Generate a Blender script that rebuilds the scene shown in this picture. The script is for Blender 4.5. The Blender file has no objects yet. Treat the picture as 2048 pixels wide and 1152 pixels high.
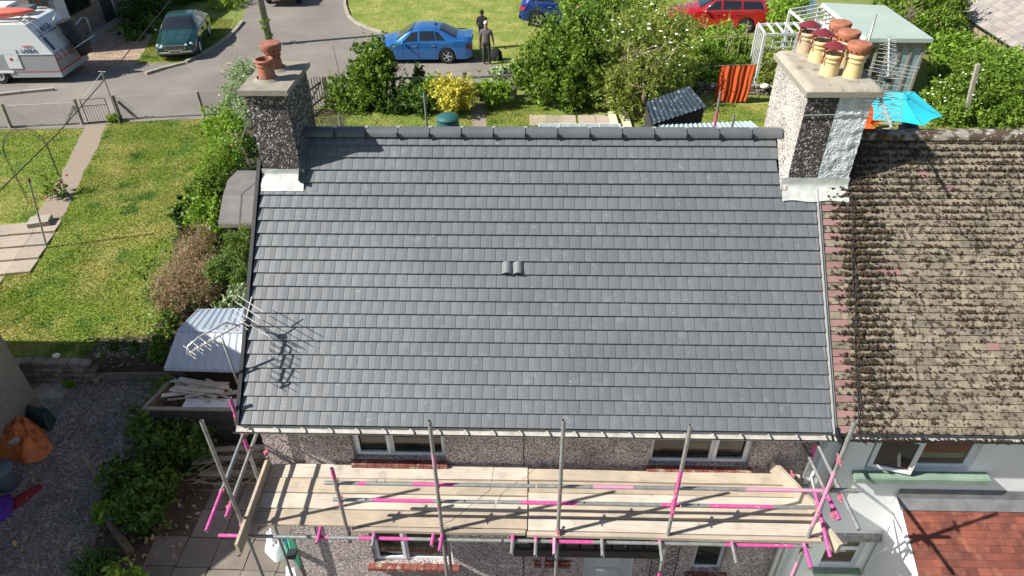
import bpy, bmesh, math, random
import numpy as np
from mathutils import Vector, Matrix, Euler, noise as mnoise
from mathutils.geometry import tessellate_polygon
random.seed(7); rng = np.random.default_rng(7)
S = bpy.context.scene; COL = S.collection
R = math.radians
# ---------------- camera, world, sun, exposure ----------------
CP = (3.8143, -6.2343, 11.3772); DEP, ROL, YAW, FPX = 0.63827, -0.0104, -0.03231, 1400.0
F_ = Vector((math.sin(YAW)*math.cos(DEP), math.cos(YAW)*math.cos(DEP), -math.sin(DEP)))
r0 = Vector((math.cos(YAW), -math.sin(YAW), 0)); u0 = r0.cross(F_)
R_ = r0*math.cos(ROL)+u0*math.sin(ROL); U_ = -r0*math.sin(ROL)+u0*math.cos(ROL)
C_ = Vector(CP)
cam = bpy.data.cameras.new('camera'); co = bpy.data.objects.new('camera', cam); COL.objects.link(co)
cam.sensor_width = 36; cam.lens = FPX/2048*36; cam.clip_start = .1; cam.clip_end = 400
co.matrix_world = Matrix(((R_.x, U_.x, -F_.x, CP[0]), (R_.y, U_.y, -F_.y, CP[1]), (R_.z, U_.z, -F_.z, CP[2]), (0, 0, 0, 1)))
S.camera = co
SAZ, SEL = R(16), R(41)                      # shadows fall towards azimuth 16 deg from +x
SD = Vector((-math.cos(SAZ)*math.cos(SEL), -math.sin(SAZ)*math.cos(SEL), math.sin(SEL)))
w = bpy.data.worlds.new('World'); S.world = w; w.use_nodes = True
nt = w.node_tree; sk = nt.nodes.new('ShaderNodeTexSky'); sk.sky_type = 'NISHITA'; sk.sun_disc = False
sk.sun_elevation = SEL; sk.sun_rotation = math.atan2(SD.x, SD.y)
bg = nt.nodes['Background']; bg.inputs[1].default_value = .066; nt.links.new(sk.outputs[0], bg.inputs[0])
sl = bpy.data.lights.new('sun', 'SUN'); sl.energy = 5.0; sl.angle = R(.53); sl.color = (1, .955, .87)
so = bpy.data.objects.new('sun', sl); COL.objects.link(so); so.rotation_euler = SD.to_track_quat('Z', 'Y').to_euler()
vs = S.view_settings; vs.view_transform = 'Standard'; vs.look = 'None'; vs.exposure = .74; vs.gamma = 1
vs.use_curve_mapping = False

def P(u, v, z=None, y=None, x=None):        # a pixel of the 2048 px photograph to the point on a level, front or side plane
    D = R_*((u-1024)/FPX)-U_*((v-576)/FPX)+F_
    k = 2 if z is not None else (1 if y is not None else 0); val = z if k == 2 else (y if k == 1 else x)
    return C_+D*((val-C_[k])/D[k])
# ---------------- materials ----------------
MATS = {}
def mat(name, col, rough=.6, col2=None, vs=3., bump=0., bs=60., metal=0., rnd=0., amt=.5, spec=.5, coat=0., trans=0., streak=None, stain=None, sharp=None, det=4):
    m = bpy.data.materials.new(name); m.use_nodes = True; t = m.node_tree; N = t.nodes; L = t.links
    b = N['Principled BSDF']; b.inputs['Roughness'].default_value = rough; b.inputs['Metallic'].default_value = metal
    b.inputs['Specular IOR Level'].default_value = spec; b.inputs['Coat Weight'].default_value = coat; b.inputs['Coat Roughness'].default_value = .04
    g = N.new('ShaderNodeNewGeometry'); pos = g.outputs['Position']
    c = N.new('ShaderNodeRGB'); c.outputs[0].default_value = (*col, 1); cur = c.outputs[0]
    def noise(sc, d=4, vec=None):
        n = N.new('ShaderNodeTexNoise'); n.inputs['Scale'].default_value = sc; n.inputs['Detail'].default_value = d; L.new(vec or pos, n.inputs['Vector']); return n.outputs[0]
    def mr(x, a, b2, c2=0., d2=1.):
        n = N.new('ShaderNodeMapRange'); n.inputs[1].default_value = a; n.inputs[2].default_value = b2; n.inputs[3].default_value = c2; n.inputs[4].default_value = d2; L.new(x, n.inputs[0]); return n.outputs[0]
    def mix(a, b2, f, mode='MIX'):
        n = N.new('ShaderNodeMix'); n.data_type = 'RGBA'; n.blend_type = mode
        L.new(a, n.inputs[6]); L.new(f, n.inputs[0]) if not isinstance(f, float) else n.inputs[0].__setattr__('default_value', f)
        if isinstance(b2, tuple): n.inputs[7].default_value = (*b2, 1)
        else: L.new(b2, n.inputs[7])
        return n.outputs[2]
    if col2:
        lo, hi = sharp or (.3, .7)
        cur = mix(cur, col2, mr(noise(vs, det), lo, hi))
    if stain:                                # (colour, scale, low, high)
        cur = mix(cur, stain[0], mr(noise(stain[1], 6), stain[2], stain[3]))
    if streak:                               # (colour, scale vector, low, high)
        mp = N.new('ShaderNodeMapping'); mp.inputs['Scale'].default_value = streak[1]; L.new(pos, mp.inputs[0])
        cur = mix(cur, streak[0], mr(noise(1., 3, mp.outputs[0]), streak[2], streak[3]))
    if rnd:
        oi = N.new('ShaderNodeObjectInfo'); a = N.new('ShaderNodeMath'); a.operation = 'ADD'; L.new(oi.outputs['Random'], a.inputs[0]); L.new(g.outputs['Random Per Island'], a.inputs[1])
        fr = N.new('ShaderNodeMath'); fr.operation = 'FRACT'; L.new(a.outputs[0], fr.inputs[0])
        hv = N.new('ShaderNodeHueSaturation'); L.new(mr(fr.outputs[0], 0, 1, 1-rnd, 1+rnd), hv.inputs['Value']); L.new(cur, hv.inputs['Color']); cur = hv.outputs[0]
    L.new(cur, b.inputs['Base Color'])
    if bump:
        bp = N.new('ShaderNodeBump'); bp.inputs['Strength'].default_value = 1; bp.inputs['Distance'].default_value = bump; L.new(noise(bs, 5), bp.inputs['Height']); L.new(bp.outputs[0], b.inputs['Normal'])
    if trans:
        tr = N.new('ShaderNodeBsdfTranslucent'); ms = N.new('ShaderNodeMixShader'); ms.inputs[0].default_value = trans; L.new(cur, tr.inputs[0]); L.new(b.outputs[0], ms.inputs[1]); L.new(tr.outputs[0], ms.inputs[2]); L.new(ms.outputs[0], N['Material Output'].inputs[0])
    MATS[name] = m; return m
def pebble(name, cols, scale, bump, jitter=1., dirt=None):
    m = bpy.data.materials.new(name); m.use_nodes = True; t = m.node_tree; N = t.nodes; L = t.links; b = N['Principled BSDF']; b.inputs['Roughness'].default_value = .8
    g = N.new('ShaderNodeNewGeometry'); v = N.new('ShaderNodeTexVoronoi'); v.inputs['Scale'].default_value = scale; v.inputs['Randomness'].default_value = jitter; L.new(g.outputs['Position'], v.inputs['Vector'])
    sp = N.new('ShaderNodeSeparateColor'); L.new(v.outputs['Color'], sp.inputs[0])
    rp = N.new('ShaderNodeValToRGB'); rp.color_ramp.interpolation = 'CONSTANT'; e = rp.color_ramp.elements
    e[0].color = (*cols[0][1], 1); e[0].position = 0; e[1].position = cols[1][0]; e[1].color = (*cols[1][1], 1)
    for p, c in cols[2:]: k = e.new(p); k.color = (*c, 1)
    L.new(sp.outputs[0], rp.inputs[0]); cur = rp.outputs[0]
    n = N.new('ShaderNodeTexNoise'); n.inputs['Scale'].default_value = 2.2; n.inputs['Detail'].default_value = 6; L.new(g.outputs['Position'], n.inputs['Vector'])
    mr = N.new('ShaderNodeMapRange'); mr.inputs[1].default_value = .35; mr.inputs[2].default_value = .7; mr.inputs[3].default_value = 1.1; mr.inputs[4].default_value = .72; L.new(n.outputs[0], mr.inputs[0])
    hv = N.new('ShaderNodeHueSaturation'); L.new(mr.outputs[0], hv.inputs['Value']); L.new(cur, hv.inputs['Color']); L.new(hv.outputs[0], b.inputs['Base Color'])
    bp = N.new('ShaderNodeBump'); bp.invert = True; bp.inputs['Strength'].default_value = 1; bp.inputs['Distance'].default_value = bump; L.new(v.outputs['Distance'], bp.inputs['Height']); L.new(bp.outputs[0], b.inputs['Normal'])
    MATS[name] = m; return m
def leafmat(name, c1, c2, trans=.3, rnd=.45, rough=.5, vs=1.6):
    return mat(name, c1, rough, c2, vs=vs, rnd=rnd, trans=trans, spec=.35)
mat('tile_slate', (.115, .124, .137), .5, (.140, .149, .161), vs=1.1, bump=.0006, bs=240, rnd=.055, stain=((.22, .23, .235), 7, .6, .9), streak=((.5, .5, .49), (16, 80, 80), .70, .76), spec=.5)
mat('ridge_slate', (.10, .107, .118), .4, (.125, .132, .142), vs=4, bump=.0008, bs=200, rnd=.06, stain=((.4, .4, .4), 30, .68, .8))
mat('vent_slate', (.17, .18, .18), .34, spec=.8)
mat('black_plastic', (.012, .012, .014), .35)
mat('dark_roof', (.05, .05, .055), .8)
mat('felt_under', (.03, .03, .03), .9)
pebble('pebbledash', [(0, (.60, .52, .50)), (.22, (.38, .29, .27)), (.45, (.20, .15, .15)), (.62, (.48, .40, .38)), (.8, (.72, .67, .64)), (.92, (.12, .09, .09))], 62, .010)
pebble('pebble_dark', [(0, (.10, .09, .085)), (.3, (.035, .03, .03)), (.52, (.22, .20, .19)), (.66, (.06, .05, .05)), (.8, (.45, .43, .41)), (.9, (.03, .03, .03))], 48, .014)
pebble('pebble_soot', [(0, (.07, .06, .055)), (.35, (.025, .022, .022)), (.52, (.13, .115, .11)), (.70, (.34, .32, .30)), (.84, (.04, .04, .04))], 46, .016)
pebble('pebble_white', [(0, (.50, .47, .43)), (.35, (.36, .33, .29)), (.6, (.62, .60, .56)), (.82, (.17, .15, .14))], 52, .010)
mat('rough_white', (.62, .66, .68), .85, (.5, .54, .56), vs=9, bump=.03, bs=32, stain=((.2, .22, .23), 34, .6, .78))
mat('lead', (.42, .44, .42), .55, (.52, .54, .51), vs=7, bump=.006, bs=14, stain=((.4, .43, .4), 11, .55, .75))
mat('lead_dark', (.12, .125, .13), .5, (.2, .2, .2), vs=5, bump=.004, bs=12)
mat('concrete', (.29, .265, .22), .9, (.22, .20, .16), vs=7, bump=.006, bs=50, stain=((.42, .36, .2), 14, .6, .75))
mat('concrete_pale', (.38, .345, .285), .9, (.30, .27, .22), vs=4, bump=.008, bs=35, stain=((.2, .18, .14), 8, .58, .7))
mat('terracotta', (.38, .145, .08), .7, (.31, .11, .06), vs=12, bump=.001, bs=80, stain=((.5, .35, .26), 18, .6, .8))
mat('terracotta_old', (.36, .14, .085), .75, (.22, .08, .055), vs=9, bump=.002, bs=60, stain=((.42, .3, .24), 15, .58, .8))
mat('buff_clay', (.66, .52, .27), .6, (.58, .44, .22), vs=9, bump=.001, bs=50, stain=((.3, .22, .12), 16, .64, .85))
mat('buff_dirty', (.52, .40, .27), .7, (.38, .28, .18), vs=9, bump=.001, bs=50)
mat('cowl_maroon', (.17, .025, .03), .28, spec=.6, coat=.4)
mat('white_upvc', (.72, .74, .76), .3, (.62, .64, .66), vs=6)
mat('gutter_white', (.5, .49, .45), .5, (.34, .33, .30), vs=9, stain=((.2, .19, .16), 25, .6, .78))
mat('glass_dark', (.010, .012, .012), .03, (.022, .028, .022), vs=2.5, spec=.8)
mat('glass_warm', (.09, .055, .045), .04, (.13, .10, .05), vs=1.2, spec=.7)
mat('sill_red', (.16, .035, .025), .6, (.26, .10, .08), vs=8, stain=((.33, .27, .2), 9, .56, .62))
mat('render_white', (.82, .83, .84), .8, (.76, .78, .79), vs=1.3, bump=.003, bs=70, stain=((.5, .5, .48), 4, .66, .85))
mat('dirty_edge', (.4, .4, .37), .9, (.16, .15, .13), vs=14, bump=.004, bs=60)
mat('sill_green', (.18, .26, .2), .5, (.25, .34, .27), vs=6)
mat('moss_tile', (.255, .215, .155), .9, (.155, .132, .10), vs=9, bump=.004, bs=70, rnd=.24, stain=((.06, .042, .03), 17, .53, .59), streak=((.6, .55, .45), (45, 45, 45), .72, .75))
mat('pink_tile', (.27, .15, .14), .8, (.22, .13, .12), vs=9, bump=.001, bs=90, rnd=.1, stain=((.1, .06, .04), 18, .64, .7))
mat('moss', (.032, .020, .012), .95, (.065, .04, .02), vs=30, bump=.01, bs=90, rnd=.3)
mat('red_tile', (.22, .065, .04), .7, (.13, .045, .035), vs=5, bump=.001, bs=90, rnd=.28, stain=((.27, .11, .065), 6, .55, .75))
mat('galv', (.36, .37, .36), .42, (.24, .25, .25), vs=14, bump=.0008, bs=90, metal=.45, stain=((.5, .5, .48), 40, .62, .75))
mat('pink_paint', (.60, .055, .27), .55, (.5, .09, .27), vs=18, stain=((.4, .35, .36), 26, .6, .7))
mat('pink_faded', (.55, .2, .36), .6, (.45, .28, .36), vs=14)
mat('clamp', (.22, .19, .15), .6, (.3, .1, .1), vs=25, metal=.3)
mat('clamp_pink', (.5, .14, .2), .6, (.35, .12, .14), vs=25)
mat('board', (.56, .47, .36), .75, (.36, .31, .25), vs=2.2, bump=.001, bs=120, rnd=.2, streak=((.34, .25, .16), (2.2, 60, 60), .56, .72), stain=((.30, .26, .22), 4.5, .58, .8))
mat('board_grey', (.44, .37, .29), .8, (.33, .28, .22), vs=3, bump=.001, bs=120, rnd=.12, streak=((.24, .19, .14), (2.2, 60, 60), .55, .72))
mat('board_pale', (.60, .53, .44), .8, (.44, .39, .33), vs=3, bump=.001, bs=120, streak=((.34, .28, .22), (2.2, 70, 60), .56, .72), stain=((.28, .25, .22), 6, .6, .78))
mat('board_tan', (.47, .38, .28), .8, (.33, .28, .22), vs=3, bump=.001, bs=120, streak=((.28, .20, .13), (2.2, 70, 60), .56, .72), stain=((.55, .47, .37), 7, .62, .75))
mat('old_timber', (.17, .14, .11), .9, (.09, .075, .06), vs=6, bump=.004, bs=60, rnd=.2)
mat('grey_timber', (.3, .27, .23), .9, (.18, .16, .14), vs=6, bump=.003, bs=60, rnd=.15)
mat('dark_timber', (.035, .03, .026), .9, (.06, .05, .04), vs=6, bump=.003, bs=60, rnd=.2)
mat('lawn', (.20, .26, .035), .95, (.38, .35, .11), vs=.75, bump=.03, bs=45, sharp=(.44, .72), det=7, stain=((.12, .22, .025), 1.3, .56, .66))
mat('lawn_rear', (.18, .24, .035), .95, (.34, .33, .09), vs=.9, bump=.03, bs=45, sharp=(.42, .66), det=7)
mat('grass_blade', (.23, .32, .04), .8, (.46, .42, .13), vs=.75, rnd=.45, trans=.25, sharp=(.44, .72), det=7, stain=((.10, .2, .025), 1.3, .56, .66))
mat('verge', (.13, .19, .03), .95, (.22, .24, .06), vs=.8, bump=.03, bs=40, det=7)
mat('asphalt', (.175, .155, .137), .9, (.235, .21, .183), vs=.5, bump=.006, bs=120, det=9, sharp=(.35, .7), stain=((.10, .092, .085), 5, .64, .74))
mat('asphalt_old', (.19, .17, .15), .92, (.14, .13, .12), vs=.7, bump=.006, bs=120, det=8)
mat('soil', (.10, .075, .05), .95, (.05, .04, .028), vs=3, bump=.03, bs=25)
pebble('gravel', [(0, (.27, .23, .20)), (.3, (.16, .135, .12)), (.55, (.36, .31, .28)), (.75, (.22, .18, .165)), (.92, (.5, .44, .41))], 34, .02)
pebble('gravel_pink', [(0, (.40, .28, .20)), (.4, (.30, .21, .15)), (.7, (.5, .37, .27)), (.9, (.2, .15, .1))], 22, .03)
mat('garden_path', (.28, .23, .18), .95, (.26, .21, .16), vs=3, bump=.012, bs=60, det=8)
mat('slab', (.38, .32, .26), .9, (.36, .30, .24), vs=5, bump=.003, bs=80, rnd=.12, stain=((.25, .2, .15), 7, .58, .75))
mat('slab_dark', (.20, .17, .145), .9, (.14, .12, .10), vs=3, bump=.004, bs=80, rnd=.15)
mat('stone', (.30, .26, .21), .95, (.18, .15, .12), vs=6, bump=.012, bs=30, rnd=.3)
mat('stone_white', (.75, .73, .68), .8)
mat('metal_roof', (.40, .45, .52), .5, (.34, .39, .46), vs=2, metal=.15, stain=((.3, .33, .36), 14, .66, .8))
mat('felt_grey', (.145, .135, .135), .92, (.19, .175, .17), vs=3, bump=.002, bs=120)
mat('corr_blue', (.05, .07, .09), .5, (.03, .045, .06), vs=3, stain=((.22, .26, .28), 9, .58, .66))
mat('corr_pale', (.33, .42, .42), .5, (.27, .35, .36), vs=2)
mat('green_roof', (.37, .45, .40), .6, (.33, .41, .37), vs=.8, bump=.003, bs=6)
mat('slate_big', (.32, .29, .27), .8, (.24, .21, .20), vs=1.2, rnd=.15, bump=.002, bs=60)
mat('brick', (.34, .26, .2), .9, (.24, .17, .13), vs=6, rnd=.25, bump=.003, bs=60)
mat('mortar', (.25, .22, .19), .95)
mat('rust', (.16, .075, .05), .85, (.09, .045, .03), vs=14)
mat('wire', (.32, .32, .31), .5, metal=.6)
mat('cable_black', (.015, .015, .015), .6)
mat('alu', (.62, .62, .6), .35, metal=.5)
mat('rubber', (.015, .015, .016), .8)
mat('rim', (.6, .6, .62), .28, metal=.7)
mat('rim_white', (.72, .74, .75), .35)
mat('chrome', (.7, .7, .72), .12, metal=.95)
mat('car_green', (.006, .055, .045), .25, metal=.35, coat=1.)
mat('car_blue', (.03, .17, .48), .28, metal=.45, coat=1.)
mat('car_darkblue', (.01, .045, .25), .25, metal=.4, coat=1.)
mat('car_red', (.48, .012, .022), .25, metal=.3, coat=1.)
mat('car_glass', (.012, .016, .018), .04, spec=.9, coat=.5)
mat('headlight', (.55, .57, .6), .1, coat=1)
mat('taillight', (.35, .01, .015), .2, coat=1)
mat('plate_white', (.75, .75, .72), .5); mat('plate_yellow', (.75, .5, .03), .5); mat('ink', (.01, .01, .012), .6)
mat('van_white', (.70, .73, .76), .35, coat=.3); mat('van_grey', (.30, .31, .33), .45); mat('van_skirt', (.36, .39, .42), .5); mat('van_blue', (.03, .09, .2), .5)
mat('van_red', (.5, .03, .04), .5); mat('cover_black', (.012, .014, .016), .6, bump=.02, bs=4); mat('kayak_red', (.62, .06, .05), .35, (.66, .2, .14), vs=2.2)
mat('cyan', (.02, .50, .62), .7); mat('cyan_dark', (.01, .28, .36), .7)
mat('orange_cloth', (.50, .08, .015), .85, (.48, .07, .012), vs=4, bump=.003, bs=90)
mat('tarp_orange', (.72, .19, .04), .5, (.6, .16, .035), vs=4, bump=.006, bs=18, stain=((.2, .07, .03), 10, .62, .7))
mat('tarp_green', (.012, .045, .035), .6, bump=.01, bs=14); mat('cloth_red', (.22, .012, .02), .8, bump=.006, bs=20); mat('cloth_purple', (.10, .02, .28), .8, bump=.006, bs=20)
mat('bin_grey', (.08, .11, .13), .5, (.11, .14, .16), vs=5); mat('compost', (.02, .10, .10), .5)
mat('bag', (.6, .62, .64), .4, (.75, .76, .78), vs=12, bump=.012, bs=30); mat('bag_blue', (.05, .25, .55), .5, bump=.01, bs=30); mat('net_green', (.08, .5, .33), .6)
mat('door_grey', (.52, .55, .53), .4); mat('brass', (.6, .42, .1), .3, metal=.8); mat('iron', (.02, .02, .02), .5)
mat('skin', (.36, .2, .14), .6); mat('hair_black', (.01, .008, .007), .7); mat('shirt_grey', (.12, .105, .10), .9, bump=.006, bs=20); mat('trousers', (.04, .038, .038), .9, bump=.006, bs=20)
mat('hoodie', (.012, .012, .014), .9, bump=.006, bs=20); mat('cap_pale', (.6, .52, .46), .8); mat('top_red', (.4, .1, .08), .8); mat('shoe', (.12, .12, .12), .8)
leafmat('leaf', (.11, .21, .02), (.21, .31, .04), .38); leafmat('leaf_bright', (.18, .35, .03), (.29, .42, .05), .4); leafmat('leaf_dark', (.05, .11, .016), (.09, .17, .025))
leafmat('leaf_yellow', (.70, .60, .09), (.5, .52, .08)); leafmat('leaf_elder', (.21, .29, .05), (.33, .38, .08), .4); leafmat('leaf_silver', (.42, .48, .30), (.26, .38, .14))
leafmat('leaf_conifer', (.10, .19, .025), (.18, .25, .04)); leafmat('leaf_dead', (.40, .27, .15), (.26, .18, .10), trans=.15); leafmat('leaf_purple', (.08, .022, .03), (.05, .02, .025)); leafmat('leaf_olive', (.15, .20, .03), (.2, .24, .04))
mat('petal_white', (.85, .84, .78), .7); mat('petal_red', (.4, .008, .012), .6); mat('petal_pink', (.6, .3, .34), .7)
mat('bark', (.15, .11, .075), .95, (.09, .065, .045), vs=12, bump=.01, bs=30); mat('twig_pale', (.38, .3, .2), .9, (.25, .2, .13), vs=9); mat('twig', (.10, .075, .05), .9)
mat('pergola', (.62, .63, .62), .6, (.45, .46, .45), vs=8); mat('pale_plank', (.62, .57, .5), .85, (.45, .4, .34), vs=9, rnd=.25); mat('curtain', (.30, .38, .40), .35, (.2, .28, .3), vs=3); mat('cream', (.6, .54, .4), .8); mat('cyan_cloth', (.1, .4, .6), .8, (.5, .65, .75), vs=5)
mat('pole_wood', (.26, .26, .2), .9, (.16, .15, .11), vs=9, bump=.004, bs=50); mat('orange_plastic', (.7, .12, .02), .5); mat('dark_plastic', (.02, .025, .028), .5); mat('mug_white', (.8, .8, .78), .4)
M = MATS
# ---------------- mesh helpers ----------------
WM = {}                                     # world matrix of each object built so far
def wmat(o): return WM.get(o.name, Matrix.Identity(4)) if o else Matrix.Identity(4)
class MB:
    def __init__(s): s.v = []; s.f = []; s.m = []; s.mi = 0
    def add(s, vs_, fs): n = len(s.v); s.v += [tuple(p) for p in vs_]; s.f += [tuple(i+n for i in f) for f in fs]; s.m += [s.mi]*len(fs); return s
    def box(s, x0, x1, y0, y1, z0, z1):
        return s.add([(x0, y0, z0), (x1, y0, z0), (x1, y1, z0), (x0, y1, z0), (x0, y0, z1), (x1, y0, z1), (x1, y1, z1), (x0, y1, z1)],
                     [(3, 2, 1, 0), (4, 5, 6, 7), (0, 1, 5, 4), (1, 2, 6, 5), (2, 3, 7, 6), (3, 0, 4, 7)])
    def bar(s, p, q, w_, h_, up=(0, 0, 1)):
        p = Vector(p); q = Vector(q); d = (q-p).normalized(); a = d.cross(Vector(up))
        if a.length < 1e-4: a = d.cross(Vector((1, 0, 0)))
        a.normalize(); b = a.cross(d); a = a*w_/2; b = b*h_/2
        return s.add([p-a-b, p+a-b, p+a+b, p-a+b, q-a-b, q+a-b, q+a+b, q-a+b], [(3, 2, 1, 0), (4, 5, 6, 7), (0, 1, 5, 4), (1, 2, 6, 5), (2, 3, 7, 6), (3, 0, 4, 7)])
    def tube(s, pts, r, n=8, caps=True, r2=None):
        pts = [Vector(p) for p in pts]; base = len(s.v); k = len(pts); d0 = None
        for i, p in enumerate(pts):
            d = (pts[min(i+1, k-1)]-pts[max(i-1, 0)]).normalized()
            a = d.cross(Vector((0, 0, 1))) if abs(d.z) < .9 else d.cross(Vector((0, 1, 0)))
            if d0 is not None: a = d0-d*d0.dot(d)
            a.normalize(); d0 = a; b = d.cross(a); rr = r if r2 is None else r+(r2-r)*i/max(1, k-1)
            if isinstance(r, (list, tuple)): rr = r[i]
            for j in range(n): t = 2*math.pi*j/n; s.v.append(tuple(p+a*math.cos(t)*rr+b*math.sin(t)*rr))
        for i in range(k-1):
            for j in range(n): s.f.append((base+i*n+j, base+i*n+(j+1) % n, base+(i+1)*n+(j+1) % n, base+(i+1)*n+j)); s.m.append(s.mi)
        if caps: s.f += [tuple(base+j for j in reversed(range(n))), tuple(base+(k-1)*n+j for j in range(n))]; s.m += [s.mi]*2
        return s
    def lathe(s, c, prof, n=24, sx=1, sy=1):
        c = Vector(c); base = len(s.v)
        for r, z in prof:
            for j in range(n): t = 2*math.pi*j/n; s.v.append((c.x+r*math.cos(t)*sx, c.y+r*math.sin(t)*sy, c.z+z))
        for i in range(len(prof)-1):
            for j in range(n): s.f.append((base+i*n+j, base+i*n+(j+1) % n, base+(i+1)*n+(j+1) % n, base+(i+1)*n+j)); s.m.append(s.mi)
        return s
    def poly(s, pts, th=0.):
        n = len(pts)
        if not th: return s.add(pts, [tuple(range(n))])
        P0 = [Vector(p) for p in pts]; nn = (P0[1]-P0[0]).cross(P0[2]-P0[0]).normalized()*th
        return s.add([p for p in P0]+[p+nn for p in P0], [tuple(reversed(range(n))), tuple(range(n, 2*n))]+[(i, (i+1) % n, n+(i+1) % n, n+i) for i in range(n)])
    def build(s, name, mt, parent=None, smooth=False, local=False, tagd=None):
        me = bpy.data.meshes.new(name); V = s.v
        if not local and parent is not None:
            Mi = wmat(parent).inverted(); V = [tuple(Mi @ Vector(p)) for p in V]
        me.from_pydata(V, [], s.f)
        for k in (mt if isinstance(mt, (list, tuple)) else [mt]): me.materials.append(M[k])
        if any(s.m): me.polygons.foreach_set('material_index', s.m)
        if smooth is True: me.polygons.foreach_set('use_smooth', [True]*len(s.f))
        elif smooth:
            me.polygons.foreach_set('use_smooth', [True]*len(s.f)); me.set_sharp_from_angle(angle=R(smooth))
        me.update(); return link(name, me, parent)
def link(name, me, parent=None):
    o = bpy.data.objects.new(name, me); COL.objects.link(o)
    if parent is not None: o.parent = parent
    WM[o.name] = wmat(parent).copy(); return o
def tag(o, label=None, cat=None, group=None, kind=None):
    if label: o['label'] = label
    if cat: o['category'] = cat
    if group: o['group'] = group
    if kind: o['kind'] = kind
    return o
def thing(name, label, cat, loc=(0, 0, 0), rz=0, group=None):
    o = bpy.data.objects.new(name, None); COL.objects.link(o); o.location = loc; o.rotation_euler = (0, 0, rz); o.empty_display_size = .1
    WM[o.name] = Matrix.Translation(Vector(loc)) @ Matrix.Rotation(rz, 4, 'Z'); return tag(o, label, cat, group)
def place(name, me, parent, mw):            # an instance of shared mesh data at world matrix mw
    o = bpy.data.objects.new(name, me); COL.objects.link(o); o.parent = parent
    o.matrix_local = wmat(parent).inverted() @ mw; WM[o.name] = mw; return o
def mesh(name, mb, mt, smooth=False):
    me = bpy.data.meshes.new(name); me.from_pydata(mb.v, [], mb.f)
    for k in (mt if isinstance(mt, (list, tuple)) else [mt]): me.materials.append(M[k])
    if any(mb.m): me.polygons.foreach_set('material_index', mb.m)
    if smooth: me.polygons.foreach_set('use_smooth', [True]*len(mb.f)); me.set_sharp_from_angle(angle=R(smooth))
    return me
def fastmesh(name, V, fsz, mt, parent=None, kind=None):  # V (n*fsz,3) array, each fsz verts one face
    V = np.asarray(V, dtype=np.float32).reshape(-1, 3)
    if parent is not None:
        Mi = np.array(wmat(parent).inverted(), dtype=np.float32); V = V @ Mi[:3, :3].T+Mi[:3, 3]
    n = len(V)//fsz; me = bpy.data.meshes.new(name); me.vertices.add(len(V)); me.vertices.foreach_set('co', V.ravel().astype(np.float32))
    me.loops.add(n*fsz); me.loops.foreach_set('vertex_index', np.arange(n*fsz, dtype=np.int32)); me.polygons.add(n); me.polygons.foreach_set('loop_start', np.arange(0, n*fsz, fsz, dtype=np.int32))
    me.materials.append(M[mt]); me.update(calc_edges=True); o = link(name, me, parent)
    if kind: o['kind'] = kind
    return o
def unit(n):
    v = rng.normal(size=(n, 3)); return v/np.linalg.norm(v, axis=1)[:, None]
def leafquads(C, size, asp=.5, up=.3):
    n = len(C); d = unit(n); nn = unit(n); nn[:, 2] += up; a = np.cross(d, nn); a /= np.linalg.norm(a, axis=1)[:, None]+1e-6
    sz = (size*np.clip(rng.lognormal(0, .38, n), .4, 2.2))[:, None]; V = np.empty((n, 4, 3)); V[:, 0] = C-d*sz; V[:, 1] = C+a*sz*asp; V[:, 2] = C+d*sz; V[:, 3] = C-a*sz*asp; return V
def clumps(blobs, n, cl=.14, per=26, shell=.55):
    cl *= .78; per = int(per*1.25)
    # blobs (cx,cy,cz,rx,ry,rz); leaves gather in clumps spread through the outer volume
    vol = np.array([b[3]*b[4]+b[4]*b[5]+b[3]*b[5] for b in blobs]); vol = vol/vol.sum(); out = []
    for b, f in zip(blobs, vol):
        k = max(2, int(n*f/per)); u = unit(k); rad = rng.uniform(shell, 1.04, k)**.8; cc = u*rad[:, None]*np.array(b[3:6])*(1+.24*rng.normal(size=k))[:, None]+np.array(b[:3])
        s_ = cl*(b[3]+b[4]+b[5])/3
        out.append((cc[:, None, :]+rng.normal(size=(k, per, 3))*s_*rng.uniform(.5, 1.3, (k, 1, 1))).reshape(-1, 3))
        ns = max(5, k//5); u = unit(ns); u[:, 2] = np.abs(u[:, 2])*1.2-.15; p0 = u*np.array(b[3:6])*.9+np.array(b[:3]); dr = u+np.c_[rng.normal(size=(ns, 2))*.35, np.abs(rng.normal(size=ns))*.6]   # leafy shoots break the outline
        tt = np.tile(np.linspace(0, 1, 12), (ns, 1))[:, :, None]; ln = (rng.uniform(.2, .62, ns)*min(1., (b[3]+b[5])/2))[:, None, None]; out.append((p0[:, None]+dr[:, None]*tt*ln+rng.normal(size=(ns, 12, 3))*.028).reshape(-1, 3))
    return np.concatenate(out)
def foliage(name, blobs, n, size, mt, parent=None, asp=.5, cl=.14, per=26, up=.5, shell=.55, zmin=None):
    C = clumps(blobs, n, cl, per, shell)
    if zmin is not None: C[:, 2] = np.maximum(C[:, 2], zmin+np.abs(rng.normal(size=len(C)))*.05)
    return fastmesh(name, leafquads(C, size, asp, up), 4, mt, parent)
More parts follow.
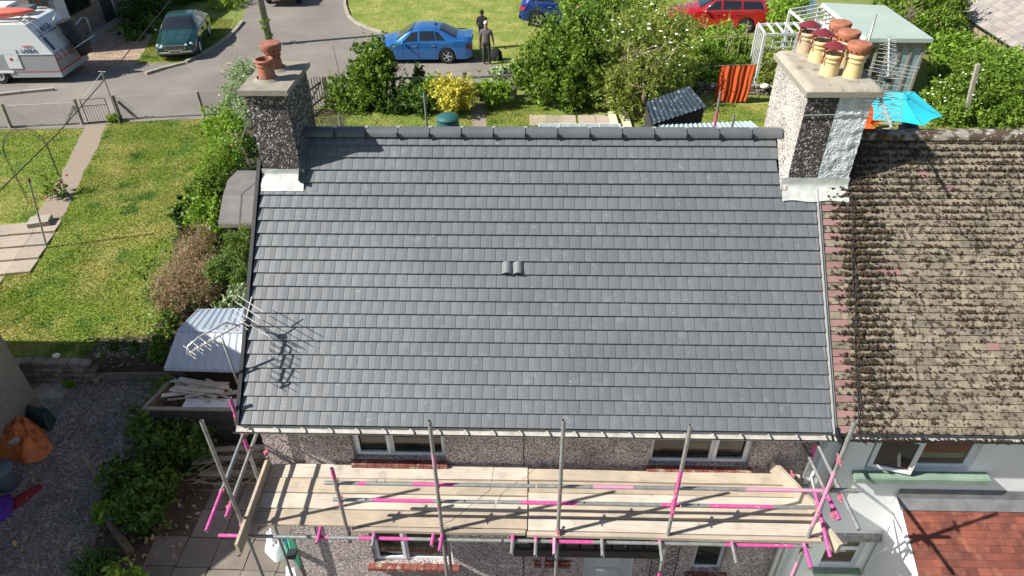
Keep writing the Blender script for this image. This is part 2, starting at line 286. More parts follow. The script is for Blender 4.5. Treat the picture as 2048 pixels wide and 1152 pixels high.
def lumps(name, C, sz, mt, parent=None, flat=.6, kind=None, jit=.3):
    bm = bmesh.new(); bmesh.ops.create_icosphere(bm, subdivisions=1, radius=1); B = np.array([v.co[:] for v in bm.verts]); T = np.array([[v.index for v in f.verts] for f in bm.faces]); bm.free()
    n = len(C); V = B[None]*(1+jit*rng.normal(size=(n, len(B), 1))); V[:, :, 2] *= flat; th = rng.uniform(0, 6.28, n); c, s_ = np.cos(th)[:, None], np.sin(th)[:, None]
    X = V[:, :, 0]*rng.uniform(.7, 1.4, (n, 1)); Y = V[:, :, 1]; V = np.stack([X*c-Y*s_, X*s_+Y*c, V[:, :, 2]], -1)*np.asarray(sz).reshape(-1, 1, 1)+np.asarray(C)[:, None]
    V = V.reshape(-1, 3)
    if parent is not None: Mi = np.array(wmat(parent).inverted()); V = V @ Mi[:3, :3].T+Mi[:3, 3]
    me = bpy.data.meshes.new(name); me.from_pydata(V.tolist(), [], (T[None]+np.arange(n)[:, None, None]*len(B)).reshape(-1, 3).tolist()); me.materials.append(M[mt]); me.polygons.foreach_set('use_smooth', [True]*len(me.polygons)); me.update()
    o = link(name, me, parent)
    if kind: o['kind'] = kind
    return o
def branches(mb, base, tips, r=.03, wob=.12):
    base = Vector(base)
    for t in tips:
        t = Vector(t); pts = [base.lerp(t, k/5)+Vector((random.uniform(-wob, wob), random.uniform(-wob, wob), 0))*(k/5 if k < 5 else .6) for k in range(6)]; pts[0] = base
        mb.tube(pts, r, 6, r2=r*.25)
    return mb
def shrub(name, label, cat, blobs, n, size, mt, group=None, asp=.5, cl=.14, per=26, shell=.55, stems=5, up=.5, stemr=.02, part='foliage', zmin=None, barkm='twig'):
    b0 = blobs[0]; zb = min(b[2]-b[5] for b in blobs); t = thing(name, label, cat, (b0[0], b0[1], zb), 0, group)
    foliage(part, blobs, n, size, mt, t, asp, cl, per, up, shell, zmin if zmin is not None else zb)
    mb = MB(); tips = []
    for k in range(stems): b = random.choice(blobs); tips.append((b[0]+random.uniform(-.6, .6)*b[3], b[1]+random.uniform(-.6, .6)*b[4], b[2]+random.uniform(0, .7)*b[5]))
    branches(mb, (b0[0], b0[1], zb), tips, stemr); mb.build('stem', barkm, t, True); return t
def text(s, size, mt, parent, mw, ext=.002, bold=True):
    cu = bpy.data.curves.new('lettering', 'FONT'); cu.body = s; cu.size = size; cu.extrude = ext; cu.align_x = 'CENTER'; cu.align_y = 'CENTER'; cu.offset = .006 if bold else 0
    o = bpy.data.objects.new('tmp', cu); COL.objects.link(o); dg = bpy.context.evaluated_depsgraph_get(); me = bpy.data.meshes.new_from_object(o.evaluated_get(dg)); bpy.data.objects.remove(o); me.materials.clear(); me.materials.append(M[mt])
    return place('lettering', me, parent, mw)
def frame_m(o, x, y):                        # matrix with origin o, x axis x, y axis y
    x = Vector(x).normalized(); y = Vector(y); y = (y-x*y.dot(x)).normalized(); z = x.cross(y)
    return Matrix(((x.x, y.x, z.x, o[0]), (x.y, y.y, z.y, o[1]), (x.z, y.z, z.z, o[2]), (0, 0, 0, 1)))
# ---------------- ground ----------------
def g(y): return 0. if y < 5.46 else (.5+.5*(y-5.5)/6.5 if y < 12 else 1.)
def PG(u, v, dz=0):
    z = .6
    for _ in range(30): p = P(u, v, z=z); z = .5*z+.5*g(p.y)
    p.z = g(p.y)+dz; return p
mb = MB(); ys = [-60, 5.45, 5.5, 12, 60, 220]
for i in range(5): mb.add([(-200, ys[i], g(ys[i])), (200, ys[i], g(ys[i])), (200, ys[i+1], g(ys[i+1])), (-200, ys[i+1], g(ys[i+1]))], [(0, 1, 2, 3)])
tag(mb.build('ground', 'verge'), kind='structure')
def drape(name, pts, mt, dz, wob=0., step=.5, px=True, kind='structure'):
    Q = [(PG(*p).xy if px else Vector(p)) for p in pts]; out = []
    for a, b in zip(Q, Q[1:]+Q[:1]):
        n = max(1, int((b-a).length/step)) if wob else 1
        for k in range(n):
            p = a.lerp(b, k/n); out.append(p+Vector((random.uniform(-wob, wob), random.uniform(-wob, wob))) if wob else p)
    bm = bmesh.new(); bv_ = [bm.verts.new((p.x, p.y, 0)) for p in out]
    for tri in tessellate_polygon([[Vector((p.x, p.y, 0)) for p in out]]):
        if (out[tri[1]]-out[tri[0]]).cross(out[tri[2]]-out[tri[0]]): bm.faces.new([bv_[k] for k in tri])
    for f in bm.faces:
        f.normal_update()
        if f.normal.z < 0: f.normal_flip()
    for yy in (5.5, 12): bmesh.ops.bisect_plane(bm, geom=bm.verts[:]+bm.edges[:]+bm.faces[:], plane_co=(0, yy, 0), plane_no=(0, 1, 0))
    for v in bm.verts: v.co.z = g(v.co.y+1e-5)+dz
    me = bpy.data.meshes.new(name); bm.to_mesh(me); bm.free(); me.materials.append(M[mt]); o = link(name, me); return tag(o, kind=kind)
ROAD = [(-500, 290), (-100, 262), (165, 257), (245, 245), (410, 238), (470, 218), (600, 216), (1000, 196), (1030, 150), (990, 130), (955, 118), (850, 92), (760, 66), (728, 56), (705, 42), (690, 12), (690, -90), (490, -90), (490, 20), (485, 45), (470, 62), (455, 76), (370, 127), (290, 149), (110, 182), (0, 192), (-500, 250)]
drape('road', ROAD, 'asphalt', .012)
drape('driveway', [(-500, 250), (0, 192), (110, 182), (290, 149), (370, 127), (300, 126), (150, 146), (-500, 200)], 'asphalt', .008)
drape('gravel_drive', [(-300, 140), (60, 140), (150, 150), (310, 128), (335, 100), (300, 62), (225, 62), (160, 90), (-300, 60)], 'gravel_pink', .004, .1)
drape('house_path', [(135, 112), (160, 82), (232, 30), (262, 28), (240, 48), (213, 62), (168, 112), (150, 130)], 'concrete_pale', .010)
drape('car_turf', [(272, 130), (310, 127), (372, 124), (457, 73), (472, 40), (470, 20), (330, 10), (296, 90)], 'verge', .014, .08)
drape('lawn', [(-320, 290), (-60, 264), (165, 258), (245, 246), (410, 239), (470, 262), (460, 330), (410, 420), (380, 500), (355, 560), (330, 620), (290, 690), (230, 716), (150, 730), (90, 716), (0, 742), (-320, 790)], 'lawn', .008, .05)
drape('garden_path', [(172, 250), (216, 250), (192, 300), (168, 345), (150, 385), (128, 430), (110, 452), (62, 448), (98, 392), (128, 340), (152, 290)], 'garden_path', .016, .05, .35)
drape('rear_lawn', [(610, 226), (720, 228), (850, 214), (880, 222), (950, 232), (952, 290), (600, 290)], 'lawn_rear', .010, .06)
drape('rear_lawn', [(968, 290), (972, 212), (1010, 204), (1090, 198), (1130, 240), (1060, 290)], 'lawn_rear', .010, .06)
drape('rear_lawn', [(1400, 290), (1412, 210), (1545, 205), (1600, 290)], 'lawn_rear', .010, .05)
drape('rear_lawn', [(1700, 290), (1720, 215), (1900, 230), (1900, 290)], 'lawn_rear', .010, .05)
drape('rear_path', [(946, 290), (944, 228), (936, 205), (970, 205), (972, 290)], 'garden_path', .014, .03)
drape('far_lawn', [(693, -80), (693, 10), (708, 44), (762, 64), (850, 90), (960, 118), (1020, 140), (1100, 160), (1300, 120), (1500, 90), (1500, -80)], 'lawn_rear', .006, .05)
drape('yard_soil', [(-4.9, -3), (8.2, -3), (8.2, 5.34), (-4.9, 5.34)], 'soil', .004, px=False)
drape('gravel_yard', [(-30, -12), (-4.2, -12), (-3.9, .4), (-4.6, 3.0), (-4.3, 4.0), (-4.0, 5.34), (-30, 5.34)], 'gravel', .008, .06, px=False)
drape('bounce_ground', [(-3.9, -14), (20, -14), (20, -3.02), (-3.9, -3.02)], 'slab_dark', .006, px=False)  # unseen grey ground, added so light bounced onto the white wall stays neutral
drape('yard_concrete', [(-7.5, 5.3), (-6.7, 5.3), (-6.8, 4.75), (-7.6, 4.6)], 'concrete_pale', .016, px=False)
drape('border_soil', [(-6.6, 5.52), (-3.9, 5.52), (-3.0, 7.5), (-3.0, 19), (-7.2, 19), (-6.6, 12), (-5.7, 8.5), (-5.2, 6.4), (-6.3, 5.9)], 'soil', .018, .12, px=False)
drape('rear_soil', [(-3.0, 6), (14, 6), (14, 17.3), (-3, 17.3)], 'soil', .006, px=False)
# kerbs: one stone each
def kerb(pts, label, w_=.14, h=.1, ln=.9):
    t = thing('kerb', label, 'kerb', tuple(PG(*pts[0]))); Q = [PG(*p) for p in pts]
    for a, b in zip(Q, Q[1:]):
        n = max(1, round((b-a).length/ln))
        for k in range(n):
            p = a.lerp(b, (k+.01)/n); q = a.lerp(b, (k+.99)/n); j = random.uniform(-.01, .01)
            MB().bar(p+Vector((0, 0, h/2-.02+j)), q+Vector((0, 0, h/2-.02+j)), w_, h+.06).build('kerb_stone', 'concrete_pale', t)
kerb([(370, 128), (330, 138), (292, 150)], 'raised concrete kerb beside the green car turf corner')
kerb([(372, 127), (400, 112), (430, 96), (455, 77), (472, 62), (486, 45)], 'curved kerb around the grass where the green car stands')
kerb([(690, -30), (690, 12), (697, 33), (710, 46), (735, 58), (764, 67), (800, 78), (850, 92), (950, 117)], 'pale kerb curving round the far lawn behind the blue car')
kerb([(-60, 200), (0, 192), (46, 187), (110, 181)], 'broken pale kerb stones in front of the motorhome')
# grass blades: short, sparse, following the lawns
def blades(polys, n, hmax, mt, name):
    V = []; tot = 0
    for pl, zz in polys:
        A = np.array([PG(*p).xy for p in pl]); lo, hi = A.min(0), A.max(0); m = int(n*1.6); Q = rng.uniform(lo, hi, (m, 2)); ins = np.zeros(m, bool)
        for (x1, y1), (x2, y2) in zip(A, np.roll(A, -1, 0)):
            c = ((y1 > Q[:, 1]) != (y2 > Q[:, 1])) & (Q[:, 0] < (x2-x1)*(Q[:, 1]-y1)/(y2-y1+1e-9)+x1); ins ^= c
        Q = Q[ins][:n]; k = len(Q); z = np.where(Q[:, 1] < 12, .5+.5*(Q[:, 1]-5.5)/6.5, 1.); b = np.c_[Q, z+zz]; th = rng.uniform(0, 6.28, k); wd = rng.uniform(.006, .016, k); a = np.c_[np.cos(th)*wd, np.sin(th)*wd, np.zeros(k)]
        pn = np.array([mnoise.noise((x*.8, y*.8, 0)) for x, y in Q[::1]]) if k < 2e5 else 0
        h = hmax*rng.uniform(.3, 1., k)*(1+.5*pn); lean = rng.normal(size=(k, 2))*.5; tp = b+np.c_[lean*h[:, None], h]; V.append(np.stack([b-a, b+a, tp], 1))
    return fastmesh(name, np.concatenate(V), 3, mt, None, 'stuff')
LW = [(-60, 262), (165, 258), (245, 246), (410, 239), (465, 262), (455, 330), (410, 420), (380, 500), (350, 560), (330, 620), (285, 690), (230, 712), (150, 716), (90, 702), (0, 720), (-60, 730)]
def cutout(pl): return pl
blades([([(-60, 262), (165, 258), (172, 252), (150, 292), (126, 340), (96, 392), (60, 446), (-60, 446)], .008)], 32000, .05, 'grass_blade', 'lawn_grass')
blades([([(216, 250), (245, 246), (410, 239), (465, 262), (455, 330), (410, 420), (380, 500), (350, 560), (330, 620), (285, 690), (230, 716), (150, 728), (90, 716), (0, 738), (-60, 745), (-60, 552), (52, 550), (110, 452), (128, 430), (152, 385), (170, 345), (194, 300)], .008)], 110000, .055, 'grass_blade', 'lawn_grass')
blades([([(610, 228), (720, 228), (850, 216), (880, 222), (945, 232), (948, 290), (600, 290)], .01), ([(974, 290), (974, 214), (1010, 206), (1090, 200), (1130, 240), (1060, 290)], .01), ([(1400, 290), (1412, 212), (1540, 208), (1590, 290)], .01), ([(1715, 270), (1725, 215), (1895, 235), (1895, 270)], .01)], 16000, .06, 'grass_blade', 'rear_lawn_grass')
blades([([(693, -60), (694, 8), (710, 40), (765, 60), (850, 84), (960, 112), (1060, 150), (1300, 110), (1500, 80), (1500, -60)], .006), ([(276, 128), (310, 124), (370, 122), (452, 74), (466, 40), (330, 30), (296, 90)], .014)], 40000, .09, 'grass_blade', 'verge_grass')
# loose stones on the gravel yard
Q = np.c_[rng.uniform(-8.5, -4.0, 9000), rng.uniform(-.5, 5.4, 9000), np.full(9000, .014)]; lumps('gravel_stones', Q, rng.uniform(.006, .02, 9000)*(1+.6*(rng.random(9000) > .97)), 'stone', flat=.6, kind='stuff')
# patio of the raised garden
pt = thing('garden_patio', 'sunlit patio of pale square slabs sunk into the lawn', 'patio', tuple(PG(50, 500)))
sl_me = {}
def slab(parent, x, y, z, a, b, mt, th=.05, rz=0):
    k = (a, b, mt)
    if k not in sl_me: sl_me[k] = mesh('paving_slab', MB().box(.006, a-.006, .006, b-.006, -th, 0), mt)
    return place('paving_slab', sl_me[k], parent, Matrix.Translation((x, y, z+random.uniform(-.004, .004))) @ Matrix.Rotation(random.uniform(-.008, .008), 4, 'X') @ Matrix.Rotation(rz+random.uniform(-.01, .01), 4, 'Z'))
for i in range(5):
    for j in range(-1, 4):
        y = 8.32+j*.61; x = -9.45-(y-8.3)*.26-.62*(i+1)
        if i == 0 and j == -1: continue
        q_ = Matrix.Rotation(R(9), 4, 'Z') @ Vector((-.62*(i+1), .61*(j+1), 0))+Vector((-9.32, 7.95, 0)); slab(pt, q_.x, q_.y, g(q_.y+.3)+.055, .615, .605, 'slab', rz=R(9))
MB().bar(PG(62, 452, .1), PG(104, 446, .1), .45, .16).build('step', 'concrete_pale', pt)
ft = thing('front_paving', 'shaded paving of square slabs at the corner of the house', 'paving', (-1.8, 1, 0))
for i in range(-5, 1):
    for j in range(-6, 4):
        if i == -5 and j > 1: continue
        slab(ft, i*.61+.02*j-.02, j*.61-.02*i-.05, .03, .605, .605, 'slab_dark')
# ---------------- the house with the new roof ----------------
EZ, W, PT = 4.5, 7.7, .7443; L = 4.06; cp, sp_ = math.cos(PT), math.sin(PT); RY, RZ = L*cp, EZ+L*sp_
def roofp(x, s, n=0, e=EZ): return Vector((x, s*cp-n*sp_, e+s*sp_+n*cp))
def roofm(x, s, n=0, tilt=0): return frame_m(roofp(x, s, n), (1, 0, 0), (0, cp, sp_)) @ Matrix.Rotation(tilt, 4, 'X')
def wall_holes(mb, x0, x1, z0, z1, y, holes, d=.12, ztop=None):
    xs = sorted({x0, x1, *[h[0] for h in holes], *[h[1] for h in holes]}); zs = sorted({z0, z1, *[h[2] for h in holes], *[h[3] for h in holes]})
    for a, b in zip(xs, xs[1:]):
        for c, e in zip(zs, zs[1:]):
            if any(h[0] <= a and b <= h[1] and h[2] <= c and e <= h[3] for h in holes): continue
            mb.add([(a, y, c), (b, y, c), (b, y, e), (a, y, e)], [(0, 1, 2, 3)])
    for a, b, c, e in holes:
        mb.add([(a, y, c), (b, y, c), (b, y, e), (a, y, e), (a, y+d, c), (b, y+d, c), (b, y+d, e), (a, y+d, e)], [(0, 4, 5, 1), (1, 5, 6, 2), (2, 6, 7, 3), (3, 7, 4, 0)])
def window(parent, x0, x1, z0, z1, y, splits, glass='glass_dark', fw=.055, opener=()):
    # frame proud of the recess; splits: mullion fractions; returns the frame part
    mb = MB(); D = .07
    mb.box(x0, x1, y, y+D, z0, z0+fw); mb.box(x0, x1, y, y+D, z1-fw, z1); mb.box(x0, x0+fw, y+.001, y+D, z0+fw, z1-fw); mb.box(x1-fw, x1, y+.001, y+D, z0+fw, z1-fw)
    ed = [x0+fw]+[x0+(x1-x0)*s for s in splits]+[x1-fw]
    for s in splits: c = x0+(x1-x0)*s; mb.box(c-fw*.5, c+fw*.5, y+.001, y+D, z0+fw, z1-fw)
    f = mb.build('window', 'white_upvc', parent)
    for k, (a, b) in enumerate(zip(ed, ed[1:])):
        a2 = a+(fw*.5 if k else 0); b2 = b-(fw*.5 if k < len(ed)-2 else 0)
        if k in opener:
            s = MB(); q = .04; s.box(a2-.01, b2+.01, y-.03, y, z0+fw-.01, z0+fw+q); s.box(a2-.01, b2+.01, y-.03, y, z1-fw-q, z1-fw+.01); s.box(a2-.01, a2+q, y-.029, y, z0+fw+q, z1-fw-q); s.box(b2-q, b2+.01, y-.029, y, z0+fw+q, z1-fw-q)
            s.build('sash', 'white_upvc', f); a2 += q; b2 -= q; za, zb_ = z0+fw+q, z1-fw-q
        else: za, zb_ = z0+fw, z1-fw
        MB().box(a2, b2, y+.02, y+.03, za, zb_).build('pane', glass, f)
    return f
H = thing('house', 'pebbledashed house with newly laid slate grey roof behind the scaffold', 'house', (W/2, 3, 0))
HO = [(1.34, 2.64, 3.52, 4.28), (5.5, 6.9, 3.48, 4.24), (1.3, 2.6, .92, 2.0), (4.02, 4.42, 1.1, 1.75), (4.72, 5.54, 0.02, 2.0), (6.47, 6.95, .85, 1.85)]
mb = MB(); wall_holes(mb, .1, 7.74, 0, 4.5, .25, HO)
mb.add([(.1, .25, 0), (.1, 5.75, 0), (.1, 5.75, 4.5), (.1, RY, RZ-.12), (.1, .25, 4.6)], [(0, 4, 3, 2, 1)])
mb.add([(7.74, 5.75, 0), (.1, 5.75, 0), (.1, 5.75, 4.6), (7.74, 5.75, 4.6)], [(0, 1, 2, 3)])
wl = mb.build('wall', 'pebbledash', H)
MB().tube([(3.745, .246, 0), (3.745, .246, 4.4)], .006, 5).build('wall_cable', 'cable_black', H)
mb = MB(); mb.tube([(3.55+.05*math.cos(t*.5), .235, 4.28+.06*math.sin(t*.5)) for t in range(14)], .004, 4); mb.build('cable_loop', 'cable_black', H)
for (a, b, c, e), sp2, op in zip(HO[:4]+[HO[5]], [(.42,), (.62,), (.42,), (), ()], [(0,), (1,), (0,), (), ()]):
    if (b-a) < .6 and c < .9:
        window(H, a, b, e-.26, e, .33, (), fw=.045); window(H, a, b, c, e-.262, .33, (), fw=.05)
    else: window(H, a, b, c, e, .33, sp2, opener=op)
    mb = MB()
    oh = .03 if c > 3 else .1; n = max(2, int((b-a+2*oh)/.11))
    for k in range(n): x = a-oh+(b-a+2*oh)*k/n; mb = MB().box(x+.003, x+(b-a+2*oh)/n-.003, .14+random.uniform(0, .006), .37, c-.075, c-.003); mb.build('sill_tile', 'sill_red', H)
# front door, canopy, iron screen
d = MB().box(4.76, 5.5, .33, .38, .02, 1.96).build('door', 'door_grey', H)
MB().box(4.90, 5.36, .322, .33, 1.42, 1.86).build('door_window', 'glass_dark', d)
for z0, z1 in ((.18, .78), (.86, 1.2)):
    mb = MB(); mb.box(4.92, 5.34, .312, .33, z0, z1); mb.box(4.96, 5.30, .304, .312, z0+.04, z1-.04); mb.build('door_panel', 'door_grey', d)
MB().box(5.0, 5.26, .31, .33, 1.28, 1.33).build('letter_box', 'brass', d)
mb = MB(); mb.box(4.722, 4.76, .3, .4, .02, 1.998); mb.box(5.5, 5.538, .3, .4, .02, 1.998); mb.box(4.76, 5.5, .301, .4, 1.96, 1.998); mb.build('door_frame', 'white_upvc', H)
for k, ch in enumerate('22'): text(ch, .11, 'ink', H, frame_m((5.62, .243, 1.62-.13*k), (1, 0, 0), (0, 0, 1)))
mb = MB(); mb.box(3.62, 5.78, -.22, .25, 2.06, 2.12); mb.box(3.60, 5.80, -.26, -.22, 1.98, 2.14); mb.build('door_canopy', 'dark_timber', H)
for k in range(9): MB().box(3.66+.235*k, 3.66+.235*k+.2, -.21, .2, 2.122, 2.14+random.uniform(0, .012)).build('canopy_board', 'old_timber', H)
for px in (5.74, 5.74):
    pass
mb = MB()
for x in (5.72, 6.1): mb.tube([(x, -.05, 0), (x, -.05, 1.98)], .01, 5)
for z in [k*.24+.1 for k in range(8)]:
    for c, s in ((5.81, 1), (6.01, -1)):
        mb.tube([(c+s*.085*(1-t/22)*math.cos(t*.42), -.05, z+.11+.1*(1-t/22)*math.sin(t*.42)) for t in range(17)], .006, 4)
    mb.tube([(5.72, -.05, z), (6.1, -.05, z)], .006, 4)
mb.build('iron_screen', 'iron', H)
MB().box(-.06, .08, .1, .25, 1.2, 1.28).build('vent_box', 'dark_plastic', H)
# fascia, gutter with brackets
MB().box(-.02, 7.75, .02, .06, 4.28, 4.47).build('fascia', 'black_plastic', H)
gt = MB(); A_ = [math.pi+k*math.pi/8 for k in range(9)]; cy, cz, rr = -.055, 4.45, .06
prof = [(cy+rr*math.cos(t), cz+rr*math.sin(t)) for t in A_]; n = len(prof)
for x in (-.05, 7.72): gt.v += [(x, y, z) for y, z in prof]
gt.f += [(k, k+1, n+k+1, n+k) for k in range(n-1)]; gt.m += [0]*(n-1)
go = gt.build('gutter', 'gutter_white', H, True)
MB().tube([(-.05, cy-rr-.004, cz+.002), (7.72, cy-rr-.004, cz+.002)], .008, 6).build('gutter_lip', 'black_plastic', go)
mb = MB()
for x in (-.05, 7.72): mb.lathe((0, 0, 0), [(0, 0)], 3); mb.add([(x, y, z) for y, z in prof], [tuple(range(n))])
mb2 = MB().box(-.012, .012, cy-rr, .02, 4.446, 4.452); me = mesh('gutter_bracket', mb2, 'gutter_white')
for k in range(22): place('gutter_bracket', me, go, Matrix.Translation((.12+k*.357, 0, 0)))
# roof: deck, tiles
mb = MB(); mb.poly([roofp(.0, -.02, -.05), roofp(W, -.02, -.05), roofp(W, L, -.05), roofp(0, L, -.05)], .03)
q = [(0, RY, RZ-.03), (W, RY, RZ-.03), (W, 2*RY+.05, EZ-.03), (0, 2*RY+.05, EZ-.03)]; mb.poly(q, -.03)
RF = mb.build('roof', 'felt_under', H)
NR = 22; gau = L/NR; tw = .151
def tile_mb(w_, ln=.215, th=.026, gap=.0045):
    m = MB(); c = w_-gap
    xs = [0, c*.06, c*.5, c*.94, c]; hs = [-.0012, 0, .0022, 0, -.0012]; n = len(xs)
    for y in (0, ln): m.v += [(x, y, h) for x, h in zip(xs, hs)]
    m.v += [(0, 0, -th), (c, 0, -th), (0, ln, -th), (c, ln, -th)]
    m.f += [(k, k+1, n+k+1, n+k) for k in range(n-1)]+[(2*n, 2*n+1)+tuple(reversed(range(n))), (2*n+2, 2*n)+(0, n), (2*n+1, 2*n+3, 2*n-1, n-1)]; m.m = [0]*len(m.f); return m
tm = {}; rest = []; nt_ = 0; VX = []
tilt = -math.atan2(.034, .2)
for r_ in range(NR):
    off = (r_ % 2)*tw*.5+.012*math.sin(r_*2.3); x = .03-off
    while x < W-.01:
        a, b = max(x, .03), min(x+tw, W); x += tw
        if b-a < .02: continue
        s = r_*gau; yc = (s+.12)*cp; xc = (a+b)/2
        if (xc < .60 and yc > 2.5 and xc > .06) or (xc > 7.27 and yc > 2.38): continue
        if r_ == 12-4 and False: pass
        if r_ == 11 and 3.42 < xc < 3.73: VX.append(x-tw); continue
        key = round(b-a, 2)
        if key not in tm: tm[key] = mesh('roof_tile', tile_mb(b-a), 'tile_slate')
        mw = roofm(a, s-.012, .046+random.uniform(-.001, .0015), tilt+random.uniform(-.004, .004)) @ Matrix.Rotation(random.uniform(-.003, .003), 4, 'Z')
        if nt_ < 300: place('roof_tile', tm[key], RF, mw); nt_ += 1
        else: rest.append((tile_mb(b-a), mw))
mb = MB()
for m_, mw in rest: mb.add([tuple(mw @ Vector(p)) for p in m_.v], m_.f)
tag(mb.build('roof_tile', 'tile_slate', RF), kind='stuff')
# two cowled vent tiles
for x in VX:
    m_ = MB(); N_ = 8
    for y, h in ((0, .07), (.2, .03)):
        for k in range(N_+1): m_.v.append((.145*k/N_, y, h*math.sin(math.pi*k/N_)**.7+.004))
    m_.f += [(k, k+1, N_+2+k, N_+1+k) for k in range(N_)]; m_.m = [0]*N_
    m_.box(0, .145, .03, .2, -.02, .003)
    me = mesh('vent_tile', m_, 'vent_slate', 40); place('vent_tile', me, RF, roofm(x, 11*gau-.012, .036, tilt))
# verges
mb = MB(); mb.bar(roofp(-.0, -.03, .02), roofp(-.0, 3.62, .02), .05, .10, up=(0, -sp_, cp)); mb.build('verge_trim', 'black_plastic', RF)
mb = MB(); mb.bar(roofp(W+.018, -.03, .028), roofp(W+.018, 3.25, .028), .016, .05, up=(0, -sp_, cp)); mb.build('verge_trim', 'alu', RF)
mb = MB(); mb.bar(roofp(W+.045, -.05, .012), roofp(W+.045, 3.25, .012), .034, .05, up=(0, -sp_, cp)); mb.build('verge_trim', 'lead_dark', RF)
mb = MB(); mb.tube([roofp(W+.05, .05, .03), (W+.06, -.04, EZ+.0), (W+.12, -.10, EZ-.1)], .035, 8); mb.build('verge_end', 'black_plastic', RF)
# ridge tiles and clips
def ridge_mb(ln, r1=.115, n=12):
    m = MB()
    for x in (0, ln):
        for rr_ in (r1,): m.v += [(x, -rr_*math.cos(math.pi*k/n), rr_*math.sin(math.pi*k/n)*.9) for k in range(n+1)]
    m.f += [(k+1, k, n+1+k, n+2+k) for k in range(n)]; m.f += [tuple(range(n+1)), tuple(reversed(range(n+1, 2*n+2)))]; m.m = [0]*len(m.f); return m
rp = .4485; me = mesh('ridge_tile', ridge_mb(rp-.014), 'ridge_slate', 50); ml = mesh('ridge_tile', ridge_mb(.40), 'ridge_slate', 50)
mc = MB(); mc.v = []
mc = ridge_mb(.03, .108); mc2 = MB().box(-.008, .02, -.125, -.10, -.01, .07).box(-.02, .032, -.02, .02, .102, .112).box(-.006, .02, -.118, -.1, .03, .06)
mec = mesh('ridge_clip', mc, 'black_plastic'); me2 = mesh('clip_cap', MB().box(-.022, .04, -.018, .018, .1, .113), 'alu')
for k in range(15):
    x = .60+k*rp
    if k < 15: place('ridge_tile', me if x+rp < 7.29 else ml, RF, Matrix.Translation((x, RY, RZ-.015)) @ Matrix.Rotation(random.uniform(-.006, .006), 4, 'Z'))
    if k:
        c_ = place('ridge_clip', mec, RF, Matrix.Translation((x-.02, RY, RZ-.013))); 
        MB().box(x-.03, x+.016, RY-.02, RY+.02, RZ+.084, RZ+.098).build('clip_cap', 'alu', RF)
        MB().box(x-.02, x+.012, RY-.135, RY-.112, RZ-.02, RZ+.05).build('clip_strap', 'black_plastic', RF)
# ---------------- chimneys ----------------
def pot(parent, x, y, z, h, r, mt, kind='roll', cowl=None, name='chimney_pot'):
    pf = [(r*1.0, 0), (r*.98, h*.3), (r*.90, h*.62), (r*.90, h*.68), (r*1.03, h*.71), (r*1.03, h*.76), (r*.92, h*.79), (r*.92, h*.86), (r*1.12, h*.89), (r*1.14, h*.95), (r*1.05, h), (r*.88, h), (r*.82, h*.8), (r*.8, h*.4), (0, h*.38)]
    o = MB().lathe((x, y, z), pf, 28).build(name, mt, parent, 40); return o
def terracotta_cap(parent, x, y, z, r, holes=12, mt='terracotta'):
    m = MB(); m.lathe((x, y, z), [(r*.72, 0), (r*.80, .02), (r, .10), (r*1.0, .125), (r*.93, .145), (0, .16)], 28); o = m.build('vented_cap', mt, parent, 40)
    h = MB()
    for k in range(holes): t = k*2*math.pi/holes; d_ = Vector((math.cos(t), math.sin(t), 0)); c = Vector((x, y, z+.055))+d_*(r*.88); h.tube([c-d_*.02, c+d_*.006], .011, 7)
    h.build('vent_hole', 'ink', parent)
    return o
ch = MB(); x0, x1, y0, y1 = .07, .60, 2.51, 3.52; ch.box(x0, x1, y0, y1, 6.4, 8.0); CH = ch.build('chimney', 'pebble_dark', H)
m = MB(); m.box(x0-.06, x1+.06, y0-.07, y1+.05, 8.0, 8.07); cap = m.build('chimney_cap', 'concrete', CH)
pot(CH, .29, 2.84, 8.07, .28, .112, 'terracotta_old'); pp = pot(CH, .27, 3.24, 8.07, .27, .11, 'terracotta_old'); terracotta_cap(CH, .27, 3.24, 8.29, .145, mt='terracotta_old')
# small mortar fillets round the pots
for yy in (2.84, 3.24): MB().lathe((.28, yy, 8.06), [(.2, 0), (.15, .03), (.13, .05)], 20).build('mortar_fillet', 'concrete', CH, True)
def flash_sheet(name, x0, x1, s0, s1, up, yw, parent, mt='lead', seed=0):
    # lead apron: lies on the slope and turns up the stack face; dressed by hand so slightly uneven
    NX, NY = 26, 8; m = MB(); V = []
    for j in range(NY+1):
        for i in range(NX+1):
            x = x0+(x1-x0)*i/NX; nz = mnoise.noise((x*6+seed, j*.7, seed))*.012
            if j <= 4: s = s0+(s1-s0)*j/4+(mnoise.noise((x*4, seed, 3))*.02 if j == 0 else 0); p = roofp(x, s, .047+nz+(.012 if j == 0 else 0)*0)
            else: t = (j-4)/4; b = roofp(x, s1, .047); p = Vector((x, yw-.008+nz*.5, b.z+up*t))
            V.append(p)
    m.add(V, [(j*(NX+1)+i, j*(NX+1)+i+1, (j+1)*(NX+1)+i+1, (j+1)*(NX+1)+i) for j in range(NY) for i in range(NX)]); return m.build(name, mt, parent, True)
sL = y0/cp; flash_sheet('lead_apron', x0-.02, x1+.05, sL-.24, sL-.06, .12, y0, CH, seed=1)
m = MB()
for k in range(6):                            # stepped soakers up the right cheek
    s = sL+.02+k*.17
    if s < L-.05: m.poly([roofp(x1+.004, s-.14, .05), roofp(x1+.06, s-.14, .05), roofp(x1+.06, s+.03, .05), roofp(x1+.004, s+.03, .05)], .003); m.add([roofp(x1+.004, s-.14, .05), roofp(x1+.004, s+.03, .05), roofp(x1+.004, s+.03, .16), roofp(x1+.004, s-.14, .16)], [(0, 1, 2, 3)])
m.build('side_flashing', 'lead_dark', CH)
RC = thing('chimney', 'big shared chimney with six pots and flat cap where the two roofs meet', 'chimney', (7.7, 3, 6.6))
